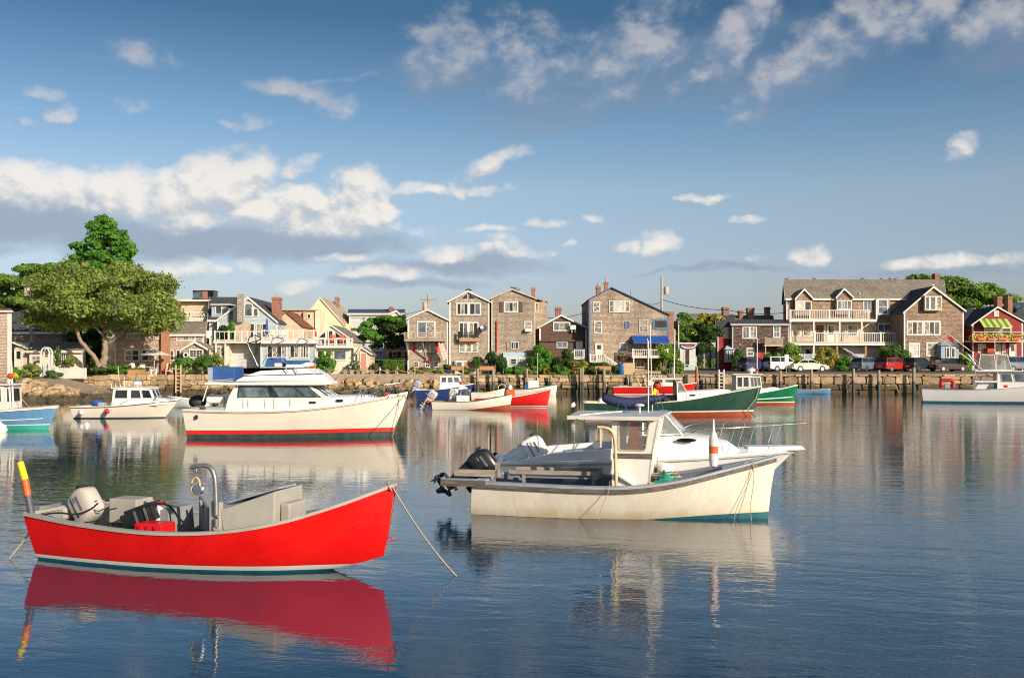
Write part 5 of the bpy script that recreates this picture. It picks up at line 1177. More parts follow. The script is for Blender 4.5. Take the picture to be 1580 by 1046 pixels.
# ------------------------------------------------------------------ trees
def cl(px, py, Y, rx, ry, rz):                     # clump at a photo position and depth
    return ((wx(px, Y), Y, wz(py, Y)), (rx, ry, rz))
rng = random.Random(11)
Yt = 98.5
big = blobs(rng, (wx(158, Yt), Yt, wz(474, Yt)), (7.1, 5.5, 4.5), 72, .22, -.30)
big += [cl(70, 480, Yt, 1.5, 1.6, 1.0), cl(55, 497, Yt, 1.1, 1.2, .6), cl(95, 490, Yt, 1.4, 1.4, .9), cl(250, 478, Yt, 1.5, 1.6, 1.1), cl(270, 488, Yt, 1.1, 1.2, .7), cl(240, 497, Yt, 1.3, 1.4, .7), cl(215, 500, Yt, 1.2, 1.4, .6), cl(150, 494, Yt, 1.6, 1.6, .7), cl(248, 462, Yt, 1.3, 1.4, .8), cl(84, 455, Yt, 1.3, 1.5, .9), cl(120, 500, Yt - 1, 1.5, 1.4, .7), cl(185, 503, Yt - .5, 1.3, 1.4, .6), cl(80, 504, Yt - .5, 1.2, 1.3, .6), cl(262, 500, Yt, 1.2, 1.4, .8), cl(232, 508, Yt, 1.1, 1.2, .6), cl(52, 488, Yt, 1.1, 1.3, .8)]
def tp(px, py, Y=Yt): return (wx(px, Y), Y, wz(py, Y))
limbs = [([tp(159, 568), tp(161, 545), tp(163, 515), tp(166, 480), tp(168, 450)], [.42, .34, .28, .2, .1]),
         ([tp(155, 566, Yt - .4), tp(143, 548, Yt - .8), tp(127, 528, Yt - 1.2), tp(112, 500, Yt - 1.4), tp(100, 480, Yt - 1.6)], [.26, .22, .2, .15, .07]),
         ([tp(167, 530), tp(182, 518, Yt - .5), tp(200, 500, Yt - 1), tp(214, 480, Yt - 1)], [.17, .15, .11, .05]),
         ([tp(162, 522), tp(150, 508, Yt - .6), tp(138, 496, Yt - .9), tp(126, 478, Yt - 1)], [.15, .12, .09, .05]),
         ([tp(163, 512), tp(156, 500, Yt - 1), tp(150, 480, Yt - 1.4)], [.14, .1, .05]), ([tp(165, 500), tp(178, 488, Yt - .8), tp(190, 470, Yt - 1.2)], [.13, .1, .05]),
         ([tp(165, 510, Yt + .5), tp(172, 490, Yt + 1.5), tp(185, 460, Yt + 2.5)], [.14, .1, .05])]
tree('big spreading olive green tree with forked pale trunk beside the ramp', tp(159, 566), limbs, big, 36000, 'leaf_olive', 3, .17, mat2='leaf_mid', frac=.15, shell=.6)
rng = random.Random(12); Y = 112
tall = [cl(160, 350, Y, 1.5, 1.5, 1.0), cl(150, 365, Y, 1.7, 1.7, 1.2), cl(175, 362, Y, 1.5, 1.5, 1.0), cl(143, 385, Y, 2.0, 1.8, 1.2), cl(168, 385, Y, 2.4, 2.0, 1.2), cl(192, 388, Y, 1.4, 1.4, .8), cl(128, 400, Y, 2.0, 1.8, 1.1), cl(155, 405, Y, 2.6, 2.2, 1.3), cl(180, 402, Y, 1.7, 1.7, 1.0), cl(115, 415, Y, 1.7, 1.7, .9), cl(160, 342, Y, .9, .9, .6)]
tall2 = []
for c, r in tall: tall2 += blobs(rng, c, (r[0] * 1.1, r[1], r[2] * 1.15), 12, .30, -.8)
tree('tall bright green tree rising behind the big olive tree', tp(160, 560, Y), [([tp(160, 560, Y), tp(160, 450, Y), tp(160, 360, Y)], [.35, .22, .06])], tall2, 11000, 'leaf_bright', 4, .24)
Y = 116; rng = random.Random(13); lft = []
for c, r in [cl(20, 445, Y, 3.6, 3, 1.7), cl(60, 425, Y, 3.6, 3, 1.5), cl(90, 418, Y, 2.6, 2.5, 1.2), cl(-10, 460, Y, 3, 3, 1.6), cl(30, 462, Y, 2.6, 2.5, 1.0), cl(110, 440, Y, 3, 3, 1.8)]: lft += blobs(rng, c, r, 10, .36, -.8)
tree('yellow green tree with flat layered crown at the far left', tp(50, 560, Y), [([tp(50, 560, Y), tp(52, 480, Y), tp(56, 430, Y)], [.4, .25, .08]), ([tp(52, 490, Y), tp(20, 460, Y), tp(5, 445, Y)], [.2, .12, .05])], lft, 15000, 'leaf_lime', 5, .24, mat2='leaf_mid', frac=.5)
# round tree between cottage and flag house
Y = 116; rng = random.Random(14); c1 = []; c2 = []
for c, r in [cl(580, 505, Y, 1.9, 2, 1.2), cl(570, 518, Y, 1.5, 1.6, 1.0), cl(595, 495, Y, 2.0, 2, .8)]: c1 += blobs(rng, c, r, 9, .4, -.8)
for c, r in [cl(608, 512, Y + 1, 1.9, 2, 1.5), cl(596, 527, Y + 1, 1.8, 1.8, 1.0), cl(618, 500, Y + 1, 1.0, 1.5, 1.0)]: c2 += blobs(rng, c, r, 9, .4, -.8)
t = tree('low round tree with crooked trunks in the lane beside the flag house', tp(585, 565, Y), [([tp(586, 566, Y), tp(580, 548, Y), tp(572, 535, Y), tp(570, 520, Y)], [.16, .13, .09, .04]), ([tp(576, 542, Y), tp(588, 528, Y), tp(596, 512, Y)], [.1, .08, .04]), ([tp(590, 566, Y + 1), tp(600, 545, Y + 1), tp(606, 520, Y + 1)], [.14, .1, .05])], c1, 5200, 'leaf_bright', 6, .18)
leaf_obj('crown', leaf_cloud(rng, c2, 6500, .18), 'leaf_dark', t)
# big tree behind the right roof
Y = 142; rng = random.Random(15); rt = []
for c, r in [cl(1430, 440, Y, 3.5, 3, 1.3), cl(1465, 448, Y, 4.0, 3, 1.8), cl(1500, 458, Y, 4.0, 3, 1.9), cl(1535, 470, Y, 3.5, 3, 1.6), cl(1480, 478, Y, 4.5, 3, 1.8), cl(1520, 488, Y, 3.6, 3, 1.4), cl(1405, 432, Y, 1.6, 2, .6), cl(1560, 480, Y, 1.6, 2, .8), cl(1450, 470, Y, 3, 3, 1.8)]: rt += blobs(rng, c, r, 10, .36, -.8)
tree('wide dark and light green tree behind the right end of the big house', tp(1490, 568, Y), [([tp(1490, 568, Y), tp(1488, 500, Y), tp(1480, 450, Y)], [.5, .35, .1])], rt, 17000, 'leaf_mid', 7, .27, mat2='leaf_lime', frac=.30)
# trees around the shed
Y = 122; rng = random.Random(16); a_ = []
for c, r in [cl(1060, 500, Y, 1.5, 1.6, 1.2), cl(1052, 515, Y, 1.2, 1.5, 1.2), cl(1072, 510, Y, 1.6, 1.6, 1.4)]: a_ += blobs(rng, c, r, 9, .4, -.8)
tree('light green tree behind the small grey shed', tp(1060, 562, Y + .8), [([tp(1060, 566, Y), tp(1060, 520, Y), tp(1062, 500, Y)], [.2, .12, .05])], a_, 4500, 'leaf_mid', 8, .2, mat2='leaf_lime', frac=.3)
a_ = []
for c, r in [cl(1088, 535, Y - 1, 1.4, 1.5, 1.6), cl(1080, 515, Y - 1, 1.3, 1.5, 1.2), cl(1098, 515, Y - 1, 1.1, 1.4, 1.4)]: a_ += blobs(rng, c, r, 9, .4, -.8)
tree('dense dark green tree between the shed and the red house', tp(1085, 565, Y - 1), [([tp(1085, 568, Y - 1), tp(1086, 540, Y - 1), tp(1086, 515, Y - 1)], [.2, .13, .05])], a_, 6500, 'leaf_dark', 9, .19)
a_ = []
for c, r in [cl(1092, 494, Y + 5, 1.4, 1.5, 1.0), cl(1104, 500, Y + 5, 1.2, 1.5, 1.3)]: a_ += blobs(rng, c, r, 8, .4, -.8)
tree('yellowish tree top above the lane left of the red house', tp(1095, 565, Y + 5), [([tp(1095, 568, Y + 5), tp(1096, 530, Y + 5), tp(1096, 500, Y + 5)], [.2, .13, .05])], a_, 3000, 'leaf_yellow', 10, .2)
# dark foliage behind the left cottage and far tree lines that close the gaps
Y = 110; a_ = []
for c, r in [cl(130, 520, Y, 2.0, 2, 2.0), cl(145, 545, Y, 2.2, 2, 1.6)]: a_ += blobs(rng, c, r, 8, .42, -.9)
tree('dark shaded tree behind the leaning limb of the big tree', tp(135, 565, Y), [([tp(135, 570, Y), tp(136, 540, Y), tp(135, 520, Y)], [.2, .15, .08])], a_, 4500, 'leaf_dark', 17, .22)
rng = random.Random(77)
far = []
for x in np.arange(-230, 250, 7):
    zc = 3.0 + 2.2 * rng.random() + (3.5 if x < -30 else 0)
    far.append(((x, 205 + rng.uniform(-6, 6), zc), (5.5, 4, 2.6 + rng.random() * 1.5)))
m_ = leaf_cloud(rng, far, 26000, .55, .5, .5); e = bpy.data.meshes.new('x')
t = thing('far_woods', 'low distant line of trees beyond the houses', 'woods', (0, 205, 2), 0, None, world=True, kind='stuff'); o = leaf_obj('foliage', m_, 'leaf_mid', t, 'stuff')

# ------------------------------------------------------------------ shrubs along the shore
def pbush(label, px0, px1, py0, py1, Y, mat, seed, **k):
    x0, x1 = wx(px0, Y), wx(px1, Y); z1, z0 = wz(py0, Y), wz(py1, Y)
    return bush(label, (x0 + x1) / 2, Y, z0, x1 - x0, z1 - z0, mat, seed, **k)
pbush('dark round shrub between the tall narrow house and the wide one', 748, 778, 544, 574, 107.6, 'leaf_dark', 31, dens=1.2)
pbush('large bright green shrub at the right corner of the wide house', 812, 850, 536, 576, 107.6, 'leaf_bright', 32, dens=1.2)
pbush('low bright green round shrub on the edge of the wall', 780, 812, 564, 582, 106.1, 'leaf_bright', 33, dens=1.4, leaf=.1)
pbush('round green shrub beside the brown house steps', 852, 879, 562, 585, 106.1, 'leaf_bright', 34, dens=1.3, leaf=.11)
pbush('dark leafy shrub in front of the brown house', 856, 888, 542, 572, 107.7, 'leaf_dark', 35)
pbush('yellowing tall grass clump under the brown house', 874, 905, 556, 577, 106.4, 'leaf_yellow', 36, name='grass_clump', cat='plant', leaf=.11)
pbush('lime green shrub left of the blue trimmed house steps', 886, 907, 553, 578, 106.5, 'leaf_lime', 37)
pbush('spreading green creeper under the entry steps of the blue trimmed house', 903, 945, 558, 578, 106.4, 'leaf_mid', 38, leaf=.11)
pbush('grey green low shrub left of the blue barrel', 928, 956, 562, 578, 106.2, 'leaf_dark', 39, leaf=.1)
pbush('tall yellow green shrub at the corner of the awning deck', 1002, 1044, 534, 578, 106.8, 'leaf_lime', 40, dens=1.3)
pbush('leafy dark climber on the right of the awning deck', 1030, 1048, 530, 560, 107.5, 'leaf_mid', 41)
pbush('lime shrub beside the galvanised bin at the road edge', 1040, 1056, 556, 577, 106.6, 'leaf_lime', 42, leaf=.1)
pbush('shrub growing at the foot of the tall narrow house', 730, 743, 548, 570, 108, 'leaf_mid', 43, leaf=.1)
pbush('low grey green plants under the flag', 684, 704, 562, 574, 107, 'leaf_mid', 44, leaf=.1)
for k, (a, b) in enumerate(((632, 658), (658, 684), (704, 728), (795, 812), (812, 830), (838, 852))):
    pbush(('tuft of border plants left of the red framed window', 'tuft of border plants right of the red framed window', 'tuft of plants at the cream door', 'grassy tuft left of the big bright shrub', 'grassy tuft in front of the big bright shrub', 'grassy tuft right of the low round shrub')[k], a, b, 566, 577, 106.6, ('leaf_mid', 'leaf_olive', 'leaf_mid', 'leaf_yellow', 'leaf_olive', 'leaf_yellow')[k], 200 + k, leaf=.09, cat='plant', name='border_plant', group='border plants on the wall', flowers=('petal_red', None, None, None, None, None)[k])
# left garden
for k, (a, b, y0, y1, Y_, mt, l) in enumerate(((128, 170, 561, 577, 103.3, 'leaf_mid', 'leafy border shrub left of the patio below the big tree'), (168, 202, 562, 577, 103.3, 'leaf_bright', 'leafy border shrub touching the patio chairs'), (270, 300, 552, 575, 103.6, 'leaf_bright', 'broad leaved shrub right of the ladder'), (298, 325, 548, 575, 103.8, 'leaf_mid', 'taller broad leaved shrub below the porch'), (318, 350, 546, 576, 105.0, 'leaf_olive', 'olive shrub below the side deck stairs'), (34, 62, 562, 580, 96, 'leaf_olive', 'shrub left of the garden arbor by the ramp'), (70, 96, 571, 583, 95.5, 'leaf_mid', 'low green shrub in front of the picket fence'), (8, 34, 568, 590, 90, 'leaf_bright', 'green shrub beneath the windowless building'), (86, 95, 536, 566, 98.2, 'leaf_mid', 'climbing vine on the arbor'), (102, 114, 548, 565, 98.6, 'leaf_olive', 'small shrub under the cottage lattice windows'))):
    pbush(l, a, b, y0, y1, Y_, mt, 60 + k, leaf=.12, dens=1.2)
t = pbush('yellow flowers at the foot of the windowless building', 20, 28, 576, 584, 88, 'petal_yellow', 75, leaf=.08, name='flower_clump', cat='flowers')
pbush('conical green sapling in front of the cream cottage', 490, 516, 540, 577, 105.6, 'leaf_bright', 76, dens=1.1)
pbush('white and pink rose bush by the salmon pink door', 538, 556, 556, 577, 105.5, 'leaf_mid', 77, leaf=.09, flowers='trim_white')
pbush('red flowered shrub right of the salmon pink door', 570, 584, 560, 577, 105.7, 'leaf_mid', 78, leaf=.09, flowers='petal_red')
pbush('orange flowered shrub left of the clipped hedge', 590, 602, 561, 577, 105.6, 'leaf_mid', 79, leaf=.09, flowers='petal_orange')
pbush('orange flowered shrub in front of the clipped hedge', 606, 622, 563, 577, 105.4, 'leaf_mid', 80, leaf=.09, flowers='petal_red')
pbush('flowering tuft at the left of the cottage garden', 475, 490, 566, 577, 105.5, 'petal_orange', 81, leaf=.08, name='flower_clump', cat='flowers')
t = thing('hedge', 'clipped square green hedge beside the flag house', 'hedge', (wx(607, 106.5), 106.5, 1.9), 0, None, world=True)
g = np.random.default_rng(5); hx0, hx1, hz1 = wx(592, 106.5), wx(623, 106.5), wz(556, 106.5); n = 3800
P = np.stack([g.uniform(hx0, hx1, n), g.uniform(106.1, 107, n), g.uniform(1.9, hz1, n)], 1); f_ = g.integers(0, 3, n); P[f_ == 0, 1] = 106.1; P[f_ == 1, 2] = hz1
P += g.normal(size=P.shape) * .03; a = g.normal(size=(n, 3)); a /= np.linalg.norm(a, axis=1)[:, None]; b = np.cross(a, g.normal(size=(n, 3))); b /= np.linalg.norm(b, axis=1)[:, None]
leaf_obj('foliage', np.stack([P - a * .1, P + b * .06, P + a * .1, P - b * .06], 1).reshape(-1, 3), 'leaf_bright', t)
m_ = MB(); m_.box(hx0 + .06, hx1 - .06, 106.2, 107, 1.85, hz1 - .06); m_.build('core', 'leaf_dark', t)
for k, (a, b, y0, l) in enumerate(((1130, 1152, 540, 'shrub at the foot of the red house'), (1145, 1170, 558, 'low plants left of the parked navy car'), (1172, 1200, 545, 'green shrub behind the parked navy car'), (1196, 1234, 526, 'tall green shrub under the deck behind the white van'), (1258, 1292, 536, 'flowering shrub at the orange deck post'), (1286, 1312, 548, 'bright green shrub right of the silver sedan'), (1308, 1326, 552, 'low green shrub left of the slate grey car'), (1352, 1405, 533, 'broad dark shrub behind the parked red car'), (1478, 1500, 546, 'small green bush beside the blue porch'))):
    pbush(l, a, b, y0, 573, 121.6, ('leaf_mid', 'leaf_olive', 'leaf_mid', 'leaf_lime', 'leaf_olive', 'leaf_bright', 'leaf_mid', 'leaf_mid', 'leaf_lime')[k], 120 + k, dens=1.1, flowers='petal_orange' if k == 4 else None)

# ------------------------------------------------------------------ pilings, poles and shore furniture
def piling(label, px, ytop, Y, zb=-.4, r=.17, mat='pile_wood', lean=0.0):
    z1 = wz(ytop, Y); t = thing('piling', label, 'piling', (wx(px, Y), Y, zb), 0, 'wooden pilings along the sea wall')
    m_ = MB(); m_.tube([(lean * 0, 0, 0), (lean * .5, .02, (1.25 - zb))], [r * 1.06, r * 1.0], 10); m_.build('wet_base', 'bottom_dark', t, 60)
    m_ = MB(); m_.tube([(lean * .5, .02, 1.251 - zb), (lean, 0, z1 - zb)], [r, r * .92], 10); m_.build('post', mat, t, 60)
for px, yt, Y, l in ((714, 566, 104.2, 'tall pale piling behind the navy boat'), (737, 568, 104.0, 'dark piling left of the first orange bench'), (761, 570, 104.0, 'thick piling at the right end of the first orange bench'), (778, 582, 104.2, 'short dark piling stump left of the bright shrub'), (809, 572, 104.0, 'dark slim piling, left of a close pair'), (813, 568, 103.6, 'pale slim piling, right of a close pair'), (850, 580, 104.2, 'short piling below the round shrub'), (895, 568, 104.1, 'dark piling left of the lone orange bench'), (899, 566, 103.5, 'pale slim piling beside a dark one near the lone bench'), (932, 568, 104.0, 'piling in front of the lone orange bench'), (973, 580, 104.2, 'short piling behind the red boat'), (1090, 583, 104.2, 'short stump piling left of the white ladder'), (1204, 572, 104.2, 'piling beside the leaning signboard'), (1252, 570, 104.0, 'piling right of the leaning signboard'), (1317, 569, 103.9, 'thick piling in front of the slate grey car'), (1356, 571, 104.0, 'piling in front of the red car'), (1410, 567, 103.9, 'piling left of the sport fishing boat')):
    piling(l, px, yt, Y, r=.17 if px not in (813, 899, 809, 714) else .12)
piling('tall rusty orange pipe piling behind the green boat', 1075, 566, 103.6, r=.16, mat='iron_orange')
def ladder(label, px0, px1, ytop, ybot, Y, mat='tan_wood'):
    t = thing('ladder', label, 'ladder', (wx((px0 + px1) / 2, Y), Y, wz(ybot, Y)), 0, None, world=True); z0, z1 = wz(ybot, Y), wz(ytop, Y)
    for p in (px0, px1): m_ = MB(); m_.box(wx(p, Y) - .06, wx(p, Y) + .06, Y - .08, Y + .08, z0, z1); m_.build('stile', mat, t)
    n = int((z1 - z0) / .36)
    for k in range(n): m_ = MB(); m_.box(wx(px0, Y) + .062, wx(px1, Y) - .062, Y - .04, Y + .04, z0 + .2 + k * .36, z0 + .28 + k * .36); m_.build('rung', mat, t)
ladder('tan wooden ladder up the block wall left of the big cruiser', 271.5, 279, 563, 606, 101.5); ladder('white wooden ladder up the granite wall behind the green boats', 1109.5, 1117, 570, 600, 104.5, 'trim_white')
for k, (a0, a1, l) in enumerate(((696, 716, 'orange wooden bench behind the navy boat pilings'), (740, 763, 'orange wooden bench between two pilings'), (918, 943, 'lone orange wooden bench left of the blue barrel'))):
    t = thing('bench', l, 'bench', (wx((a0 + a1) / 2, 105.6), 105.6, 1.98), 0, 'orange benches on the wall'); w = (a1 - a0) / FPX * 105.6
    for q in range(3): m_ = MB(); m_.box(-w / 2, w / 2, -.2, -.16, .50 + q * .135, .62 + q * .135); m_.build('back_slat', 'orange_wood', t)
    m_ = MB(); m_.box(-w / 2, w / 2, -.15, .3, .42, .47); m_.build('seat', 'orange_wood', t)
    for s in (-1, 1): m_ = MB(); m_.box(s * w * .42 - .04, s * w * .42 + .04, -.155, .28, 0, .415); m_.build('leg', 'weathered_wood_z', t)
def utility_pole(label, px, ytop, Y, zb, arm=True, trans=None):
    z1 = wz(ytop, Y); x = wx(px, Y); t = thing('utility_pole', label, 'utility pole', (x, Y, zb), 0, None, world=True)
    m_ = MB(); m_.tube([(x, Y, zb), (x, Y, z1)], [.2, .13], 10); m_.build('pole', 'pole_wood', t, 60)
    if arm:
        m_ = MB(); m_.box(x - 1.0, x + 1.0, Y - .2, Y - .1, z1 - .75, z1 - .6); m_.build('crossarm', 'weathered_wood', t)
        for s in (-.9, -.35, .35, .9): m_ = MB(); m_.lathe([(.03, 0), (.06, .05), (.05, .14), (.02, .2)], (x + s, Y - .15, z1 - .6), 8); m_.build('insulator', 'trim_grey', t)
    if trans:
        dx, dz = trans; m_ = MB(); m_.lathe([(.02, 0), (.28, .02), (.3, .2), (.3, .85), (.24, .95), (.05, 1.0)], (x + dx, Y - .15, z1 + dz), 12); tr = m_.build('transformer', 'trim_tan', t, 40)
        m_ = MB(); m_.box(min(x, x + dx), max(x, x + dx), Y - .1, Y, z1 + dz + .6, z1 + dz + .7); m_.build('bracket', 'metal_grey', tr)
    return x, z1
p1 = utility_pole('tall utility pole with a tan transformer behind the awning house', 1021, 427, 122, 2, False, (.55, -2.2))
p2 = utility_pole('utility pole with crossarm behind the flag house', 661, 454, 120, 2, True, (-.4, -1.9)); p3 = utility_pole('utility pole with a grey transformer among the left trees', 48.5, 430, 106, 2, True, (-.4, -1.9))
def wire(label, pts, r=.018, sag=.4):
    m_ = MB()
    for a, b in zip(pts[:-1], pts[1:]):
        a, b = Vector(a), Vector(b); m_.tube([a.lerp(b, i / 12) + Vector((0, 0, -sag * 4 * (i / 12) * (1 - i / 12))) for i in range(13)], r, 4)
    o = m_.build('overhead_wire', 'rubber'); recentre(o); tag(o, label, 'wire', 'overhead wires')
wire('thick overhead wire from the transformer pole towards the red chimneys', [(p1[0], 122, wz(462, 122)), (wx(1120, 126), 126, wz(478, 126)), (wx(1215, 128), 128, wz(482, 128))], .04, .35); wire('overhead wire from the flag house pole to the left', [(p2[0], 120, wz(476, 120)), (wx(540, 128), 128, wz(490, 128))], .025, .5)
wire('overhead wire between the brown house and the blue trimmed house', [(wx(836, 118), 118, wz(490, 118)), (wx(908, 112), 112, wz(481, 112))], .03, .3); wire('overhead wire running left from the transformer pole to the roof', [(p1[0], 122, wz(465, 122)), (wx(995, 114), 114, wz(467, 114))], .03, .3)
# tall lamp post with a pennant near the shed, bins, signboard
t = thing('street_lamp', 'white lamp post with a hooded lantern beside the grey shed', 'street lamp', (wx(1047, 112), 112, 2.05), 0, None, world=True); xx = wx(1047, 112); zt = wz(500, 112)
m_ = MB(); m_.tube([(xx, 112, 2), (xx, 112, zt)], [.09, .06], 8); m_.build('pole', 'trim_white', t); m_ = MB(); m_.lathe([(.05, 0), (.2, .05), (.24, .4), (.34, .45), (.05, .75)], (xx, 112, zt), 10); m_.build('lantern', 'metal_grey', t)
t = thing('litter_bin', 'galvanised litter bin at the road edge beside the lime shrub', 'bin', (wx(1037, 105.9), 105.7, 2.0)); m_ = MB(); m_.lathe([(.02, 0), (.26, 0), (.29, .72), (.02, .72)], seg=14); m_.build('body', 'metal_grey', t, 40); m_ = MB(); m_.lathe([(.31, .721), (.31, .77), (.02, .82)], seg=14); m_.build('lid', 'galv', t)
t = thing('signboard', 'leaning white signboard on a post beside the white van', 'sign', (wx(1213, 106), 106, 2.0), R(35)); m_ = MB(); m_.box(-.04, .04, -.04, .04, 0, 1.5); m_.build('post', 'weathered_wood_z', t); m_ = MB(); m_.box(-.32, .32, -.075, -.042, 1.0, 2.1); m_.build('board', 'trim_white', t)
# patio set on the left
t = thing('patio_umbrella', 'cream patio umbrella over the white garden table', 'umbrella', (wx(238, 103.4), 103.4, 2.05)); zt = wz(540, 103.4) - 2.05
m_ = MB(); m_.tube([(0, 0, 0), (0, 0, zt)], .03, 6); m_.build('pole', 'trim_white', t); m_ = MB(); m_.lathe([(1.6, zt - .52), (1.58, zt - .47), (.8, zt - .2), (.03, zt + .05)], seg=8); m_.build('canopy', 'canvas_white', t)
t = thing('garden_table', 'white garden table under the cream umbrella', 'table', (wx(225, 103.2), 103.2, 2.05)); m_ = MB(); m_.box(-.7, .7, -.45, .45, .72, .76); m_.build('tabletop', 'trim_white', t)
for sx in (-1, 1):
    for sy in (-1, 1): m_ = MB(); m_.box(sx * .6 - .03, sx * .6 + .03, sy * .38 - .03, sy * .38 + .03, 0, .718); m_.build('leg', 'trim_white', t)
for px, r_, m2, l in ((212, 1.2, 'trim_white', 'white patio chair left of the garden table'), (219, .2, 'trim_white', 'white patio chair behind the garden table'), (239, -1.0, 'trim_white', 'white patio chair right of the garden table'), (256, -.4, 'petal_red', 'red patio chair right of the cream umbrella'), (262, .3, 'trim_white', 'white patio chair left of the ladder'), (204, .5, 'orange_wood', 'wooden patio chair beside the border shrub')): adirondack(l, wx(px, 103.6), 103.6 - (px % 3) * .2, 2.05, r_, m2, 'patio chairs on the block wall terrace')
t = thing('planter_box', 'orange wooden planter box on the edge of the block wall', 'planter', (wx(211, 102.2), 102.2, 2.03)); m_ = MB()
for k in range(3): m_.box(-.85, .85, -.25, -.21, .02 + k * .15, .16 + k * .15)
m_.box(-.83, .83, -.205, .25, 0, .46); m_.build('box', 'orange_wood', t); leaf_obj('foliage', leaf_cloud(random.Random(3), [((0, .02, .5), (.75, .22, .2))], 200, .09), 'leaf_bright', t)
# white marker stones along the garden edge and the blue container behind the cruiser's roof
for k, px in enumerate((508, 533, 543, 553, 561, 574, 598, 612)):
    t = thing('planter_pot', ('pale stone pot at the foot of the sapling', 'pale stone pot left of the rose bush', 'pale stone pot below the rose bush', 'pale stone pot left of the salmon pink door', 'pale stone pot below the salmon pink door', 'pale stone pot right of the salmon pink door', 'pale stone pot left of the orange flowers before the hedge', 'pale stone pot right of the orange flowers before the hedge')[k], 'pot', (wx(px, 105.1), 105.15, 2.02), 0, 'pale pots along the garden edge'); m_ = MB(); m_.loft([[(-.17, -.14, 0), (.17, -.14, 0), (.17, .14, 0), (-.17, .14, 0)], [(-.2, -.17, .36), (.2, -.17, .36), (.2, .17, .36), (-.2, .17, .36)], [(-.24, -.2, .37), (.24, -.2, .37), (.24, .2, .37), (-.24, .2, .37)], [(-.24, -.2, .46), (.24, -.2, .46), (.24, .2, .46), (-.24, .2, .46)]]); m_.build('body', 'concrete', t)
for k, px in enumerate((500, 566, 586, 613, 640)):                 # rope fence posts
    t = thing('rope_post', ('rope fence post by the sapling', 'rope fence post at the salmon pink door', 'rope fence post before the red flowers', 'rope fence post before the hedge', 'rope fence post under the balcony house')[k], 'post', (wx(px, 105.0), 105.0, 2.02), 0, 'posts of the rope fence'); m_ = MB(); m_.tube([(0, 0, 0), (0, 0, .7)], .05, 8); m_.build('post', 'tan_wood', t); m_ = MB(); m_.ball((0, 0, .73), .07, 8, 6); m_.build('cap', 'tan_wood', t)
m_ = MB(); L_ = [(wx(p, 105.0), 105.0, 2.62) for p in (478, 500, 566, 586, 613, 640, 672)]
for a, b in zip(L_[:-1], L_[1:]):
    a, b = Vector(a), Vector(b); m_.tube([a.lerp(b, i / 8) + Vector((0, 0, -1.4 * (i / 8) * (1 - i / 8))) for i in range(9)], .035, 5)
o = m_.build('rope', 'rope_tan'); recentre(o); tag(o, 'slack tan rope strung along the garden edge posts', 'rope')

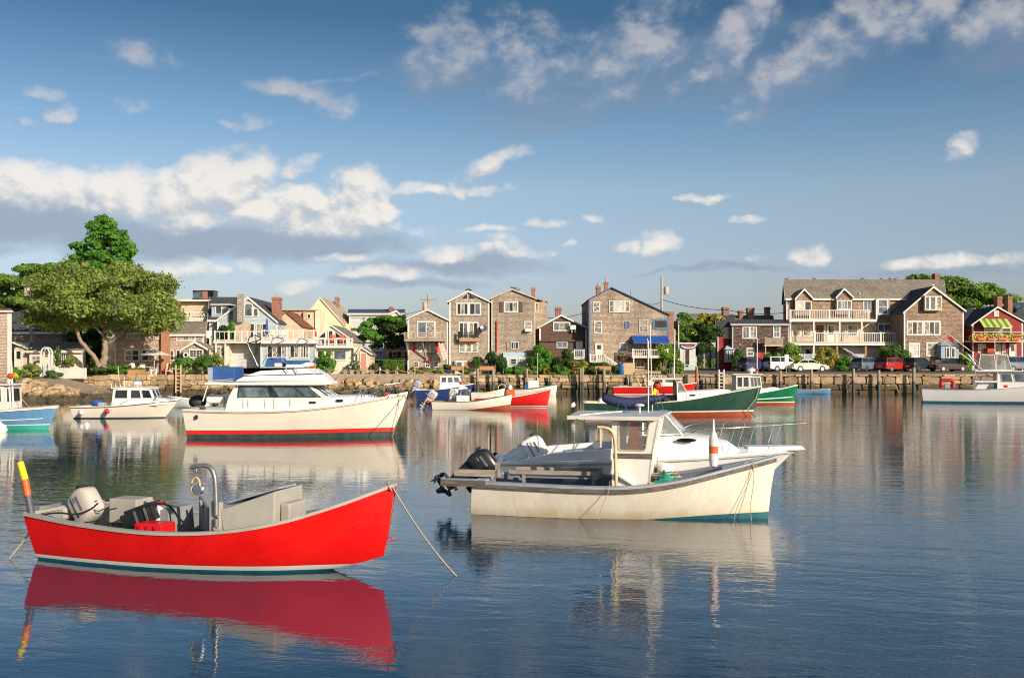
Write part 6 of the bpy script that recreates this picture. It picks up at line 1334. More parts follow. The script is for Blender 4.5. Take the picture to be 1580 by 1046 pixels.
# ------------------------------------------------------------------ parked cars
def car(label, px, Y, rz, mat, kind='sedan', zb=None, group='cars parked along the harbour street'):
    """length along +x (front), y across"""
    x = wx(px, Y); zb = gz(x, Y) + .02 if zb is None else zb
    t = thing('parked_car', label, 'car', (x, Y, zb), rz, group)
    if kind == 'sedan':
        L, Wd = 4.6, 1.78; body = [(-2.3, .45), (-2.28, .80), (-2.05, .95), (-1.2, .98), (1.0, .93), (1.9, .80), (2.25, .66), (2.3, .42), (2.1, .26), (-2.1, .26)]
        gh = [(-1.75, .96), (-1.0, 1.38), (.0, 1.44), (.45, 1.38), (1.2, .93)]
    elif kind == 'van':
        L, Wd = 4.8, 1.9; body = [(-2.38, .4), (-2.4, .95), (-2.35, 1.08), (1.1, 1.02), (2.0, .86), (2.38, .62), (2.4, .38), (2.2, .28), (-2.2, .28)]
        gh = [(-2.34, 1.07), (-2.2, 1.74), (.1, 1.78), (.55, 1.68), (1.45, 1.0)]
    else:
        L, Wd = 4.4, 1.82; body = [(-2.18, .42), (-2.2, .98), (-2.1, 1.06), (1.0, 1.02), (1.85, .92), (2.15, .72), (2.2, .42), (2.0, .28), (-2.0, .28)]
        gh = [(-2.12, 1.05), (-1.8, 1.62), (-.1, 1.68), (.3, 1.6), (1.05, 1.01)]
    def sect(prof, y0s):
        rings = []
        for y, s in y0s:
            c = [sum(p[0] for p in prof) / len(prof), sum(p[1] for p in prof) / len(prof)]
            rings.append([(c[0] + (p[0] - c[0]) * s, y, c[1] + (p[1] - c[1]) * s) for p in prof])
        return rings
    h = Wd / 2
    m_ = MB(); m_.loft(sect(body, [(-h, .95), (-h + .08, 1), (h - .08, 1), (h, .95)])); m_.build('body', mat, t, 35, .02)
    # cabin tapers inward towards the roof
    zt = max(p[1] for p in gh); z0 = gh[0][1]
    def inn(z): return h - .09 - .22 * (z - z0) / (zt - z0)
    m_ = MB(); m_.loft([[(p[0], -inn(p[1]), p[1]) for p in gh], [(p[0], inn(p[1]), p[1]) for p in gh]]); m_.build('cabin', mat, t, 35)
    def pane(q, name='window'): m2 = MB(); m2.add(q, [(0, 1, 2, 3)]); return m2.build(name, 'glass_dark', t)
    a, b, c, d, e = gh
    for s in (-1, 1):
        f = lambda x_, z_: (x_, s * (inn(z_) + .012), z_)
        mid = (b[0] + d[0]) / 2; zl = z0 + .06; zu = zt - .1
        lerp = lambda p, q, z: p[0] + (q[0] - p[0]) * (z - p[1]) / (q[1] - p[1])
        xr0, xr1 = lerp(a, b, zl) + .12, lerp(a, b, min(zu, b[1])) + .12; xf0, xf1 = lerp(e, d, zl) - .12, lerp(e, d, min(zu, d[1])) - .12
        pane([f(xr0, zl), f(mid - .04, zl), f(mid - .04, zu), f(xr1, zu)], 'side_window'); pane([f(mid + .04, zl), f(xf0, zl), f(xf1, zu), f(mid + .04, zu)], 'side_window')
    def cross(p, q, k0, k1, off):
        lo = (p[0] + (q[0] - p[0]) * k0, p[1] + (q[1] - p[1]) * k0); hi = (p[0] + (q[0] - p[0]) * k1, p[1] + (q[1] - p[1]) * k1)
        wl_, wh_ = inn(lo[1]) - .1, inn(hi[1]) - .08
        pane([(lo[0] + off, -wl_, lo[1] + .01), (lo[0] + off, wl_, lo[1] + .01), (hi[0] + off, wh_, hi[1] + .01), (hi[0] + off, -wh_, hi[1] + .01)], 'windscreen' if off > 0 else 'rear_window')
    cross(e, d, .12, .92, .012); cross(a, b, .15, .9, -.014)
    for sx in (-L * .30, L * .305):
        for s in (-1, 1):
            ar = MB(); ar.lathe([(.01, 0), (.37, 0), (.37, .012), (.01, .012)], (sx, s * (h + .001) - (.012 if s < 0 else 0) + .0, .34), 14, Matrix.Rotation(R(-90), 4, 'X')); ar.build('wheel_arch', 'rubber', t)
            m2 = MB(); m2.lathe([(.01, -.11), (.28, -.11), (.325, -.08), (.325, .08), (.28, .11), (.01, .11)], (sx, s * (h - .08), .325), 16, Matrix.Rotation(R(90), 4, 'X')); w = m2.build('wheel', 'rubber', t, 40)
            m2 = MB(); m2.lathe([(.01, 0), (.2, 0), (.22, .02)], (sx, s * (h + .035), .325), 12, Matrix.Rotation(R(90 * s), 4, 'X')); m2.build('rim', 'steel', w)
    tz = body[2][1] - .12
    for s in (-1, 1):
        m2 = MB(); m2.box(-L / 2 - .015, -L / 2 + .1, s * h * .72 - .2, s * h * .72 + .2, tz - .14, tz + .06); m2.build('tail_light', 'lamp_red', t)
        m2 = MB(); m2.box(L / 2 - .28, L / 2 - .0, s * h * .72 - .18, s * h * .72 + .18, .58, .70); m2.build('headlight', 'lamp_clear', t)
        m2 = MB(); m2.cbox((gh[4][0] - .25, s * (h + .06), gh[0][1] + .08), (.12, .2, .13)); m2.build('mirror', mat, t)
    m2 = MB(); m2.box(-L / 2 - .06, -L / 2 + .1, -h * .93, h * .93, .36, .54); m2.build('bumper', mat if kind != 'van' else 'metal_grey', t); m2 = MB(); m2.box(L / 2 - .1, L / 2 + .05, -h * .93, h * .93, .34, .52); m2.build('bumper', mat, t)
    m2 = MB(); m2.box(-L / 2 - .072, -L / 2 - .061, -.26, .26, .56, .70); m2.build('number_plate', 'trim_white', t)
    return t
Yc = 117.5
car('navy hatchback parked nearest the dark shingled house', 1166, Yc, R(28), 'car_navy', 'suv'); car('white van parked between the navy hatchback and the silver sedan', 1206, Yc, R(25), 'car_white', 'van')
car('silver beige sedan parked right of the white van', 1246, Yc - .6, R(12), 'car_silver', 'sedan'); car('slate grey car parked left of the red one', 1338, Yc, R(35), 'car_slate', 'suv')
car('red estate car parked below the deck stairs', 1378, Yc - .3, R(30), 'car_red', 'suv'); car('dark green car parked right of the red car', 1418, Yc, R(34), 'car_green', 'suv')
car('black sedan parked in front of the blue porch', 1462, Yc - .3, R(18), 'car_black', 'sedan'); car('steel blue van parked behind the sport fishing boat', 1568, Yc, R(20), 'car_steelblue', 'van')
car('dark car under the tree left of the hedge', 586, 112.5, R(-110), 'car_black', 'sedan'); car('dark blue van parked against the maroon house behind the hedge', 612, 113, R(-95), 'car_navy', 'suv')

# ------------------------------------------------------------------ boats
def xf(mb, M):
    mb.v = [tuple(M @ Vector(p)) for p in mb.v]; return mb

class Boat:
    """a moored boat: local x forward from the stern, y to port, z up from the waterline"""
    def __init__(s, name, label, xs, ys, deg, cat='boat', group=None):
        s.X, s.Y, s.a = xs, ys, R(deg); s.c, s.s = math.cos(s.a), math.sin(s.a)
        s.o = thing(name, label, cat, (xs, ys, 0), s.a, group)
    def p(s, px, py, y):
        """local point seen at a photo position, at lateral offset y"""
        k = (px - CX) / FPX; x = (k * (s.Y + y * s.c) - s.X + y * s.s) / (s.c - k * s.s)
        Yw = s.Y + x * s.s + y * s.c
        return (x, y, CAMZ - (py - HY) / FPX * Yw)
    def x(s, px, y): return s.p(px, 0, y)[0]
    def hull(s, L, sheer, beam, keel, stem, bands, cap_w=.07, cap_mat='trim_white', in_mat='deck_grey', floor=.15, srake=.1, q=(.2, .75), n=30, rub=None, deck=None, deck_mat='deck_grey', th=.05, camber=.06, cap_t=.045, transom_cap=True):
        zs, bs, zm, st = spl(sheer), spl(beam), spl(keel), spl(stem)
        s.zs, s.L = zs, L
        def half(t, z):
            lo, hi = zm(t), zs(t); f = min(max((z - lo) / max(hi - lo, 1e-3), 0), 1.3); qq = q[0] + (q[1] - q[0]) * t ** 2.2
            return max(bs(t) * f ** qq, .012)
        def xx(t, z):
            a = -srake * z; return a + (st(z) - a) * t
        s.half, s.xx = half, xx
        T = [1 - (1 - i / n) ** 1.35 for i in range(n + 1)]; s.T = T
        path = [(t, 1) for t in T[::-1]] + [(t, -1) for t in T]
        for bi, (nm, z0, z1, mat) in enumerate(bands):
            rows = []; m_ = 7 if z1 is None else 3
            for t, sd in path:
                lo = max(z0(t) if callable(z0) else z0, zm(t) + .004); hi = zs(t) - .002 if z1 is None else max(z1(t) if callable(z1) else z1, zm(t) + .004)
                hi = max(hi, lo + .0005)
                rows.append([(xx(t, lo + (hi - lo) * k / m_), sd * half(t, lo + (hi - lo) * k / m_), lo + (hi - lo) * k / m_) for k in range(m_ + 1)])
            mb = MB(); mb.loft(rows, closed=False); mb.build(nm, mat, s.o, 28)
        # gunwale cap
        rows = []
        for t, sd in path:
            z = zs(t); b = half(t, z); ib = max(b - cap_w, .004); x = xx(t, z)
            rows.append([(x, sd * (b + .018), z), (x, sd * (b + .018), z + cap_t), (x, sd * ib, z + cap_t), (x, sd * ib, z)])
        # move the transom run inboard a little so the cap turns the corner
        mb = MB(); mb.loft(rows, closed=True); mb.build('gunwale', cap_mat, s.o, 35)
        b0 = half(0, zs(0)); x0 = xx(0, zs(0))
        if transom_cap: mb = MB(); mb.box(x0 - .02, x0 + cap_w, -b0 + .02, b0 - .02, zs(0) + .002, zs(0) + cap_t + .004); mb.build('transom_cap', cap_mat, s.o)
        if rub:
            mb = MB()
            for sd in (1, -1):
                mb.loft([[(xx(t, zs(t)) + .0, sd * (half(t, zs(t)) + .004), zs(t) - rub[1]), (xx(t, zs(t)), sd * (half(t, zs(t)) + .032), zs(t) - rub[1]), (xx(t, zs(t)), sd * (half(t, zs(t)) + .032), zs(t) - .002), (xx(t, zs(t)), sd * (half(t, zs(t)) + .004), zs(t) - .002)] for t in T])
            mb.build('rub_rail', rub[0], s.o, 35)
        # inner shell and floor
        tmax = deck if deck is not None else .97
        TI = [t for t in T if t <= tmax + .03]
        if floor is not None:
            rows = []
            for t, sd in [(t, 1) for t in TI[::-1]] + [(t, -1) for t in TI]:
                z1 = zs(t) - .004; z0 = max(floor, zm(t) + .06); rows.append([(xx(t, z) + (th if t == 0 else 0), sd * max(half(t, z) - th - (cap_w - th) * k, .004), z) for k, z in ((1, z1), (.4, (z0 + z1) / 2), (0, z0))])
            mb = MB(); mb.loft(rows, closed=False); mb.build('inner_hull', in_mat, s.o, 35)
            rows = []
            for t in TI:
                z0 = max(floor, zm(t) + .06) + .002; b = max(half(t, z0) - th, .004); rows.append([(xx(t, z0), b, z0), (xx(t, z0), 0, z0), (xx(t, z0), -b, z0)])
            mb = MB(); mb.loft(rows, closed=False); mb.build('floor', in_mat, s.o)
        if deck is not None:
            rows = []
            for t in [deck] + [t for t in T if t > deck + .005]:
                z = zs(t) + cap_t * .5; b = max(half(t, zs(t)) - cap_w + .004, .003); rows.append([(xx(t, z), b * f, z + camber * (1 - f * f)) for f in (1, .6, .2, -.2, -.6, -1)])
            mb = MB(); mb.loft(rows, closed=False); mb.build('foredeck', deck_mat, s.o, 40)
            z = zs(deck); b = half(deck, z) - cap_w; zz = max(floor or 0, zm(deck) + .08); c = min(half(deck, zz) - th, b); mb = MB(); mb.add([(xx(deck, z), -b, z + .02), (xx(deck, z), b, z + .02), (xx(deck, zz) - .03, c, zz), (xx(deck, zz) - .03, -c, zz)], [(0, 1, 2, 3)]); mb.build('bulkhead', in_mat, s.o)
    def mb(s): return MB()
    def put(s, mb, name, mat, smooth=None, bevel=0.0, label=None, parent=None): return mb.build(name, mat, parent or s.o, smooth, bevel, label=label)
    def tube(s, name, pts, r, mat, seg=8, parent=None): m_ = MB(); m_.tube(pts, r, seg); return m_.build(name, mat, parent or s.o, 60)
    def box(s, name, mat, c, sz, rot=(0, 0, 0), bevel=.0, parent=None): m_ = MB(); m_.cbox(c, sz, rot); return m_.build(name, mat, parent or s.o, None, bevel)
    def pxbox(s, name, mat, px0, px1, py0, py1, y0, y1, bevel=0.0, parent=None):
        a = s.p(px0, py1, y0); b = s.p(px1, py0, y0); m_ = MB(); m_.box(a[0], b[0], y0, y1, a[2], b[2]); return m_.build(name, mat, parent or s.o, None, bevel)

def sm(pts, n=6):
    """smoothed polyline through points"""
    P = [Vector(p) for p in pts]; out = []
    for i in range(len(P) - 1):
        p0, p1, p2, p3 = P[max(i - 1, 0)], P[i], P[i + 1], P[min(i + 2, len(P) - 1)]
        for k in range(n):
            u = k / n; out.append(.5 * ((2 * p1) + (-p0 + p2) * u + (2 * p0 - 5 * p1 + 4 * p2 - p3) * u * u + (-p0 + 3 * p1 - 3 * p2 + p3) * u ** 3))
    return out + [P[-1]]

def outboard(root, at, rz=0.0, tilt=0.0, cowl='motor_grey', leg=None, sc=1.0, cowl_only=False):
    """outboard: leg with skeg and gearcase, cowl and propeller; origin at the clamp, -x aft"""
    M = Matrix.Translation(at) @ Matrix.Rotation(rz, 4, 'Z') @ Matrix.Rotation(tilt, 4, 'Y') @ Matrix.Scale(sc, 4)
    leg = leg or cowl
    m_ = MB()
    if not cowl_only: m_.loft([[(-.32 + a, b, z) for a, b in ((-.11 * w, -.06 * w), (.10 * w, -.075 * w), (.14 * w, 0), (.10 * w, .075 * w), (-.11 * w, .06 * w), (-.16 * w, 0))] for z, w in ((.06, 1.25), (-.1, 1.1), (-.45, .85), (-.62, .75), (-.72, .6))])
    if not cowl_only:
     m_.box(-.58, -.14, -.10, .10, -.56, -.545)
     m_.lathe([(.01, -.3), (.05, -.24), (.065, -.05), (.065, .12), (.03, .22)], (-.34, 0, -.74), 10, Matrix.Rotation(R(90), 4, 'Y'))
     m_.extr([(-.42, -.012, -.78), (-.24, -.012, -.78), (-.34, -.012, -.94), (-.42, -.012, -.93)], (0, .024, 0))
    m_.box(-.20, .05, -.10, .10, -.28, .02); m_.box(-.06, .09, -.12, .12, -.34, -.24)
    o = xf(m_, M).build('outboard_motor', leg, root, 35)
    m_ = MB(); pr = [(.06, .93, 0), (.13, 1.0, 0), (.33, 1.0, .01), (.43, .92, .02), (.50, .76, .03), (.53, .52, .04)]
    rings = []
    for z, w, dx in pr:
        r = []
        for k in range(16):
            a = 2 * math.pi * k / 16; ca, sa = math.cos(a), math.sin(a); e = .36
            r.append((-.27 + dx + math.copysign(abs(ca) ** e, ca) * .28 * w, math.copysign(abs(sa) ** e, sa) * .17 * w, z))
        rings.append(r)
    m_.loft(rings); c = xf(m_, M).build('cowl', cowl, o, 40)
    m_ = MB(); rings = []
    for z in (.175, .195):
        rings.append([(-.27 + math.copysign(abs(math.cos(2 * math.pi * k / 16)) ** .55, math.cos(2 * math.pi * k / 16)) * .292, math.copysign(abs(math.sin(2 * math.pi * k / 16)) ** .55, math.sin(2 * math.pi * k / 16)) * .181, z) for k in range(16)])
    m_.loft(rings); xf(m_, M).build('cowl_band', 'rubber', c)
    for sg in (-1, 1):
        m_ = MB(); m_.cbox((-.27, sg * .171, .33), (.26, .008, .05)); m_.cbox((-.38, sg * .168, .25), (.10, .008, .03)); xf(m_, M).build('badge', 'galv', c)
    m_ = MB(); m_.cbox((-.56, 0, .36), (.05, .16, .10)); xf(m_, M).build('air_intake', 'rubber', c)
    m_ = MB()
    for k in range(3):
        B = Matrix.Translation((-.60, 0, -.74)) @ Matrix.Rotation(k * 2.094, 4, 'X'); q = [(-.03, .0, .03), (.03, .06, .06), (.035, .10, .15), (.0, .05, .20), (-.04, -.06, .17), (-.04, -.04, .06)]
        m_.extr([B @ Vector(p) for p in q], (.012, 0, 0))
    m_.lathe([(.045, -.07), (.045, .07)], (-.60, 0, -.74), 8, Matrix.Rotation(R(90), 4, 'Y'))
    if not cowl_only: xf(m_, M).build('propeller', 'black_plastic', o)
    return o

def quad_panel(root, q, u0, u1, v0, v1, frame, pane, fw=.04, off=.01, name='window', rad=0.0, out=None):
    """window laid on a planar quad (bl, br, tr, tl): frame ring and pane"""
    q = [Vector(p) for p in q]; nrm = (q[1] - q[0]).cross(q[3] - q[0]).normalized()
    if out is not None and nrm.dot(Vector(out)) < 0: nrm = -nrm
    def at(u, v): return (q[0].lerp(q[1], u)).lerp(q[3].lerp(q[2], u), v)
    c = [at(u0, v0), at(u1, v0), at(u1, v1), at(u0, v1)]; ctr = sum(c, Vector()) / 4
    def shrink(d): return [p + (ctr - p).normalized() * d * 1.41 for p in c]
    def rounded(pts, r):
        if r <= 0: return pts
        o_ = []
        for i in range(4):
            p, a, b = pts[i], pts[i - 1], pts[(i + 1) % 4]
            for k in range(5):
                w = k / 4; s0 = p + (a - p).normalized() * r; s1 = p + (b - p).normalized() * r
                o_.append(s0 * (1 - w) ** 2 + p * 2 * w * (1 - w) + s1 * w * w)
        return o_
    oo, ii = rounded(c, rad), rounded(shrink(fw), rad * .8); n = len(oo); m_ = MB()
    for i in range(n):
        j = (i + 1) % n; m_.extr([oo[i], oo[j], ii[j], ii[i]], nrm * (off * 2))
    f = m_.build(name, frame, root)
    m_ = MB(); m_.extr([p + nrm * off * .6 for p in rounded(shrink(fw * .95), rad * .8)], nrm * off * .5); m_.build('pane', pane, f)
    return f

def holed_panel(q, u0, u1, v0, v1, rad, thick, nrm):
    """a quad wall with a rounded window opening cut through it"""
    q = [Vector(p) for p in q]; nrm = Vector(nrm).normalized()
    def at(u, v): return (q[0].lerp(q[1], u)).lerp(q[3].lerp(q[2], u), v)
    cs = [at(u0, v0), at(u1, v0), at(u1, v1), at(u0, v1)]; inner = []
    for i in range(4):
        p, a, b = cs[i], cs[i - 1], cs[(i + 1) % 4]
        for k in range(5):
            w = k / 4; s0 = p + (a - p).normalized() * rad; s1 = p + (b - p).normalized() * rad; inner.append(s0 * (1 - w) ** 2 + p * 2 * w * (1 - w) + s1 * w * w)
    m_ = MB(); N = len(inner)
    outer = []
    for i in range(4): outer += [q[i]] * 5
    vs = inner + outer + [p - nrm * thick for p in inner] + [p - nrm * thick for p in outer]; fs = []
    for i in range(N):
        j = (i + 1) % N
        if outer[i] == outer[j]: fs += [(i, j, N + i), (2 * N + j, 2 * N + i, 3 * N + i)]
        else: fs += [(i, j, N + j, N + i), (2 * N + j, 2 * N + i, 3 * N + i, 3 * N + j), (N + i, N + j, 3 * N + j, 3 * N + i)]
        fs.append((j, i, 2 * N + i, 2 * N + j))
    m_.add(vs, fs); return m_, inner

def rope(label, pts, r=.012, mat='rope_tan', name='mooring_line', cat='rope', group=None):
    m_ = MB(); m_.tube(pts, r, 6); o = m_.build(name, mat, None, 60); recentre(o); tag(o, label, cat, group); return o

# ---- 1 the red skiff
b = Boat('red_skiff', 'bright red open skiff with grey gunwale and a grey outboard, nearest boat', -7.15, 16.02, -17.6)
b.hull(5.75, [(0, .69), (.2, .60), (.42, .555), (.6, .60), (.75, .735), (.88, .97), (1, 1.26)], [(0, .80), (.2, .95), (.45, 1.02), (.7, .86), (.85, .52), (.95, .20), (1, .025)],
       [(0, -.20), (.5, -.22), (.74, -.16), (.86, -.01), (.94, .13), (1, .25)], [(-.3, 5.3), (.25, 5.56), (1.3, 5.76)],
       [('topside', lambda t: .085 + .03 * t, None, 'hull_red'), ('boot_stripe', .035, lambda t: .085 + .03 * t, 'white_paint'), ('bottom', -.25, .035, 'teal_paint')],
       cap_w=.085, cap_mat='skiff_grey', in_mat='skiff_grey_in', floor=.10, srake=.17, q=(.16, .62), n=40)
O = b.o
outboard(O, (b.p(136, 783, .0)[0] - .05, .0, .40), R(-16), R(48), 'motor_grey', sc=.98, cowl_only=True)
b.tube('carry_strap', sm([b.p(150, 772, -.12), b.p(140, 777, -.14), b.p(143, 785, -.16), b.p(152, 788, -.17), b.p(160, 785, -.16)]), .008, 'rubber')
b.tube('fuel_hose', sm([b.p(151, 776, -.2), b.p(140, 785, -.22), b.p(118, 793, -.3), b.p(90, 791, -.4), b.p(62, 794, -.5)]), .014, 'black_plastic')
b.tube('fuel_hose', sm([b.p(240, 776, -.1), b.p(262, 781, -.15), b.p(278, 801, -.25), b.p(298, 815, -.3), b.p(322, 820, -.35)]), .017, 'black_plastic')
b.tube('fuel_hose', sm([b.p(162, 772, .3), b.p(178, 771, .35), b.p(190, 768, .4), b.p(200, 772, .4)]), .014, 'black_plastic')
b.pxbox('stern_seat', 'skiff_grey', 58, 100, 783, 800, -.1, .55, .04)
b.pxbox('storage_box', 'skiff_grey', 168, 210, 771, 806, .18, .60, .015)
m_ = MB(); m_.loft([[b.p(x, z + 6, y) for x, z in ((163, 781), (205, 762), (232, 763), (262, 774), (262, 800), (163, 800))] for y in (.62, .82)]); b.put(m_, 'motor_well', 'skiff_grey', 30, .03)
# toppled black battery box and red fuel tank
pa, pb = b.p(182, 806, -.25), b.p(244, 790, -.25)
bx = b.box('battery_box', 'black_plastic', ((pa[0] + pb[0]) / 2, -.12, .66), (.58, .34, .23), (0, R(-20), R(8)), .02)
b.box('battery_lid', 'black_plastic', ((pa[0] + pb[0]) / 2 - .02, -.12, .80), (.50, .28, .05), (0, R(-20), R(8)), .015, bx)
for k in range(3): b.box('rib', 'metal_grey', ((pa[0] + pb[0]) / 2 - .18 + k * .18, -.298, .66 + (k - 1) * .065), (.03, .02, .2), (0, R(-20), R(8)), 0, bx)
b.tube('battery_cable', sm([b.p(172, 812, -.2), b.p(164, 798, -.2), b.p(168, 787, -.2), b.p(180, 784, -.2)]), .01, 'rubber')
tk = b.pxbox('fuel_tank', 'red_plastic', 206, 249, 809, 834, -.55, -.2, .03)
for k in range(3): b.pxbox('rib', 'red_plastic', 212 + k * 12, 218 + k * 12, 812, 834, -.575, -.551, .005, tk)
b.pxbox('tank_cap', 'red_plastic', 239, 250, 774, 778, -.1, .0, .004)
m_ = MB(); c = b.p(247, 797, -.05); m_.lathe([(.01, 0), (.09, 0), (.09, .24), (.04, .30), (.035, .34), (.01, .34)], (c[0], c[1], c[2] - .1), 12); b.put(m_, 'jug', 'white_paint', 40)
m_ = MB(); c = b.p(262, 790, .05)
m_.loft([[(c[0] - .26, -.12, .12), (c[0] + .16, -.12, .12), (c[0] + .16, .5, .12), (c[0] - .26, .5, .12)], [(c[0] - .20, -.12, .78), (c[0] + .10, -.12, .78), (c[0] + .10, .5, .78), (c[0] - .20, .5, .78)]]); b.put(m_, 'thwart_box', 'skiff_grey_in', None, .015)
# console: bulkhead panel, big sloping box, small box forward
pA, pB = b.x(276, .1), b.x(327, -.3)
m_ = MB(); m_.loft([[(pA, .62, .12), (pA + .06, .62, .12), (pB + .06, -.42, .12), (pB, -.42, .12)], [(pA, .62, .90), (pA + .06, .62, .90), (pB + .06, -.42, .88), (pB, -.42, .88)]]); bk = b.put(m_, 'bulkhead_panel', 'skiff_grey_in', None, .01)
b.tube('grab_rod', [b.p(309, 772, .05), b.p(319, 803, -.02)], .022, 'skiff_grey_in')
x0, x1, x2, x3 = b.x(334, -.45), b.x(372, -.45), b.x(436, -.35), b.x(440, -.35)
m_ = MB(); m_.loft([[(x0 - .02, -.46, .10), (x1 - .14, -.56, .10), (x2 - .1, -.46, .10), (x2 - .1, .45, .10), (x0 - .02, .5, .10)], [(x0 - .02, -.46, .90), (x1 - .26, -.56, .88), (x3 - .10, -.46, 1.18), (x3 - .14, .40, 1.18), (x0 - .02, .5, .94)]])
cs = b.put(m_, 'console', 'skiff_grey', None, .02)
m_ = MB(); m_.cbox(((x0 + x3) / 2 - .05, .0, 1.075), (.9, .5, .03), (0, R(-16), 0)); b.put(m_, 'console_lid', 'deck_blue', None, .01, parent=cs)
c0 = b.x(446, -.28); b.box('locker', 'skiff_grey', (c0 - .06, -.05, .60), (.16, .5, .78), (0, 0, 0), .03)
for k, px in enumerate((455, 461, 467)): b.tube('rod', [(b.x(px, -.2) + .05, -.25 + k * .12, .15), (b.x(px, -.2), -.3 + k * .1, .78 - .1 * k)], .014, 'galv', 6)
# davit and hanging block
dv = sm([b.p(333, 828, -.62), b.p(334, 800, -.62), b.p(333, 760, -.62), b.p(331, 735, -.62), b.p(325, 722, -.62), b.p(314, 718, -.62), b.p(295, 721, -.62)])
da = b.tube('davit', dv, .036, 'galv', 10)
m_ = MB(); p0, p1 = b.p(327, 826, -.60), b.p(336, 775, -.60); m_.box(p0[0] - .05, p1[0] + .03, -.60, -.50, p0[2], p1[2]); b.put(m_, 'davit_stand', 'skiff_grey', None, .01)
b.tube('hook', sm([b.p(302, 720, -.62), b.p(303, 728, -.62), b.p(301, 732, -.62), b.p(304, 735, -.62)]), .010, 'galv', 6, da)
m_ = MB(); ov = [b.p(301 + 6.5 * math.cos(a) + 1, 750 + (14 if abs(math.sin(a)) > .3 else 12) * math.sin(a), -.62) for a in np.linspace(0, 2 * math.pi, 19)]
m_.tube(ov, .018, 6); b.put(m_, 'snatch_block', 'tan_wood', 50, parent=da)
m_ = MB(); c = b.p(306, 755, -.62); m_.lathe([(.01, -.03), (.075, -.03), (.05, 0), (.075, .03), (.01, .03)], c, 14, Matrix.Rotation(R(90), 4, 'X')); b.put(m_, 'sheave', 'steel', 40, parent=da)
b.tube('lashing', sm([b.p(329, 815, -.68), b.p(335, 820, -.68), b.p(340, 826, -.66), b.p(333, 823, -.68), b.p(337, 812, -.66)]), .012, 'rope_tan', 6)
# striped stern pole
pp = [b.p(31, 713, -.74), b.p(39, 740, -.74), b.p(43, 764, -.74), b.p(49, 794, -.74)]
for k, (m2, nm) in enumerate((('yellow_paint', 'band'), ('orange_paint', 'band'), ('purple_grey', 'band'))): b.tube('pole_' + nm, [pp[k], pp[k + 1]], .052, m2, 12)
m_ = MB()
for a in np.linspace(0, 2 * math.pi, 13)[:-1]: pass
c = (b.xx(1, .62) + .03, 0, .50); m_.tube([(c[0] + .035 * math.cos(a), 0, c[2] + .035 * math.sin(a)) for a in np.linspace(0, 2 * math.pi, 13)], .009, 6); b.put(m_, 'towing_eye', 'boot_red', 60)
tip = b.o.matrix_basis @ Vector((5.70, -.05, 1.29))
Ye = FPX * 3 / (888 - HY); w_end = (wx(707, Ye), Ye, -.03)
rope('tan mooring line from the red skiff bow down into the water', [Vector(tip).lerp(Vector(w_end), i / 10) + Vector((0, 0, -.35 * (i / 10) * (1 - i / 10))) for i in range(11)], .012)
m_ = MB(); m_.tube(sm([b.p(597, 745, .05), b.p(601, 752, -.1), b.p(604, 757, -.05), b.p(600, 752, .06)]), .013, 6); b.put(m_, 'bow_lashing', 'rope_tan', 60)
st_ = b.o.matrix_basis @ Vector((-.12, -.55, .62)); Ys = FPX * 3 / (862 - HY)
rope('short stern line of the red skiff running down into the water', [st_, (st_.x - .12, st_.y, .35), (wx(11, Ys), Ys, -.03)], .014)

# ---- 2 the white lobster skiff
b = Boat('lobster_skiff', 'weathered white lobster skiff with a small wheelhouse and black outboard', -.62, 20.86, -13.6)
zt = lambda t: .005 + .125 * max(0, (t - .62) / .38) ** .8 if t > .62 else .004
b.hull(5.95, [(0, .635), (.2, .625), (.4, .615), (.55, .635), (.7, .755), (.85, .965), (1, 1.185)], [(0, 1.02), (.2, 1.13), (.45, 1.18), (.68, 1.0), (.84, .60), (.95, .22), (1, .02)],
       [(0, -.22), (.5, -.26), (.85, -.2), (1, -.2)], [(-.3, 5.70), (0, 5.79), (.6, 5.86), (1.25, 5.97)],
       [('topside', zt, None, 'hull_stained'), ('bottom', -.27, zt, 'bottom_teal')],
       cap_w=.20, cap_mat='deck_blue', in_mat='deck_slate', floor=.08, srake=-.10, q=(.13, .70), n=40, rub=('worn_dark_wood', .075), deck=.83, deck_mat='deck_blue')
O = b.o
# stern overhang planks and well boards
e0, e1 = b.p(684, 736, -.98), b.p(724, 744, -1.0)
m_ = MB(); m_.box(e0[0], e1[0] + .1, -1.02, -.62, .66, .69); b.put(m_, 'stern_plank', 'deck_blue'); m_ = MB(); m_.box(e0[0] - .03, e1[0] + .35, -1.07, -1.021, .58, .695); b.put(m_, 'plank_edge', 'worn_dark_wood')
m_ = MB(); m_.box(e0[0], e1[0] + .1, .60, 1.0, .66, .69); b.put(m_, 'stern_plank', 'deck_blue'); m_ = MB(); m_.box(e0[0] - .032, e0[0] - .002, -1.0, -.62, .57, .685); b.put(m_, 'plank_end', 'worn_dark_wood')
p0, p1 = b.p(702, 732, -.45), b.p(768, 721, -.45); m_ = MB(); m_.box(p0[0], p1[0], -.50, -.46, .72, .86); b.put(m_, 'well_board', 'weathered_wood'); m_ = MB(); m_.box(p1[0] - .04, p1[0] + .05, -.50, -.44, .72, 1.02); b.put(m_, 'well_post', 'weathered_wood_z')
outboard(O, (-.02, -.05, .60), R(4), R(52), 'black_plastic', sc=.98)
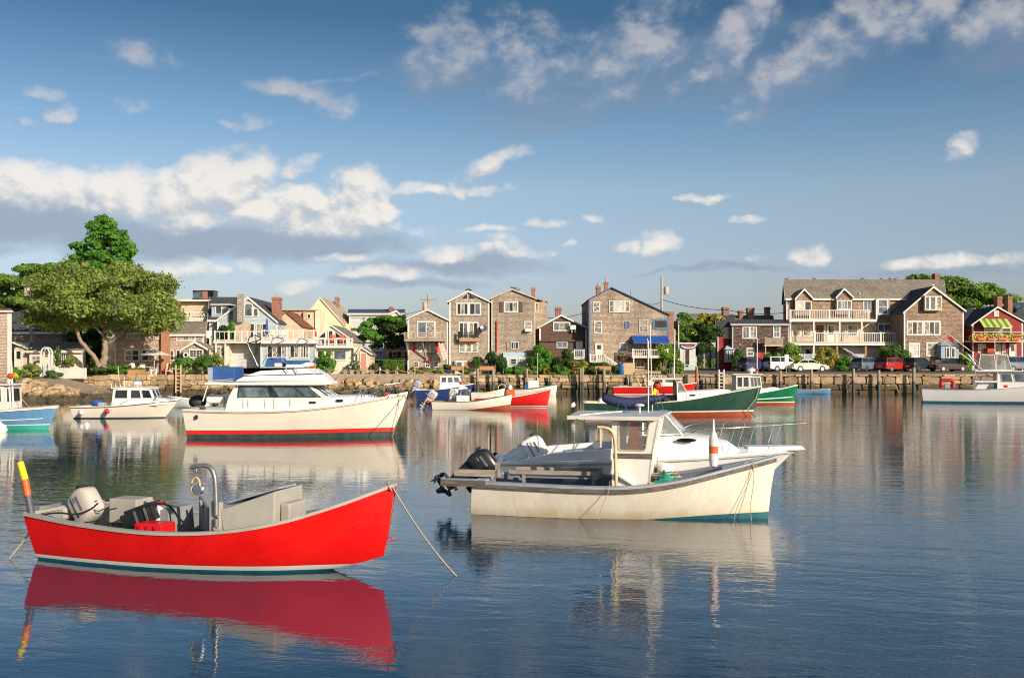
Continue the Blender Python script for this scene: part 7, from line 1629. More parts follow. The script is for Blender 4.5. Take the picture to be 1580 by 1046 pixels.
# culling table of grey boards
p0, p1 = b.p(784, 730, -.3), b.p(919, 736, -.3)
for y in (-.34, .30):
    m_ = MB(); m_.box(p0[0] + .02, p1[0], y, y + .05, .78, .86); tb = b.put(m_, 'table_side', 'weathered_wood')
m_ = MB(); m_.box(p0[0], p1[0] - .03, -.289, .299, .70, .735); b.put(m_, 'table_board', 'deck_slate'); m_ = MB(); m_.box(p1[0], p1[0] + .045, -.36, .37, .70, .87); b.put(m_, 'table_end', 'weathered_wood')
for y in (-.33, .29):
    m_ = MB(); m_.box(p1[0] - .06, p1[0] - .002, y, y + .05, .08, .78); b.put(m_, 'table_leg', 'weathered_wood_z'); m_ = MB(); m_.box(p0[0] + .3, p0[0] + .36, y, y + .05, .08, .78); b.put(m_, 'table_leg', 'weathered_wood_z')
m_ = MB(); q0, q1 = b.p(842, 746, -.55), b.p(895, 744, -.55); m_.box(q0[0], q1[0], -.6, -.3, .2, .60); b.put(m_, 'trap_crate', 'black_plastic', None, .02)
# wheelhouse: side walls with real openings
yn, yf = -.70, .55
A0, A1 = b.p(948, 747, yn), b.p(944, 646, yn); B0, B1 = b.p(1004, 747, yn), b.p(1005, 704, yn); B2 = b.p(1015, 646, yn)
zb0, zt0 = .12, A1[2]
xa = A1[0]; xb = B1[0] + .02; xt = B2[0] + .02; zw = b.p(1000, 700, yn)[2]
for y, nr in ((yn, (0, -1, 0)), (yf, (0, 1, 0))):
    q = [(xa, y, zw), (xb, y, zw), (xt, y, zt0), (xa, y, zt0)]
    m_, inner = holed_panel(q, .16, .80, .10, .90, .07, .035, nr); wl_ = b.put(m_, 'wheelhouse_side', 'cabin_cream')
    m_ = MB(); m_.extr([(xa, y, zb0), (xb - .12, y, zb0), (xb, y, zw - .09), (xb, y, zw), (xa, y, zw)], Vector(nr) * -.035); b.put(m_, 'wheelhouse_panel', 'cabin_cream')
    m_ = MB(); m_.extr([p - Vector(nr) * .012 for p in inner], -Vector(nr) * .008); b.put(m_, 'pane', 'glass_hazy', parent=wl_)
    m_ = MB()
    cc = sum(inner, Vector()) / len(inner)
    for i in range(len(inner)):
        j = (i + 1) % len(inner); o1, o2 = inner[i] + (inner[i] - cc).normalized() * .03, inner[j] + (inner[j] - cc).normalized() * .03
        m_.extr([inner[i], inner[j], o2, o1], Vector(nr) * .008)
    b.put(m_, 'window_seal', 'trim_tan', parent=wl_)
m_ = MB(); m_.box(xa + .04, xb, yn - .012, yn - .001, zw - .10, zw - .0); b.put(m_, 'dark_stripe', 'worn_dark_wood')
q = [(xb, yn, zw), (xb, yf, zw), (xt, yf, zt0), (xt, yn, zt0)]
m_, inner = holed_panel(q, .08, .46, .12, .90, .06, .035, (1, 0, 0)); fr_ = b.put(m_, 'windscreen_frame', 'cabin_cream'); m_ = MB(); m_.extr([p - Vector((.012, 0, 0)) for p in inner], Vector((-.008, 0, 0))); b.put(m_, 'pane', 'glass_hazy', parent=fr_)
m_ = MB(); m_.extr([(xb, yn, zw), (xb, yf, zw), (xb - .12, yf, zb0), (xb - .12, yn, zb0)], (-.035, 0, 0)); b.put(m_, 'wheelhouse_front', 'cabin_cream')
# roof
f0, f1, g1, g0 = b.p(874, 646, -.85), b.p(1018, 645, -.85), b.p(1037, 634, .85), b.p(892, 635, .85)
zr = f0[2]
m_ = MB(); m_.loft([[(f0[0], -.85, zr), (f1[0], -.85, zr + .01), (g1[0], .85, zr + .05), (g0[0], .85, zr + .04)], [(f0[0], -.85, zr + .05), (f1[0], -.85, zr + .06), (g1[0], .85, zr + .10), (g0[0], .85, zr + .09)]]); rf = b.put(m_, 'roof', 'deck_grey', None, .02)
m_ = MB(); m_.box(f0[0] + .02, f1[0] - .02, -.885, -.852, zr - .012, zr + .062); b.put(m_, 'roof_edge', 'trim_white', parent=rf)
b.tube('roof_batten', [(f0[0] + .25, -.85, zr + .07), (b.x(960, .1), .3, zr + .105)], .018, 'trim_white', 6, rf)
m_ = MB(); c = b.p(987, 634, .1); m_.lathe([(.02, 0), (.02, .13), (.09, .14), (.10, .17), (.05, .19), (.01, .19)], (c[0], c[1], zr + .085), 10); b.put(m_, 'anchor_light', 'trim_white', 40, parent=rf)
b.tube('aerial', [(b.x(1000, .2), .25, zr + .09), (b.x(1000, .2), .25, zr + 1.55)], .014, 'trim_white', 6, rf)
m_ = MB(); c = b.p(978, 670, -.60); m_.loft([[(c[0] + dx, c[1] + dy, c[2] + z) for dx, dy in ((-.07 * w, -.04), (.08 * w, -.05), (.09 * w, .05), (-.08 * w, .04))] for z, w in ((.27, .6), (.1, .9), (-.1, 1.5), (-.26, 1.8), (-.30, 1.6))]); ok_ = b.put(m_, 'oilskin', 'oilskin_orange', 60)
b.tube('hanging_loop', sm([(c[0] + .07, -.5, zt0 - .04), (c[0] + .09, -.5, zt0 - .2), (c[0] + .17, -.5, zt0 - .25), (c[0] + .24, -.5, zt0 - .18), (c[0] + .25, -.5, zt0 - .04)]), .013, 'rubber', 6)
# yellow hauler pipe with its block
hp = sm([b.p(951, 752, -.86), b.p(950, 715, -.86), b.p(949, 685, -.86), b.p(946, 669, -.86), b.p(938, 661, -.86), b.p(922, 659, -.86)])
hd = b.tube('hauler_davit', hp, .034, 'hose_yellow', 10)
b.tube('davit_brace', [b.p(926, 660, -.86), b.p(926, 690, -.84)], .028, 'hose_yellow', 8, hd); b.tube('stay', [b.p(922, 660, -.86), (f0[0] + .2, -.9, zr)], .01, 'rope_dark', 5, hd)
m_ = MB(); c = b.p(921, 686, -.86); m_.lathe([(.01, -.05), (.08, -.05), (.045, 0), (.08, .05), (.01, .05)], c, 12, Matrix.Rotation(R(90), 4, 'X')); b.put(m_, 'hauler_block', 'steel', 40, parent=hd); b.tube('chain', [b.p(922, 662, -.86), b.p(923, 668, -.86), b.p(921, 681, -.86)], .012, 'galv', 6, hd)
b.tube('exhaust_pipe', [b.p(953, 731, -.78), b.p(978, 748, -.70)], .05, 'trim_white', 10)
# forward gear
bx0, bx1 = b.p(1018, 728, -.1), b.p(1034, 703, -.1); b.box('fish_box', 'cabin_cream', ((bx0[0] + bx1[0]) / 2 - .02, .0, .78), (.24, .4, .5), (0, R(6), R(20)), .02)
b.box('side_crate', 'deck_slate', (b.x(1012, .3) - .05, .45, .7), (.3, .3, .4), (0, 0, 0), .02)
rng = random.Random(5); m_ = MB(); c0, c1 = b.p(1008, 748, -.55), b.p(1050, 742, -.55)
rows = []
for i in range(13):
    r_ = []
    for j in range(9):
        u, v = i / 12, j / 8; x = c0[0] - .05 + (c1[0] - c0[0] + .1) * u; y = -.78 + .6 * v
        e = (1 - (2 * u - 1) ** 2) * (1 - (2 * v - 1) ** 4); r_.append((x, y, .50 + .42 * e ** .6 * (1 - .25 * u) + .05 * rng.gauss(0, 1) * e + .03 * math.sin(u * 14 + v * 5)))
    rows.append(r_)
m_.loft(rows, closed=False); b.put(m_, 'net_tarp', 'net_teal', 50)
pts = []
for k in range(90):
    a = k * .55; pts.append((b.x(1028, -.5) + .22 * math.cos(a) * (1 - .3 * math.sin(k * .13)) + rng.gauss(0, .02), -.45 + .18 * math.sin(a) + rng.gauss(0, .02), .76 + .05 * math.sin(k * .21) + .0012 * k))
m_ = MB(); m_.tube(pts, .013, 5); b.put(m_, 'rope_coil', 'rope_tan', 60)
b.box('wood_block', 'tan_wood', (c0[0] - .02, -.82, .66), (.14, .12, .14), (.3, .2, .4), .02)
# upright buoy with red band
cb = b.p(1101, 725, -.28); zk = cb[2] + .05; cx_ = cb[0]
t_ = thing('marker_buoy', 'white spindle buoy with an orange red band standing in the lobster skiff bow', 'buoy', b.o.matrix_basis @ Vector((cx_, -.28, zk)))
m_ = MB(); m_.lathe([(.02, 0), (.075, .03), (.095, .18), (.095, .28)], seg=14); m_.build('buoy_body', 'buoy_white', t_, 50); m_ = MB(); m_.lathe([(.096, .281), (.097, .42)], seg=14); m_.build('band', 'orange_paint', t_, 50); m_ = MB(); m_.lathe([(.095, .421), (.09, .55), (.06, .66), (.022, .72), (.016, .93), (.005, .95)], seg=14); m_.build('buoy_body', 'buoy_white', t_, 50)
b.tube('bow_cleat', [b.p(1143, 716, -.1), b.p(1153, 713, -.1)], .02, 'galv', 6); b.tube('bow_rope', sm([b.p(1135, 720, -.2), b.p(1146, 716, -.25), b.p(1156, 712, -.18), b.p(1168, 712, -.2), b.p(1180, 708, -.1)]), .012, 'rope_tan', 6)
for (xa_, ya_, xb_, yb_, l) in ((1161, 715, 1160, 803, 'thin line hanging straight down the lobster skiff bow'), (1163, 714, 1133, 803, 'slanting thin line hanging off the lobster skiff bow'), (941, 742, 925, 802, 'thin line hanging down the lobster skiff side')):
    y_ = -b.half(min(max(b.x(xa_, -.8) / 6.0, 0), 1), .9) - .05 if xa_ > 1000 else -1.24
    P0, P1 = b.p(xa_, ya_, y_), b.p(xb_, yb_, y_ + (.10 if xa_ > 1000 else .0) - .06); rope(l, [b.o.matrix_basis @ (Vector(P0).lerp(Vector(P1), i / 6) + Vector((.03 * math.sin(i), 0, 0))) for i in range(7)], .006, 'rope_tan', name='hanging_line')

# ---- 3 the white cuddy cruiser behind it
b = Boat('cuddy_cruiser', 'white cuddy cabin cruiser with bow rail moored behind the lobster skiff', -.35, 23.0, -3.5)
b.hull(6.75, [(0, .82), (.3, .86), (.6, .95), (.85, 1.02), (1, 1.05)], [(0, 1.15), (.3, 1.25), (.6, 1.2), (.8, .8), (.93, .36), (1, .03)], [(0, -.3), (.7, -.3), (.9, .05), (1, .55)], [(-.3, 5.4), (.4, 6.1), (1.05, 6.75)],
       [('topside', .05, None, 'gel_white'), ('bottom', -.3, .05, 'bottom_dark')], cap_w=.22, cap_mat='gel_white', in_mat='gel_white', floor=.25, srake=.05, q=(.14, .7), deck=.44, deck_mat='gel_white', rub=('trim_grey', .04), camber=.10)
m_ = MB()                                                                     # cabin trunk, rounded
rings = []
for px, h, w in ((1004, .50, .92), (1030, .50, .92), (1064, .46, .88), (1100, .40, .78), (1128, .30, .62), (1146, .12, .42), (1152, .02, .3)):
    x = b.x(px, -.6); z0 = .97; rings.append([(x, -w, z0), (x, -w * .93, z0 + h * .75), (x, -w * .75, z0 + h), (x, 0, z0 + h * 1.06), (x, w * .75, z0 + h), (x, w * .93, z0 + h * .75), (x, w, z0)])
m_.loft(rings); tr = b.put(m_, 'cabin_trunk', 'gel_white', 40)
m_ = MB(); c = b.p(1059, 679, -.93); m_.loft([[(c[0] + .22 * math.cos(a) * k, c[1] - .02, c[2] + .045 * math.sin(a) * k) for a in np.linspace(0, 2 * math.pi, 14)[:-1]] for k in (1, .97)] ); m_.extr([(c[0] + .22 * math.cos(a), c[1] - .015, c[2] + .045 * math.sin(a)) for a in np.linspace(0, 2 * math.pi, 14)[:-1]], (0, .03, 0)); b.put(m_, 'porthole', 'glass_dark', parent=tr)
# windscreen
zb_ = 1.46; xw0, xw1, xt_ = b.x(1008, -.8), b.x(1066, -.4), b.x(1026, -.5)
for sd in (-1, 1):
    q = [Vector((xw0 - .25, sd * .90, zb_ - .02)), Vector((xw1 - .22, sd * .72, zb_)), Vector((xt_ - .02, sd * .66, 1.93)), Vector((xw0 - .25, sd * .80, 1.93))]
    quad_panel(b.o, q, 0, 1, 0, 1, 'steel', 'glass_clear', .025, .012, 'side_screen', out=(0, sd, 0))
for sd in (-1, 1):
    q = [Vector((xw1 - .22, sd * .72, zb_)), Vector((xw1 - .05, sd * .02, zb_ + .04)), Vector((xt_ + .08, sd * .02, 1.95)), Vector((xt_ - .02, sd * .66, 1.93))]
    quad_panel(b.o, q, 0, 1, 0, 1, 'steel', 'glass_clear', .03, .012, 'windscreen', out=(1, 0, .3))
m_ = MB(); m_.cbox((xw0 + .1, -.35, 1.45), (.4, .5, .35), (0, R(20), 0)); b.put(m_, 'dashboard', 'gel_white', None, .04); b.box('helm_seat', 'gel_white', (xw0 - .55, -.4, 1.05), (.45, .5, .75), (0, 0, 0), .06); b.box('helm_seat', 'gel_white', (xw0 - .55, .45, 1.05), (.45, .5, .75), (0, 0, 0), .06)
m_ = MB(); m_.tube([(xw0 - .18 + .02 * math.sin(a), -.35 + .17 * math.cos(a), 1.5 + .17 * math.sin(a)) for a in np.linspace(0, 2 * math.pi, 16)], .016, 6); b.put(m_, 'steering_wheel', 'rubber', 60)
# bow rail, pulpit
rz_ = 1.62; pts = []
for sd in (-1, 1):
    pl = [(b.x(1066, -.7), sd * .82, 1.5), (b.x(1085, -.6), sd * .88, 1.60), (b.x(1130, -.5), sd * .80, rz_), (b.x(1180, -.3), sd * .5, rz_ + .03), (b.x(1225, -.1), sd * .22, rz_ + .06), (b.x(1241, 0), sd * .12, rz_ + .07)]
    b.tube('bow_rail', sm(pl), .010, 'steel', 8)
    for px, w in ((1130, .80), (1160, .62), (1200, .36)):
        x = b.x(px, -w); t_ = min(x / 6.75, .99); b.tube('stanchion', [(x - .12, sd * min(b.half(t_ - .02, 1.02) - .05, w), 1.04), (x + .06, sd * w, rz_ + .02)], .008, 'steel', 6)
m_ = MB(); m_.loft([[(b.x(1150, 0), -.26, 1.06), (b.x(1225, 0), -.22, 1.08), (b.x(1242, 0), -.10, 1.09), (b.x(1242, 0), .10, 1.09), (b.x(1225, 0), .22, 1.08), (b.x(1150, 0), .26, 1.06)], [(b.x(1150, 0), -.26, 1.16), (b.x(1225, 0), -.22, 1.18), (b.x(1236, 0), -.10, 1.17), (b.x(1236, 0), .10, 1.17), (b.x(1225, 0), .22, 1.18), (b.x(1150, 0), .26, 1.16)]]); b.put(m_, 'bow_pulpit', 'gel_white', None, .015)
b.tube('anchor', [(b.x(1200, 0), 0, 1.04), (b.x(1222, 0), 0, 1.0), (b.x(1226, 0), .08, .95)], .02, 'steel', 6)
# cockpit coaming, transom step, white outboard, folded bimini
for sd in (-1, 1): m_ = MB(); m_.loft([[(b.x(px, sd), sd * w, z), (b.x(px, sd), sd * (w - .16), z), (b.x(px, sd), sd * (w - .16), z + h), (b.x(px, sd), sd * (w - .03), z + h)] for px, w, z, h in ((800, 1.1, .88, .02), (850, 1.2, .90, .16), (940, 1.22, .95, .22), (1004, 1.15, .98, .3))]); b.put(m_, 'coaming', 'gel_white', 40)
m_ = MB(); m_.loft([[(x, -w, z0), (x, w, z0), (x, w, z1), (x, -w, z1)] for x, w, z0, z1 in ((b.x(757, 0), .9, .42, .55), (b.x(775, 0), 1.1, .42, .80), (b.x(800, 0), 1.12, .42, .92))]); b.put(m_, 'swim_platform', 'gel_white', None, .03)
outboard(b.o, (b.x(826, .1) - .12, .1, .72), 0, R(60), 'gel_white', sc=1.0)
bm_ = sm([b.p(930, 612, .2), b.p(945, 618, .2), b.p(975, 622, .2), b.p(1005, 617, .2), b.p(1026, 611, .2)])
m_ = MB()
rr = [.06 + .075 * math.sin(math.pi * min(i / (len(bm_) - 1) * 1.15, 1)) ** .6 for i in range(len(bm_))]
for sd in (0,): m_.tube([(p[0], p[1] + .0, p[2]) for p in bm_], rr, 10)
b.put(m_, 'folded_bimini', 'canvas_navy', 60)
for a0, a1, a2, a3 in ((955, 622, 940, 668), (962, 622, 985, 668), (985, 620, 975, 668), (1012, 615, 1024, 668), (1018, 612, 1040, 690)): b.tube('bimini_strut', [b.p(a0, a1, .0), b.p(a2, a3, -.6)], .012, 'steel', 6)
b.tube('whip_aerial', [b.p(1007, 640, .5), b.p(1003, 500, .5)], .012, 'trim_white', 6)

# ---- 4 the big cabin cruiser
b = Boat('cabin_cruiser', 'large cream cabin cruiser with flybridge and red boot stripe', -13.3, 42.1, -1.6)
b.hull(8.85, [(0, 1.14), (.3, 1.10), (.55, 1.18), (.75, 1.38), (.9, 1.62), (1, 1.80)], [(0, 1.45), (.3, 1.65), (.55, 1.6), (.75, 1.2), (.9, .58), (.97, .22), (1, .03)], [(0, -.5), (.85, -.5), (.95, -.5), (1, -.4)], [(-.4, 8.2), (0, 8.3), (.4, 8.4), (1.1, 8.68), (1.8, 8.92)],
       [('topside', lambda t: .32 + .06 * t, None, 'hull_cream'), ('boot_stripe', lambda t: .16 + .06 * t, lambda t: .32 + .06 * t, 'boot_red'), ('bottom', -.4, lambda t: .16 + .06 * t, 'bottom_dark')],
       cap_w=.16, cap_mat='cabin_cream', in_mat='gel_white', floor=.45, srake=.10, q=(.15, .8), n=36, deck=.26, deck_mat='gel_white', rub=('trim_tan', .06))
yn = -1.22
def bpx(px, py, y=yn): return b.p(px, py, y)
# deckhouse: raked aft bulkhead, roof, side windows
a0, a1 = bpx(347, 634), bpx(362, 594); f0, f1 = bpx(505, 612), bpx(476, 592); zt0 = a1[2]; zd = 1.14
zs1 = 1.66
for sd in (-1, 1):
    y = sd * abs(yn); q = [(a0[0], y, zd), (f0[0] + .0, y, zd), (f0[0], y, zs1), (f1[0], y * .94, zt0), (a1[0], y * .94, zt0), (a0[0] + .15, y, zs1)]
    m_ = MB(); m_.extr(q, (0, -sd * .05, 0)); sd_ = b.put(m_, 'deckhouse_side', 'cabin_cream')
    qq = [Vector((a1[0] + .05, y, zs1)), Vector((f0[0] - .15, y, zs1)), Vector((f1[0] - .05, y * .94, zt0)), Vector((a1[0] + .1, y * .94, zt0))]
    for u0, u1, pn in ((.02, .40, 'glass_boat'), (.41, .48, 'glass_dark'), (.49, .78, 'glass_boat'), (.79, .98, 'glass_boat')): quad_panel(sd_, qq, u0, u1, .02, .93, 'rubber', pn, .025, .014, out=(0, sd, 0))
for k in range(3):
    y0, y1 = -1.15 + k * .767, -1.15 + (k + 1) * .767; q = [Vector((f0[0], y0, zs1)), Vector((f0[0], y1, zs1)), Vector((f1[0], y1 * .94, zt0)), Vector((f1[0], y0 * .94, zt0))]; quad_panel(b.o, q, .02, .98, .03, .97, 'cabin_cream', 'glass_sky', .05, .014, 'windscreen', out=(1, 0, .4))
m_ = MB(); m_.add([(a0[0] + .02, -1.2, zd), (a0[0] + .02, 1.2, zd), (a1[0] + .02, 1.14, zt0), (a1[0] + .02, -1.14, zt0)], [(0, 1, 2, 3)]); b.put(m_, 'aft_bulkhead', 'cabin_cream')
b.box('curtain', 'canvas_white', (a1[0] + 1.0, -1.05, 1.95), (1.3, .02, .5)); b.box('curtain', 'canvas_white', (a1[0] + 2.3, 1.0, 1.95), (1.3, .02, .5))
# main roof with aft overhang
r0, r1, r2 = bpx(318, 592)[0], bpx(498, 590)[0], bpx(500, 588)[0]
m_ = MB(); m_.loft([[(r0, -1.42, zt0), (r1, -1.42, zt0 + .0), (r2 + .18, -.6, zt0 + .02), (r2 + .18, .6, zt0 + .02), (r1, 1.42, zt0), (r0, 1.42, zt0)], [(r0, -1.42, zt0 + .10), (r1, -1.42, zt0 + .16), (r2 + .18, -.6, zt0 + .16), (r2 + .18, .6, zt0 + .16), (r1, 1.42, zt0 + .16), (r0, 1.42, zt0 + .10)]]); b.put(m_, 'main_roof', 'cabin_cream', None, .02)
for sd in (-1, 1): b.tube('roof_post', [bpx(313, 619, sd * 1.35), bpx(321, 593, sd * 1.35)], .025, 'trim_white', 6)
for sd in (-1, 1):
    for e in (0, .05): b.tube('davit_rail', [(r0 + .1, sd * 1.3, zt0 + .12 + e), (bpx(360, 580)[0], sd * 1.3, zt0 + .16 + e * 1.6)], .015, 'trim_white', 6)
b.pxbox('blue_crate', 'canvas_blue', 322, 362, 566, 588, -.9, .4, .03); b.pxbox('crate_end', 'deck_blue', 320.5, 328, 567, 588, -.915, -.901)
# flybridge: coaming, venturi screen, seat, blue covers
zf = zt0 + .16; c0, c1, c2, c3 = bpx(362, 580)[0], bpx(400, 570)[0], bpx(478, 566)[0], bpx(494, 586)[0]
m_ = MB(); m_.loft([[(c0, -1.2, zf), (c3, -1.2, zf), (c3 + .25, -.5, zf), (c3 + .25, .5, zf), (c3, 1.2, zf), (c0, 1.2, zf)], [(c0 + .4, -1.12, zf + .22), (c3 - .25, -1.12, zf + .30), (c3 - .05, -.45, zf + .30), (c3 - .05, .45, zf + .30), (c3 - .25, 1.12, zf + .30), (c0 + .4, 1.12, zf + .22)], [(c1, -1.05, zf + .42), (c2 - .2, -1.05, zf + .52), (c2, -.4, zf + .52), (c2, .4, zf + .52), (c2 - .2, 1.05, zf + .52), (c1, 1.05, zf + .42)]], True, True, True); fb = b.put(m_, 'flybridge', 'gel_white', None, .02)
b.tube('piping', sm([(c0 + .35, -1.15, zf + .21), (c1 + .4, -1.13, zf + .25), (c3 - .3, -1.14, zf + .30), (c3 - .05, -.46, zf + .30)]), .014, 'canvas_navy', 6, fb)
for px in (440, 455): b.tube('snap_flap', [bpx(px, 566), bpx(px + 4, 575)], .025, 'trim_grey', 5, fb)
b.pxbox('bench_cover', 'canvas_blue', 413, 436, 552, 566, -.7, -.1, .06); m_ = MB(); m_.loft([[bpx(px, py, y) for px, py in ((408, 566), (412, 553), (422, 556), (428, 566))] for y in (-.9, -.3)]); b.put(m_, 'cover_flap', 'canvas_blue', 50)
b.pxbox('helm_cover', 'canvas_blue', 440, 467, 556, 561, -.8, .5, .03); b.pxbox('helm', 'gel_white', 441, 466, 561, 567, -.7, .4, .02); b.pxbox('radar_dome', 'gel_white', 466, 478, 559, 565, -.4, .3, .03); b.pxbox('cooler', 'trim_cream', 423, 433, 560, 566, -.95, -.7, .02)
# bimini frame of the flybridge
for sd in (-1, 1):
    b.tube('bimini_bow', sm([bpx(398, 565, sd * 1.1), bpx(390, 548, sd * 1.1), bpx(382, 530, sd * 1.08)]), .018, 'steel', 6)
    b.tube('bimini_bow', sm([bpx(440, 560, sd * 1.1), bpx(430, 548, sd * 1.1), bpx(418, 533, sd * 1.08)]), .018, 'steel', 6); b.tube('bimini_bow', sm([bpx(404, 563, sd * 1.1), bpx(412, 548, sd * 1.1), bpx(423, 534, sd * 1.08)]), .014, 'steel', 6); b.tube('bimini_bow', sm([bpx(446, 553, sd * 1.1), bpx(452, 545, sd * 1.1), bpx(457, 535, sd * 1.08)]), .014, 'steel', 6)
def hoop(pa, r, mat='galv'):
    p0, p1 = bpx(*pa, -1.08), bpx(*pa, 1.08); b.tube('bimini_hoop', sm([p0, (p0[0], -.8, p0[2] + .26), (p0[0], -.2, p0[2] + .36), (p0[0], .4, p0[2] + .34), (p0[0], .85, p0[2] + .22), p1]), r, mat, 6)
hoop((382, 530), .022, 'rubber'); hoop((418, 533), .018); hoop((457, 535), .018)
m_ = MB(); q0 = bpx(381, 529); m_.loft([[(q0[0] - .05, y, z), (q0[0] + 1.0, y, z + .12), (q0[0] + 1.0, y, z + .15), (q0[0] - .05, y, z + .03)] for y, z in ((-.95, q0[2] + .12), (-.5, q0[2] + .22))]); 
# trunk cabin, rails, windlass
m_ = MB(); rings = []
for px, h, w in ((500, .46, 1.12), (520, .44, 1.08), (545, .36, .95), (563, .28, .75), (574, .14, .55), (578, .02, .45)):
    x = b.x(px, -1.0); t_ = x / 8.85; z0 = b.zs(t_) - .02; rings.append([(x, -w, z0), (x, -w * .95, z0 + h * .8), (x, -w * .8, z0 + h), (x, w * .8, z0 + h), (x, w * .95, z0 + h * .8), (x, w, z0)])
m_.loft(rings); tc_ = b.put(m_, 'trunk_cabin', 'gel_white', 40)
for px in (482, 524): c = bpx(px, 621 if px < 500 else 618, -1.24 if px < 500 else -1.11); m_ = MB(); m_.cbox((c[0], c[1], c[2]), (.28, .03, .10)); b.put(m_, 'opening_port', 'glass_dark', None, .01)
for sd in (-1, 1):
    pl = [bpx(500, 607, sd * 1.25), bpx(556, 601, sd * 1.05), bpx(590, 594, sd * .78), bpx(616, 591, sd * .45), bpx(630, 589, sd * .15)]
    b.tube('bow_rail', sm(pl), .02, 'steel', 6); b.tube('rail', sm([bpx(575, 607, sd * .9), bpx(592, 600, sd * .76), bpx(612, 596, sd * .48)]), .014, 'steel', 6)
    for px, py, w in ((547, 622, 1.02), (557, 620, .98), (576, 616, .82), (599, 613, .58), (614, 611, .36)): x, _, z = bpx(px, py, sd * w); b.tube('stanchion', [(x, sd * w, z), (x + .30, sd * w * .93, z + .62)], .016, 'steel', 6)
for px in (376, 384, 410, 424, 449): b.tube('boarding_stay', [(bpx(px, 633, -1.3)[0], -1.29, 1.2), (bpx(px - 2, 617, -1.3)[0], -1.26, 1.62)], .011, 'trim_grey', 5)
b.pxbox('windlass', 'gel_white', 594, 610, 608, 614, -.2, .15, .03); b.box('fender', 'boot_red', (bpx(596, 615, -.35)[0], -.35, 1.78), (.15, .12, .12), (0, 0, 0), .03)
m_ = MB(); m_.lathe([(.06, 0), (.07, .12), (.02, .16)], bpx(303, 646, -1.52), 8); b.put(m_, 'exhaust', 'black_plastic')
b.pxbox('cockpit_seat', 'gel_white', 318, 345, 610, 622, -.4, .9, .05); m_ = MB(); c = bpx(305, 618, .2); m_.ball((c[0], c[1], c[2] - .05), .38, 12, 8, (1, .9, .75)); b.put(m_, 'outboard_cover', 'rubber', 60); b.pxbox('window', 'deck_blue', 317, 346, 628, 633.2, -1.52, -1.5)
for sd in (-1,): b.tube('dock_line', sm([bpx(290, 634, -1.5), bpx(300, 628, -1.4), bpx(318, 627, -1.3)]), .015, 'rope_tan', 5)
tipc = b.o.matrix_basis @ Vector((8.8, -.1, 1.75)); Ye = FPX * 3 / (700 - HY)
rope('pale mooring line falling from the cabin cruiser bow to the right', [Vector(tipc).lerp(Vector((wx(655, Ye), Ye, -.03)), i / 8) for i in range(9)], .018); rope('tan line looped straight down the cabin cruiser stem', [tipc + Vector((-.2, -.12, 0)), tipc + Vector((-.27, -.16, -.9)), tipc + Vector((-.5, -.12, -1.8))], .014)

# ---- smaller boats farther out
def cabin(b, name, pts_lo, pts_hi, z0, z1, mat, wins=(), frame='trim_white', pane='glass_boat', w0=None, v=(.40, .92)):
    """wheelhouse lofted between a lower and an upper plan outline; windows on its faces: (edge index, u0, u1)"""
    m_ = MB(); m_.loft([[(x, y, z0) for x, y in pts_lo], [(x, y, z1) for x, y in pts_hi]]); o = b.put(m_, name, mat)
    n = len(pts_lo)
    for e, u0, u1 in wins:
        i, j = e, (e + 1) % n; q = [(*pts_lo[i], z0), (*pts_lo[j], z0), (*pts_hi[j], z1), (*pts_hi[i], z1)]; c = Vector(((pts_lo[i][0] + pts_lo[j][0]) / 2, (pts_lo[i][1] + pts_lo[j][1]) / 2, 0)); ctr = Vector((sum(p[0] for p in pts_lo) / n, sum(p[1] for p in pts_lo) / n, 0))
        quad_panel(o, q, u0, u1, v[0], v[1], frame, pane, .035, .012, out=c - ctr)
    return o
def rect(x0, x1, w, xf=None): return [(x0, -w), (x1, -w), (x1, w), (x0, w)]

# 5 small pilothouse boat
b = Boat('pilothouse_boat', 'small white pilothouse boat with a red fender, left of the cabin cruiser', wx(120, 56.3), 56.6, -1.5)
b.hull(5.75, [(0, .62), (.4, .68), (.7, .82), (1, 1.02)], [(0, .95), (.4, 1.05), (.7, .85), (.9, .35), (1, .02)], [(0, -.3), (.85, -.25), (1, .0)], [(-.3, 4.7), (0, 4.85), (1.05, 5.7)], [('topside', .06, None, 'hull_cream'), ('bottom', -.3, .06, 'bottom_dark')], cap_w=.12, cap_mat='cabin_cream', in_mat='cabin_cream', floor=.2, q=(.16, .8), deck=.5, deck_mat='cabin_cream', rub=('rope_dark', .04), srake=.2)
x0, x1, xf_, xt0, xt1 = b.x(173, -.7), b.x(215, -.7), b.x(243, -.5), b.x(175, -.7), b.x(232, -.5)
cabin(b, 'pilothouse', [(x0, -.8), (b.x(200, -.7), -.8), (xf_, -.62), (xf_, .62), (x0, .8)], [(xt0, -.72), (b.x(200, -.7), -.72), (xt1, -.5), (xt1, .5), (xt0, .72)], .72, 1.66, 'cabin_cream', ((0, .12, .92), (1, .05, .5), (1, .54, .95), (2, .05, .48), (2, .52, .95)), pane='glass_dark', v=(.42, .95))
m_ = MB(); m_.loft([[(xt0 - .1, -.82, 1.665), (xt1 + .12, -.58, 1.665), (xt1 + .12, .58, 1.665), (xt0 - .1, .82, 1.665)], [(xt0 - .08, -.78, 1.74), (xt1 + .05, -.52, 1.74), (xt1 + .05, .52, 1.74), (xt0 - .08, .78, 1.74)]]); b.put(m_, 'roof', 'cabin_cream', None, .02)
m_ = MB(); m_.lathe([(.06, 0), (.24, .08), (.26, .2), (.2, .26), (.01, .28)], (b.x(212, 0), 0, 1.80), 12); b.put(m_, 'radar_dome', 'gel_white', 40); b.tube('radar_post', [(b.x(212, 0), 0, 1.72), (b.x(212, 0), 0, 1.81)], .05, 'trim_white', 6)
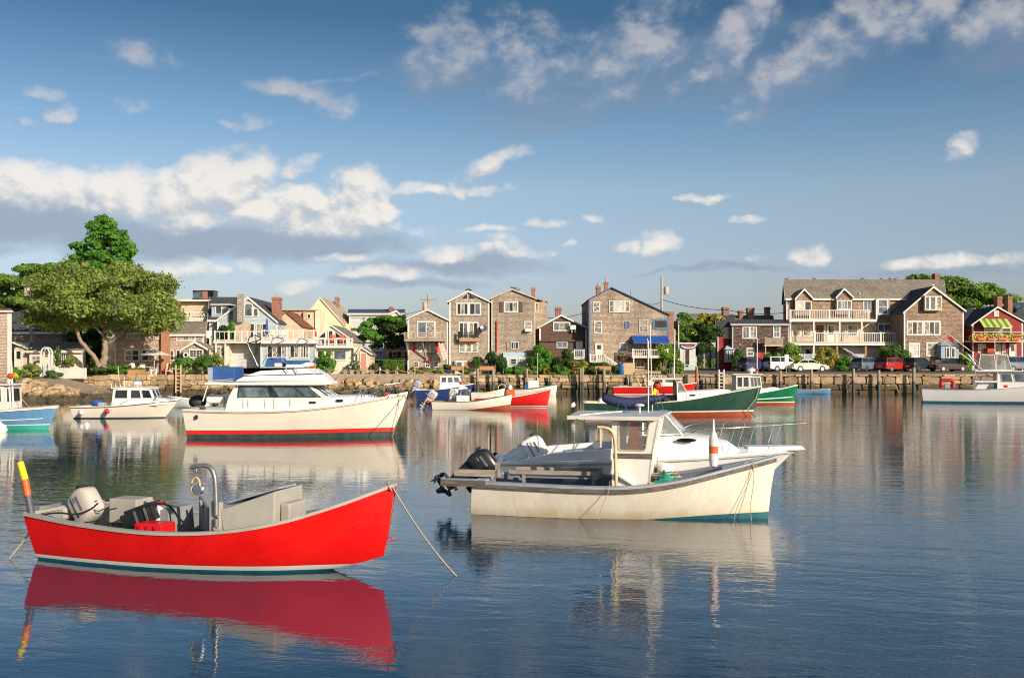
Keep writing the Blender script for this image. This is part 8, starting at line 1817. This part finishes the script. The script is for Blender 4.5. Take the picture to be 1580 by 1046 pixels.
b.tube('aerial', [(b.x(181, 0), .3, 1.7), (b.x(179, 0), .3, 2.9)], .018, 'trim_white', 5); b.tube('aerial', [(b.x(195, 0), -.3, 1.7), (b.x(195, 0), -.3, 2.35)], .018, 'trim_white', 5)
for k in range(5): b.tube('rod_holder', [(b.x(178 + k * 4, 0), -.5 + k * .25, 1.72), (b.x(177 + k * 4, 0), -.5 + k * .25, 1.95)], .025, 'trim_white', 6)
m_ = MB(); rings = [];
for px, h, w in ((243, .24, .6), (252, .2, .45), (258, .06, .3)): x = b.x(px, -.4); z0 = .9; rings.append([(x, -w, z0 - .1), (x, -w * .8, z0 + h), (x, w * .8, z0 + h), (x, w, z0 - .1)])
m_.loft(rings); b.put(m_, 'trunk_cabin', 'cabin_cream', 40)
for sd in (-1, 1):
    b.tube('bow_rail', sm([(b.x(238, -.6), sd * .72, 1.0), (b.x(242, -.6), sd * .72, 1.18), (b.x(252, -.4), sd * .5, 1.28), (b.x(262, -.1), sd * .18, 1.32)]), .014, 'steel', 6)
    for px, w in ((243, .7), (252, .48), (260, .2)): b.tube('stanchion', [(b.x(px, -.4) - .05, sd * w, .92), (b.x(px, -.4) + .04, sd * w, 1.26)], .012, 'steel', 5)
b.tube('grab_rail', [(b.x(182, -.8), -.86, .72), (b.x(196, -.8), -.82, 1.0)], .014, 'steel', 5)
m_ = MB(); c = b.p(150, 621, 0); m_.ball((c[0], 0, .82), .33, 12, 8, (1.1, .7, .7)); b.put(m_, 'blue_cover', 'canvas_blue', 50); b.box('winch', 'deck_blue', (b.x(163, 0), -.4, .78), (.35, .5, .22), (0, 0, 0), .04)
for px, py, mt, l in ((165, 635, 'red_plastic', 'round red fender hanging on the pilothouse boat side'), (126, 637, 'buoy_white', 'white mooring ball under the pilothouse boat stern'), (134, 654, 'buoy_white', 'floating white buoy below the pilothouse boat stern')):
    Yb = 55.2 if py < 650 else FPX * 3 / (657 - HY); o = thing('fender' if mt == 'red_plastic' else 'mooring_buoy', l, 'fender' if mt == 'red_plastic' else 'buoy', (wx(px, Yb), Yb, wz(py, Yb) if py < 650 else 0)); m_ = MB(); m_.lathe([(.01, -.13), (.10, -.10), (.14, 0), (.12, .08), (.05, .14), (.03, .19), (.01, .19)], seg=12); m_.build('ball', mt, o, 50); m_ = MB(); m_.tube([(0, 0, .18), (0, 0, .36 if py < 650 else .25)], .015, 5); m_.build('eye', 'rope_tan', o)

# 6 blue fishing boat at the left edge
b = Boat('fishing_boat', 'pale blue fishing boat with a green boot stripe cut off by the left edge', wx(-150, 46.5) - .3, 46.6, -1.0)
b.hull(7.5, [(0, .85), (.5, .80), (.75, .92), (1, 1.05)], [(0, 1.2), (.5, 1.3), (.75, .95), (.92, .35), (1, .02)], [(0, -.4), (1, -.3)], [(-.3, 6.95), (0, 7.1), (1.1, 7.62)], [('topside', lambda t: .20 + .05 * t, None, 'sky_blue_paint'), ('white_line', lambda t: .16 + .05 * t, lambda t: .20 + .05 * t, 'white_paint'), ('boot_stripe', -.3, lambda t: .16 + .05 * t, 'aqua_paint')], cap_w=.14, cap_mat='tan_wood', in_mat='deck_grey', floor=.2, q=(.18, .8), deck=.6, deck_mat='deck_grey', rub=('white_paint', .05))
b.tube('spray_strip', [(b.xx(t, .42), -b.half(t, .42) - .015, .40 + .12 * ((t - .55) / .4)) for t in np.linspace(.55, .95, 10)], .025, 'white_paint', 6)
x0, x1 = b.x(-40, -.7), b.x(9, -.7); wh = cabin(b, 'wheelhouse', rect(x0, x1, .8), rect(x0, x1 - .05, .78), .86, 2.05, 'trim_white', ((0, .08, .45), (0, .52, .92), (1, .1, .9)), pane='glass_dark', v=(.35, .9)); b.box('roof', 'trim_white', ((x0 + x1) / 2, 0, 2.09), (x1 - x0 + .3, 1.8, .07), (0, 0, 0), .02)
ms = b.tube('mast', [b.p(21, 640, -.2), b.p(17, 556, -.2)], .05, 'trim_white', 8); b.tube('derrick', [b.p(17, 640, -.4), b.p(13, 580, -.4)], .05, 'trim_white', 8); b.tube('stay', [b.p(31, 612, -.2), b.p(52, 637, -.2)], .018, 'rope_tan', 5); b.pxbox('hatch', 'orange_wood', 28, 48, 636, 641, -.4, .3, .02); m_ = MB(); m_.ball(b.p(16, 580, -.4), .14, 8, 6); b.put(m_, 'mast_float', 'petal_red', 60)
Yb = 44.5; o = thing('mooring_buoy', 'large white mooring ball beside the pale blue fishing boat', 'buoy', (wx(1, Yb), Yb, .1)); m_ = MB(); m_.lathe([(.01, -.3), (.2, -.22), (.3, 0), (.2, .22), (.05, .3), (.04, .36), (.01, .36)], seg=14); m_.build('ball', 'buoy_white', o, 50); m_ = MB(); m_.tube([(0, 0, .35), (0, 0, .5)], .03, 6); m_.build('eye', 'galv', o)

# 7 navy boat
b = Boat('motorboat', 'navy blue motorboat with a white windscreen cabin in front of the sea wall', wx(643, 84.8), 85, 4)
b.hull(4.8, [(0, .85), (.5, .95), (1, 1.35)], [(0, .95), (.5, 1.05), (.8, .65), (1, .02)], [(0, -.3), (1, -.1)], [(-.3, 4.2), (0, 4.35), (1.4, 4.85)], [('topside', .04, None, 'navy_paint'), ('bottom', -.3, .04, 'bottom_dark')], cap_w=.12, cap_mat='trim_white', in_mat='gel_white', floor=.2, q=(.16, .7), deck=.55, deck_mat='gel_white')
x0, x1 = b.x(678, -.6), b.x(711, -.5)
cabin(b, 'cuddy', rect(x0, b.x(724, -.4), .72), rect(x0 + .05, b.x(712, -.5), .68), .9, 1.42, 'gel_white')
cabin(b, 'windscreen_cabin', rect(x0, x1 + .1, .7), rect(x0 + .1, x1 - .12, .62), 1.42, 2.02, 'gel_white', ((0, .06, .32), (0, .36, .62), (0, .66, .94), (1, .08, .48), (1, .52, .92)), v=(.12, .92), pane='glass_sky'); b.box('roof', 'gel_white', ((x0 + x1) / 2, 0, 2.05), (x1 - x0, 1.35, .05), (0, 0, 0), .02)
m_ = MB(); c = b.p(692, 573, 0); m_.ball((c[0], 0, c[2]), .35, 12, 8, (1.1, .8, .5)); b.put(m_, 'canvas_bundle', 'canvas_navy', 50)
outboard(b.o, (.2, 0, 1.0), 0, R(25), 'deck_blue', sc=1.1); b.tube('drooping_rope', sm([b.p(655, 602, -.8), b.p(658, 608, -1.0), b.p(662, 613, -1.05)]), .03, 'rope_tan', 5)

# 8 white skiff with orange red bottom
b = Boat('white_skiff', 'white open skiff with an orange red bottom and two grey outboards', wx(669, 66.6), 66.9, -3)
zo = lambda t: .01 + .36 * max(0, (t - .45) / .55) ** 1.1 if t > .45 else .01
b.hull(5.25, [(0, .56), (.5, .56), (.8, .80), (1, 1.02)], [(0, .85), (.5, .98), (.8, .55), (1, .02)], [(0, -.2), (1, -.1)], [(-.3, 5.0), (0, 5.08), (1.05, 5.28)], [('topside', zo, None, 'hull_cream'), ('bottom', -.3, zo, 'bottom_red')], cap_w=.08, cap_mat='rope_dark', in_mat='deck_blue', floor=.12, q=(.16, .7))
outboard(b.o, (.0, -.1, .62), 0, R(35), 'motor_grey', sc=1.05); outboard(b.o, (b.x(694, 0) + .45, .45, .82), R(10), R(10), 'motor_grey', sc=1.1)
b.pxbox('console', 'gel_white', 704, 723, 610, 622, -.4, .35, .03)
m_ = MB(); xx_ = b.x(712, 0)
for sd in (-1, 1): m_.tube(sm([(xx_ - .1, sd * .35, 1.0), (xx_ + .05, sd * .33, 1.25), (xx_ + .5, sd * .3, 1.38), (xx_ + .6, sd * .3, 1.2)]), .03, 6)
m_.tube([(xx_ + .3, -.32, 1.34), (xx_ + .3, .32, 1.34)], .03, 6); b.put(m_, 'console_rail', 'steel', 60); b.pxbox('spray_screen', 'glass_sky', 714, 727, 600, 611, -.3, -.28)
b.tube('flag_staff', [b.p(711, 612, -.3), b.p(711, 592, -.3)], .02, 'trim_white', 5); m_ = MB(); m_.ball(b.p(711, 591, -.3), .11, 8, 6); b.put(m_, 'staff_float', 'petal_red', 60); m_ = MB(); m_.ball(b.p(661, 621, -.2), .16, 8, 6); b.put(m_, 'stern_float', 'petal_red', 60)
# 9 red skiff with blue interior
b = Boat('painted_skiff', 'red skiff with a white gunwale and blue interior behind the white skiff', wx(735, 71.0), 71.2, -4)
b.hull(5.3, [(0, .62), (.5, .72), (.8, .98), (1, 1.25)], [(0, .8), (.5, .95), (.8, .55), (1, .02)], [(0, -.2), (1, -.05)], [(-.3, 4.95), (0, 5.05), (1.3, 5.32)], [('topside', .10, None, 'red_paint'), ('boot_stripe', .03, .10, 'white_paint'), ('bottom', -.3, .03, 'red_paint')], cap_w=.10, cap_mat='trim_white', in_mat='sky_blue_paint', floor=.35, q=(.16, .7), deck=.78, deck_mat='sky_blue_paint')
b.pxbox('red_crate', 'orange_paint', 781, 794, 601, 612, -.35, .25, .03); m_ = MB(); c = b.p(787, 600, -.05); m_.lathe([(.01, -.05), (.16, -.05), (.17, .15), (.1, .24), (.06, .28), (.01, .28)], c, 12); b.put(m_, 'jug', 'gel_white', 40)
b.tube('rail_hoop', sm([b.p(769, 606, .3), b.p(769, 596, .3), b.p(775, 593, .3), b.p(780, 596, .3), b.p(780, 606, .3)]), .035, 'trim_cream', 6); b.pxbox('oar', 'tan_wood', 742, 765, 605, 606.5, .2, .3)
# 10 pale skiffs nearer the wall
b = Boat('rowing_skiff', 'small cream rowing skiff behind the blue interior of the red skiff', wx(728, 84), 84.3, -2)
b.hull(2.75, [(0, .62), (.5, .66), (1, .98)], [(0, .55), (.5, .65), (.8, .4), (1, .02)], [(0, -.15), (1, -.05)], [(-.3, 2.6), (1, 2.78)], [('topside', -.2, None, 'hull_cream')], cap_w=.06, cap_mat='trim_white', in_mat='cabin_cream', floor=.1, n=18); b.box('thwart', 'tan_wood', (1.1, 0, .5), (.25, 1.1, .04)); b.box('thwart', 'tan_wood', (2.0, 0, .55), (.25, .8, .04))
b = Boat('console_skiff', 'white skiff with a tall white console beneath the sea wall', wx(788, 98), 98.2, -3)
b.hull(4.6, [(0, .60), (.5, .72), (1, 1.10)], [(0, .8), (.5, .9), (.8, .55), (1, .02)], [(0, -.2), (1, -.1)], [(-.3, 4.4), (0, 4.45), (1.2, 4.6)], [('topside', -.2, None, 'hull_cream')], cap_w=.08, cap_mat='rope_dark', in_mat='cabin_cream', floor=.1, n=20, rub=('rope_dark', .05)); b.pxbox('console', 'gel_white', 815, 831, 587, 600, -.3, .3, .03); b.pxbox('blue_cooler', 'canvas_blue', 809, 815, 594, 600, -.3, .2, .02); b.tube('aerial', [b.p(829, 590, 0), b.p(829, 545, 0)], .025, 'trim_white', 5)

# 11 red boat with bimini
b = Boat('red_cruiser', 'red hulled cabin boat with a tan bimini behind the dark green boat', wx(947, 98.6), 99, -2)
b.hull(8.2, [(0, .78), (.5, .85), (.8, 1.0), (1, 1.2)], [(0, 1.1), (.5, 1.25), (.8, .8), (1, .02)], [(0, -.4), (1, -.2)], [(-.3, 7.6), (0, 7.7), (1.2, 8.25)], [('topside', .16, None, 'red_paint'), ('boot_stripe', .05, .16, 'white_paint'), ('bottom', -.3, .05, 'bottom_red')], cap_w=.2, cap_mat='trim_cream', in_mat='gel_white', floor=.3, q=(.15, .75), deck=.45, deck_mat='gel_white')
cabin(b, 'cabin', rect(b.x(998, 0), b.x(1050, 0), .95), rect(b.x(1002, 0), b.x(1040, 0), .8), .95, 1.75, 'trim_cream', ((0, .1, .5), (0, .55, .9)), pane='glass_sky')
m_ = MB(); z_ = wz(574, 98); m_.loft([[(b.x(978, 0), y, z_ - .25 * (y / .9) ** 2), (b.x(998, 0), y, z_ + .12 - .25 * (y / .9) ** 2), (b.x(1019, 0), y, z_ + .1 - .25 * (y / .9) ** 2)] for y in np.linspace(-.9, .9, 9)], closed=False); b.put(m_, 'bimini', 'canvas_tan', 50)
for sd in (-1, 1):
    for p0, p1 in ((979, 987), (990, 996), (1012, 1004), (1018, 1022)): b.tube('bimini_pole', [(b.x(p0, 0), sd * .88, z_ - .2), (b.x(p1, 0), sd * 1.05, .9)], .03, 'trim_cream', 5)
b.tube('mast', [b.p(1000, 590, 0), b.p(999, 522, 0)], .06, 'trim_cream', 6); b.box('fish_tray', 'trim_grey', (.9, 0, .92), (.9, 1.2, .12), (0, 0, 0), .02)

# 12 dark green lobster boat
b = Boat('green_lobster_boat', 'long dark green lobster boat with a cream wheelhouse and red bottom', wx(903, 58.6), 58.9, -2.6)
b.hull(10.35, [(0, .78), (.3, .74), (.55, .92), (.8, 1.35), (1, 1.72)], [(0, 1.4), (.3, 1.55), (.6, 1.4), (.82, .8), (.94, .32), (1, .03)], [(0, -.4), (1, -.4)], [(-.4, 9.6), (0, 9.75), (.5, 9.95), (1.75, 10.35)], [('topside', lambda t: .30 + .06 * t, None, 'dark_green_paint'), ('white_line', lambda t: .22 + .06 * t, lambda t: .30 + .06 * t, 'white_paint'), ('bottom', -.4, lambda t: .22 + .06 * t, 'bottom_red')], cap_w=.16, cap_mat='trim_cream', in_mat='deck_grey', floor=.3, q=(.16, .85), n=34, deck=.48, deck_mat='deck_grey')
x0, x1 = b.x(1008, -.9), b.x(1048, -.9); zr = wz(586, 57.5)
m_ = MB(); m_.extr([(b.x(1045, -1), -1.0, .9), (b.x(1062, -1), -1.0, .95), (b.x(1060, -1), -1.0, 1.42), (b.x(1047, -1), -.95, zr), (b.x(1044, -1), -.95, zr)], (0, .05, 0)); b.put(m_, 'wheelhouse_side', 'cabin_cream')
m_ = MB(); m_.extr([(b.x(1045, -1), 1.0, .9), (b.x(1062, -1), 1.0, .95), (b.x(1060, -1), 1.0, 1.42), (b.x(1047, -1), .95, zr), (b.x(1044, -1), .95, zr)], (0, -.05, 0)); b.put(m_, 'wheelhouse_side', 'cabin_cream')
q = [Vector((b.x(1047, -1), -1.01, 1.42)), Vector((b.x(1060, -1), -1.01, 1.42)), Vector((b.x(1049.5, -1), -.96, zr - .1)), Vector((b.x(1046, -1), -.96, zr - .1))]; quad_panel(b.o, q, .05, .95, .03, .97, 'trim_white', 'glass_hazy', .03, .012, 'side_window', out=(0, -1, 0))
for k in range(3):
    y0, y1 = -.95 + k * .633, -.95 + (k + 1) * .633; q = [Vector((b.x(1061, -1), y0, 1.42)), Vector((b.x(1061, -1), y1, 1.42)), Vector((b.x(1048, -1), y1, zr)), Vector((b.x(1048, -1), y0, zr))]; quad_panel(b.o, q, .02, .98, .02, .98, 'cabin_cream', 'glass_sky', .05, .012, 'windscreen', out=(1, 0, .3))
m_ = MB(); m_.box(b.x(1003, -1), b.x(1052, -1), -1.15, 1.15, zr, zr + .09); b.put(m_, 'roof', 'trim_cream', None, .02); b.tube('roof_post', [(b.x(1006, -1), -1.05, .8), (b.x(1006, -1), -1.05, zr)], .035, 'trim_cream', 6); b.tube('roof_post', [(b.x(1006, -1), 1.05, .8), (b.x(1006, -1), 1.05, zr)], .035, 'trim_cream', 6)
m_ = MB(); rings = []
for px, h, w in ((1060, .52, 1.05), (1090, .42, .92), (1115, .30, .72), (1129, .18, .5), (1131, .02, .48)):
    x = b.x(px, -1); z0 = b.zs(x / 10.3); rings.append([(x, -w, z0 - .05), (x, -w * .95, z0 + h * .8), (x, -w * .8, z0 + h), (x, w * .8, z0 + h), (x, w * .95, z0 + h * .8), (x, w, z0 - .05)])
m_.loft(rings); b.put(m_, 'trunk_cabin', 'cabin_cream', 35)
for px, py in ((1069, 609.5), (1114, 607.5)): c = b.p(px, py, -1.04 if px < 1100 else -.76); m_ = MB(); m_.cbox(c, (.32, .03, .09)); b.put(m_, 'opening_port', 'glass_dark', None, .01)
b.box('engine_box', 'black_plastic', (b.x(1034, -.4), 0, .85), (1.1, .9, .75), (0, 0, 0), .05); b.box('bait_barrel', 'rubber', (b.x(1028, -.6), -.6, .8), (.35, .3, .5), (0, 0, 0), .05); m_ = MB(); m_.ball(b.p(1014, 595, -.5), .24, 10, 8); b.put(m_, 'red_float', 'petal_red', 60); b.box('oilskin', 'yellow_paint', b.p(1010, 604, -.5), (.26, .2, .42), (.2, .2, .3), .05); b.box('oilskin', 'oilskin_orange', b.p(1014, 608, -.45), (.22, .2, .4), (.1, -.3, .2), .05); b.box('bait_bag', 'net_teal', b.p(1000, 604, -.6), (.2, .2, .2), (.3, .3, .3), .04)
b.tube('mast', [(b.x(1040, 0), 0, zr + .09), (b.x(1041, 0), 0, wz(508, 58))], .045, 'trim_white', 6); b.tube('rail_coping', [(b.xx(t, b.zs(t)), -b.half(t, b.zs(t)) - .03, b.zs(t) + .03) for t in np.linspace(.0, .5, 12)], .03, 'trim_cream', 5)
tg = b.o.matrix_basis @ Vector((10.2, -.05, 1.7)); rope('rusty mooring line on the dark green lobster boat stem', [tg, tg + Vector((-.25, -.2, -.7)), tg + Vector((-.8, -.3, -1.3)), tg + Vector((-.3, -.25, -1.72))], .03, 'rope_tan')
Yb = 61; 
for px, py, l in ((884, 625, 'tilted white mooring buoy left of the dark green boat'), (927, 613, 'white buoy ball on the dark green boat stern')):
    o = thing('mooring_buoy', l, 'buoy', (wx(px, Yb - 2 if px < 900 else 58), Yb - 2 if px < 900 else 58, wz(py, Yb - 2) if px < 900 else .9)); m_ = MB(); m_.lathe([(.01, -.16), (.12, -.13), (.16, 0), (.13, .1), (.05, .16), (.04, .2), (.01, .2)], seg=12, M=Matrix.Rotation(.5, 4, 'Y')); m_.build('ball', 'buoy_white', o, 50); m_ = MB(); m_.tube([(0, 0, -.15), (.1 if px < 900 else 0, 0, -.6 if px < 900 else -.1)], .02, 5); m_.build('tether', 'rope_tan', o)

# 13 bright green lobster boat
b = Boat('bright_green_boat', 'bright green fishing boat with a white wheelhouse and radar, behind the dark green boat', wx(1100, 75), 75.5, -2)
b.hull(6.55, [(0, .72), (.4, .78), (.7, 1.05), (1, 1.45)], [(0, 1.1), (.4, 1.2), (.75, .8), (.93, .3), (1, .02)], [(0, -.3), (1, -.3)], [(-.4, 6.1), (0, 6.2), (1.5, 6.5)], [('topside', .24, None, 'bright_green_paint'), ('boot_stripe', .17, .24, 'white_paint'), ('bottom', -.3, .17, 'bottom_red')], cap_w=.14, cap_mat='trim_white', in_mat='deck_grey', floor=.3, q=(.16, .85), deck=.4, deck_mat='gel_white')
b.tube('spray_strip', [(b.xx(t, .5), -b.half(t, .5) - .02, .42 + .35 * (t - .5)) for t in np.linspace(.5, .96, 10)], .035, 'white_paint', 6)
x0, xm, x1 = b.x(1136, -.9), b.x(1158, -.9), b.x(1177, -.7); zr = wz(578.5, 74.5)
cabin(b, 'wheelhouse', [(x0, -.9), (xm, -.9), (x1, -.75), (x1, .75), (x0, .9)], [(x0, -.85), (xm - .05, -.85), (x1 - .2, -.68), (x1 - .2, .68), (x0, .85)], .95, zr, 'trim_white', ((0, .08, .45), (0, .52, .92), (1, .06, .32), (1, .36, .62), (1, .66, .94), (2, .05, .48), (2, .52, .95)), pane='glass_dark', v=(.30, .9))
m_ = MB(); m_.box(b.x(1130, -.9), x1 - .05, -1.0, 1.0, zr, zr + .08); b.put(m_, 'roof', 'trim_white', None, .02); m_ = MB(); m_.lathe([(.1, 0), (.12, .15), (.32, .2), (.34, .34), (.2, .42), (.01, .43)], (b.x(1159, 0), 0, zr + .08), 12); b.put(m_, 'radar_dome', 'gel_white', 40)
m_ = MB(); rings = []
for px, h, w in ((1172, .3, .85), (1195, .28, .7), (1203, .16, .5), (1205, .02, .45)): x = b.x(px, -.7); z0 = b.zs(x / 6.5); rings.append([(x, -w, z0 - .05), (x, -w * .9, z0 + h), (x, w * .9, z0 + h), (x, w, z0 - .05)])
m_.loft(rings); b.put(m_, 'trunk_cabin', 'trim_white', 35); b.tube('flag_staff', [b.p(1168, 578, 0), b.p(1168.5, 522, 0)], .035, 'trim_white', 5); m_ = MB(); c0 = Vector(b.p(1169, 544, 0)); m_.loft([[c0 + Vector((.05 + .1 * i, .04 * math.sin(i * 1.2), -.03 * i * i * .4)), c0 + Vector((.05 + .08 * i, .04 * math.sin(i * 1.2), -.32 - .05 * i))] for i in range(5)], closed=False); b.put(m_, 'pennant', 'flag_red', 60); b.box('red_fitting', 'lamp_red', b.p(1169, 571, 0), (.16, .1, .2), (0, 0, 0), .02); b.box('deck_gear', 'deck_slate', (b.x(1112, 0), 0, .95), (.9, 1.0, .3), (0, 0, 0), .06)

# 14 small dinghies by the wall and by the cruiser
b = Boat('dinghy', 'small pale blue and tan dinghy tied along the granite wall', wx(1228, 102.6), 102.8, 0)
b.hull(3.7, [(0, .48), (.5, .42), (1, .55)], [(0, .5), (.5, .65), (.85, .4), (1, .05)], [(0, -.12), (1, -.05)], [(-.3, 3.55), (1, 3.72)], [('topside', -.15, None, 'sky_blue_paint')], cap_w=.06, cap_mat='orange_wood', in_mat='tan_wood', floor=.1, n=18); b.box('thwart', 'canvas_blue', (1.2, 0, .42), (.5, 1.0, .05)); b.box('stern_board', 'tan_wood', (2.9, -.1, .5), (1.1, .5, .06), (0, 0, .1))
b = Boat('white_dinghy', 'white upturned bowed dinghy between the pilothouse boat and the cruiser', wx(322, 70), 70.3, 184)
b.hull(3.0, [(0, .55), (.5, .58), (1, .78)], [(0, .55), (.5, .68), (.85, .4), (1, .03)], [(0, -.15), (1, -.05)], [(-.3, 2.85), (1, 3.0)], [('topside', -.15, None, 'gel_white')], cap_w=.06, cap_mat='trim_white', in_mat='cabin_cream', floor=.1, n=18); b.box('thwart', 'tan_wood', (1.3, 0, .48), (.25, 1.15, .04)); outboard(b.o, (.1, 0, .62), 0, R(15), 'black_plastic', sc=.8)

# 15 sport fishing boat on the right
b = Boat('sport_fishing_boat', 'white sport fishing boat with outriggers and an enclosed tower at the right edge', wx(1426, 79) + .4, 80.3, -20)
b.hull(12.5, [(0, 1.06), (.35, 1.06), (.6, 1.3), (1, 2.0)], [(0, 1.7), (.4, 1.85), (.75, 1.3), (1, .03)], [(0, -.5), (1, -.3)], [(-.4, 11.3), (0, 11.5), (2.0, 12.6)], [('topside', .16, None, 'hull_white'), ('boot_stripe', -.4, .16, 'bottom_teal')], cap_w=.2, cap_mat='trim_grey', in_mat='gel_white', floor=.4, srake=.12, q=(.14, .8), deck=.42, deck_mat='gel_white')
m_ = MB(); cx0 = b.p(1461, 593, -.8); m_.tube(sm([(cx0[0] - .42, -.8, 1.1), (cx0[0] - .40, -.8, 1.65), (cx0[0] - .2, -.8, 1.78), (cx0[0] + .3, -.8, 1.78), (cx0[0] + .45, -.8, 1.65), (cx0[0] + .47, -.8, 1.2)]), .16, 10); b.put(m_, 'life_raft', 'tyre_red', 60); b.box('fender_bag', 'trim_grey', (cx0[0] + .05, -.6, 1.3), (.5, .5, .4), (0, 0, 0), .08)
x0, x1, x2 = b.x(1500, -1.4), b.x(1538, -1.4), b.x(1600, -1.4); zr = wz(573.5, 78)
m_ = MB(); m_.loft([[(b.x(1503, -1), -1.35, 1.1), (b.x(1522, -1), -1.35, 1.1), (b.x(1522, -1), 1.35, 1.1), (b.x(1503, -1), 1.35, 1.1)], [(b.x(1512, -1), -1.3, 1.75), (b.x(1531, -1), -1.3, 1.75), (b.x(1531, -1), 1.3, 1.75), (b.x(1512, -1), 1.3, 1.75)]]); b.put(m_, 'engine_cover', 'gel_white', None, .03)
m_ = MB(); m_.add([(b.x(1521, -1), -1.37, 1.12), (b.x(1537, -1), -1.37, 1.12), (b.x(1537, -1), -1.37, 1.72), (b.x(1530, -1), -1.37, 1.72)], [(0, 1, 2, 3)]); b.put(m_, 'side_glass', 'glass_boat')
dh = cabin(b, 'deckhouse', rect(x1, x2, 1.4), rect(x1, x2 - .6, 1.35), 1.1, zr, 'cabin_cream', ((0, .12, .45), (0, .5, .9)), pane='glass_sky', v=(.42, .9))
m_ = MB(); m_.box(b.x(1503, -1), x2 + .2, -1.6, 1.6, zr, zr + .1); b.put(m_, 'bridge_deck', 'gel_white', None, .02); m_ = MB(); m_.loft([[(b.x(1504, -1), -1.5, zr - .85), (x1 - .02, -1.5, zr - .85), (x1 - .02, 1.5, zr - .85), (b.x(1504, -1), 1.5, zr - .85)], [(b.x(1502, -1), -1.5, zr - .7), (x1 - .02, -1.5, zr - .7), (x1 - .02, 1.5, zr - .7), (b.x(1502, -1), 1.5, zr - .7)]]); b.put(m_, 'cockpit_canopy', 'gel_white', None, .02)
for p0, p1, yy in ((1508, 1537, -1.3), (1514, 1537, -1.3)): b.tube('ladder_rail', [b.p(p0, 582, yy), b.p(p1, 575, yy)], .03, 'steel', 6)
b.tube('canopy_post', [(b.x(1538, -1), -1.45, 1.1), (b.x(1538, -1), -1.45, zr)], .05, 'trim_white', 6); b.box('cushion', 'canvas_blue', b.p(1543, 594, -1.0), (.5, .5, .4), (0, 0, 0), .08); b.box('cushion', 'cloth_red', b.p(1551, 596, -1.2), (.45, .4, .35), (0, 0, 0), .1)
# enclosed flybridge: clear vinyl on a pipe frame
zt_ = wz(545, 78); xa_, xb_ = b.x(1500, -1), b.x(1558, -1)
m_ = MB(); m_.loft([[(b.x(1496, -1), y, zt_ - .22), (b.x(1502, -1), y, zt_ + .0), (b.x(1525, -1), y, zt_ + .12), (b.x(1552, -1), y, zt_ + .05), (b.x(1558, -1), y, zt_ - .25)] for y in np.linspace(-1.3, 1.3, 5)], closed=False); b.put(m_, 'bridge_canopy', 'canvas_white', 50)
for sd in (-1, 1):
    for p0, p1, q0, q1, mt in ((1508, 1534, 1512, 1534, 'vinyl_clear'), (1536, 1558, 1537, 1554, 'vinyl_clear')):
        q = [Vector((b.x(p0, -1), sd * 1.32, zr + .1)), Vector((b.x(p1, -1) + .15, sd * 1.32, zr + .1)), Vector((b.x(q1, -1), sd * 1.30, zt_ - .1)), Vector((b.x(q0, -1), sd * 1.30, zt_ - .05))]; quad_panel(b.o, q, 0, 1, 0, 1, 'canvas_white', mt, .07, .012, 'vinyl_panel', out=(0, sd, 0))
    b.tube('tower_leg', [b.p(1494, 547, sd * 1.3), b.p(1517, 578, sd * 1.3)], .035, 'steel', 6); b.tube('tower_leg', [b.p(1500, 547, sd * 1.3), b.p(1506, 582, sd * 1.3)], .035, 'steel', 6); b.tube('tower_leg', [b.p(1497, 549, sd * 1.3), b.p(1530, 579, sd * 1.3)], .03, 'steel', 6)
for (p0, q0, p1, q1, yy, l) in ((1498, 557, 1434, 512, -1.5, ''), (1499, 543, 1457, 511, 1.5, '')): b.tube('outrigger', [b.p(p0, q0, yy), b.p((p0 + p1) / 2, (q0 + q1) / 2, yy), b.p(p1, q1, yy)], [.05, .04, .025], 'trim_white', 6)
b.tube('outrigger_base', [b.p(1498, 557, -1.5), b.p(1530, 580, -1.4)], .04, 'steel', 6)
m_ = MB(); c0 = Vector(b.p(1463, 517, 1.5)); m_.loft([[c0 + Vector((.12 * i, .03 * math.sin(i), -.10 * i)), c0 + Vector((.10 * i - .05, .03 * math.sin(i), -.10 * i - .28))] for i in range(5)], closed=False); b.put(m_, 'small_flag', 'flag_red', 60)
b.box('bridge_seat', 'gel_white', (b.x(1545, -.5), -.4, zr + .5), (.6, .6, .8), (0, 0, 0), .08); b.box('seat_back', 'canvas_blue', (b.x(1540, -.5), -.9, zr + .75), (.35, .3, .35), (0, R(20), 0), .06); b.box('bridge_console', 'gel_white', (b.x(1522, -.5), 0, zr + .35), (.9, 1.4, .5), (0, 0, 0), .06); m_ = MB(); m_.ball((b.x(1520, -.5), -.6, zr + .55), .42, 12, 8, (1, .6, .6)); b.put(m_, 'console_cover', 'deck_slate', 50)
b.tube('aerial', [b.p(1535, 573, .5), b.p(1535, 519, .5)], .03, 'trim_white', 5)
# white pole standing in the water near the right wall, fallen plank struts on the wall
for pts, l in (([(wx(1308, 104), 104.2, .1), (wx(1316, 104), 104.5, 1.6)], 'pale pole leaning on the granite wall left of the thick piling'), ([(wx(1375, 104), 104.4, 1.9), (wx(1390, 103), 103.2, .0)], 'slack line slanting down the granite wall right of a piling')): rope(l, pts, .04, 'pile_wood', name='leaning_pole', cat='pole')
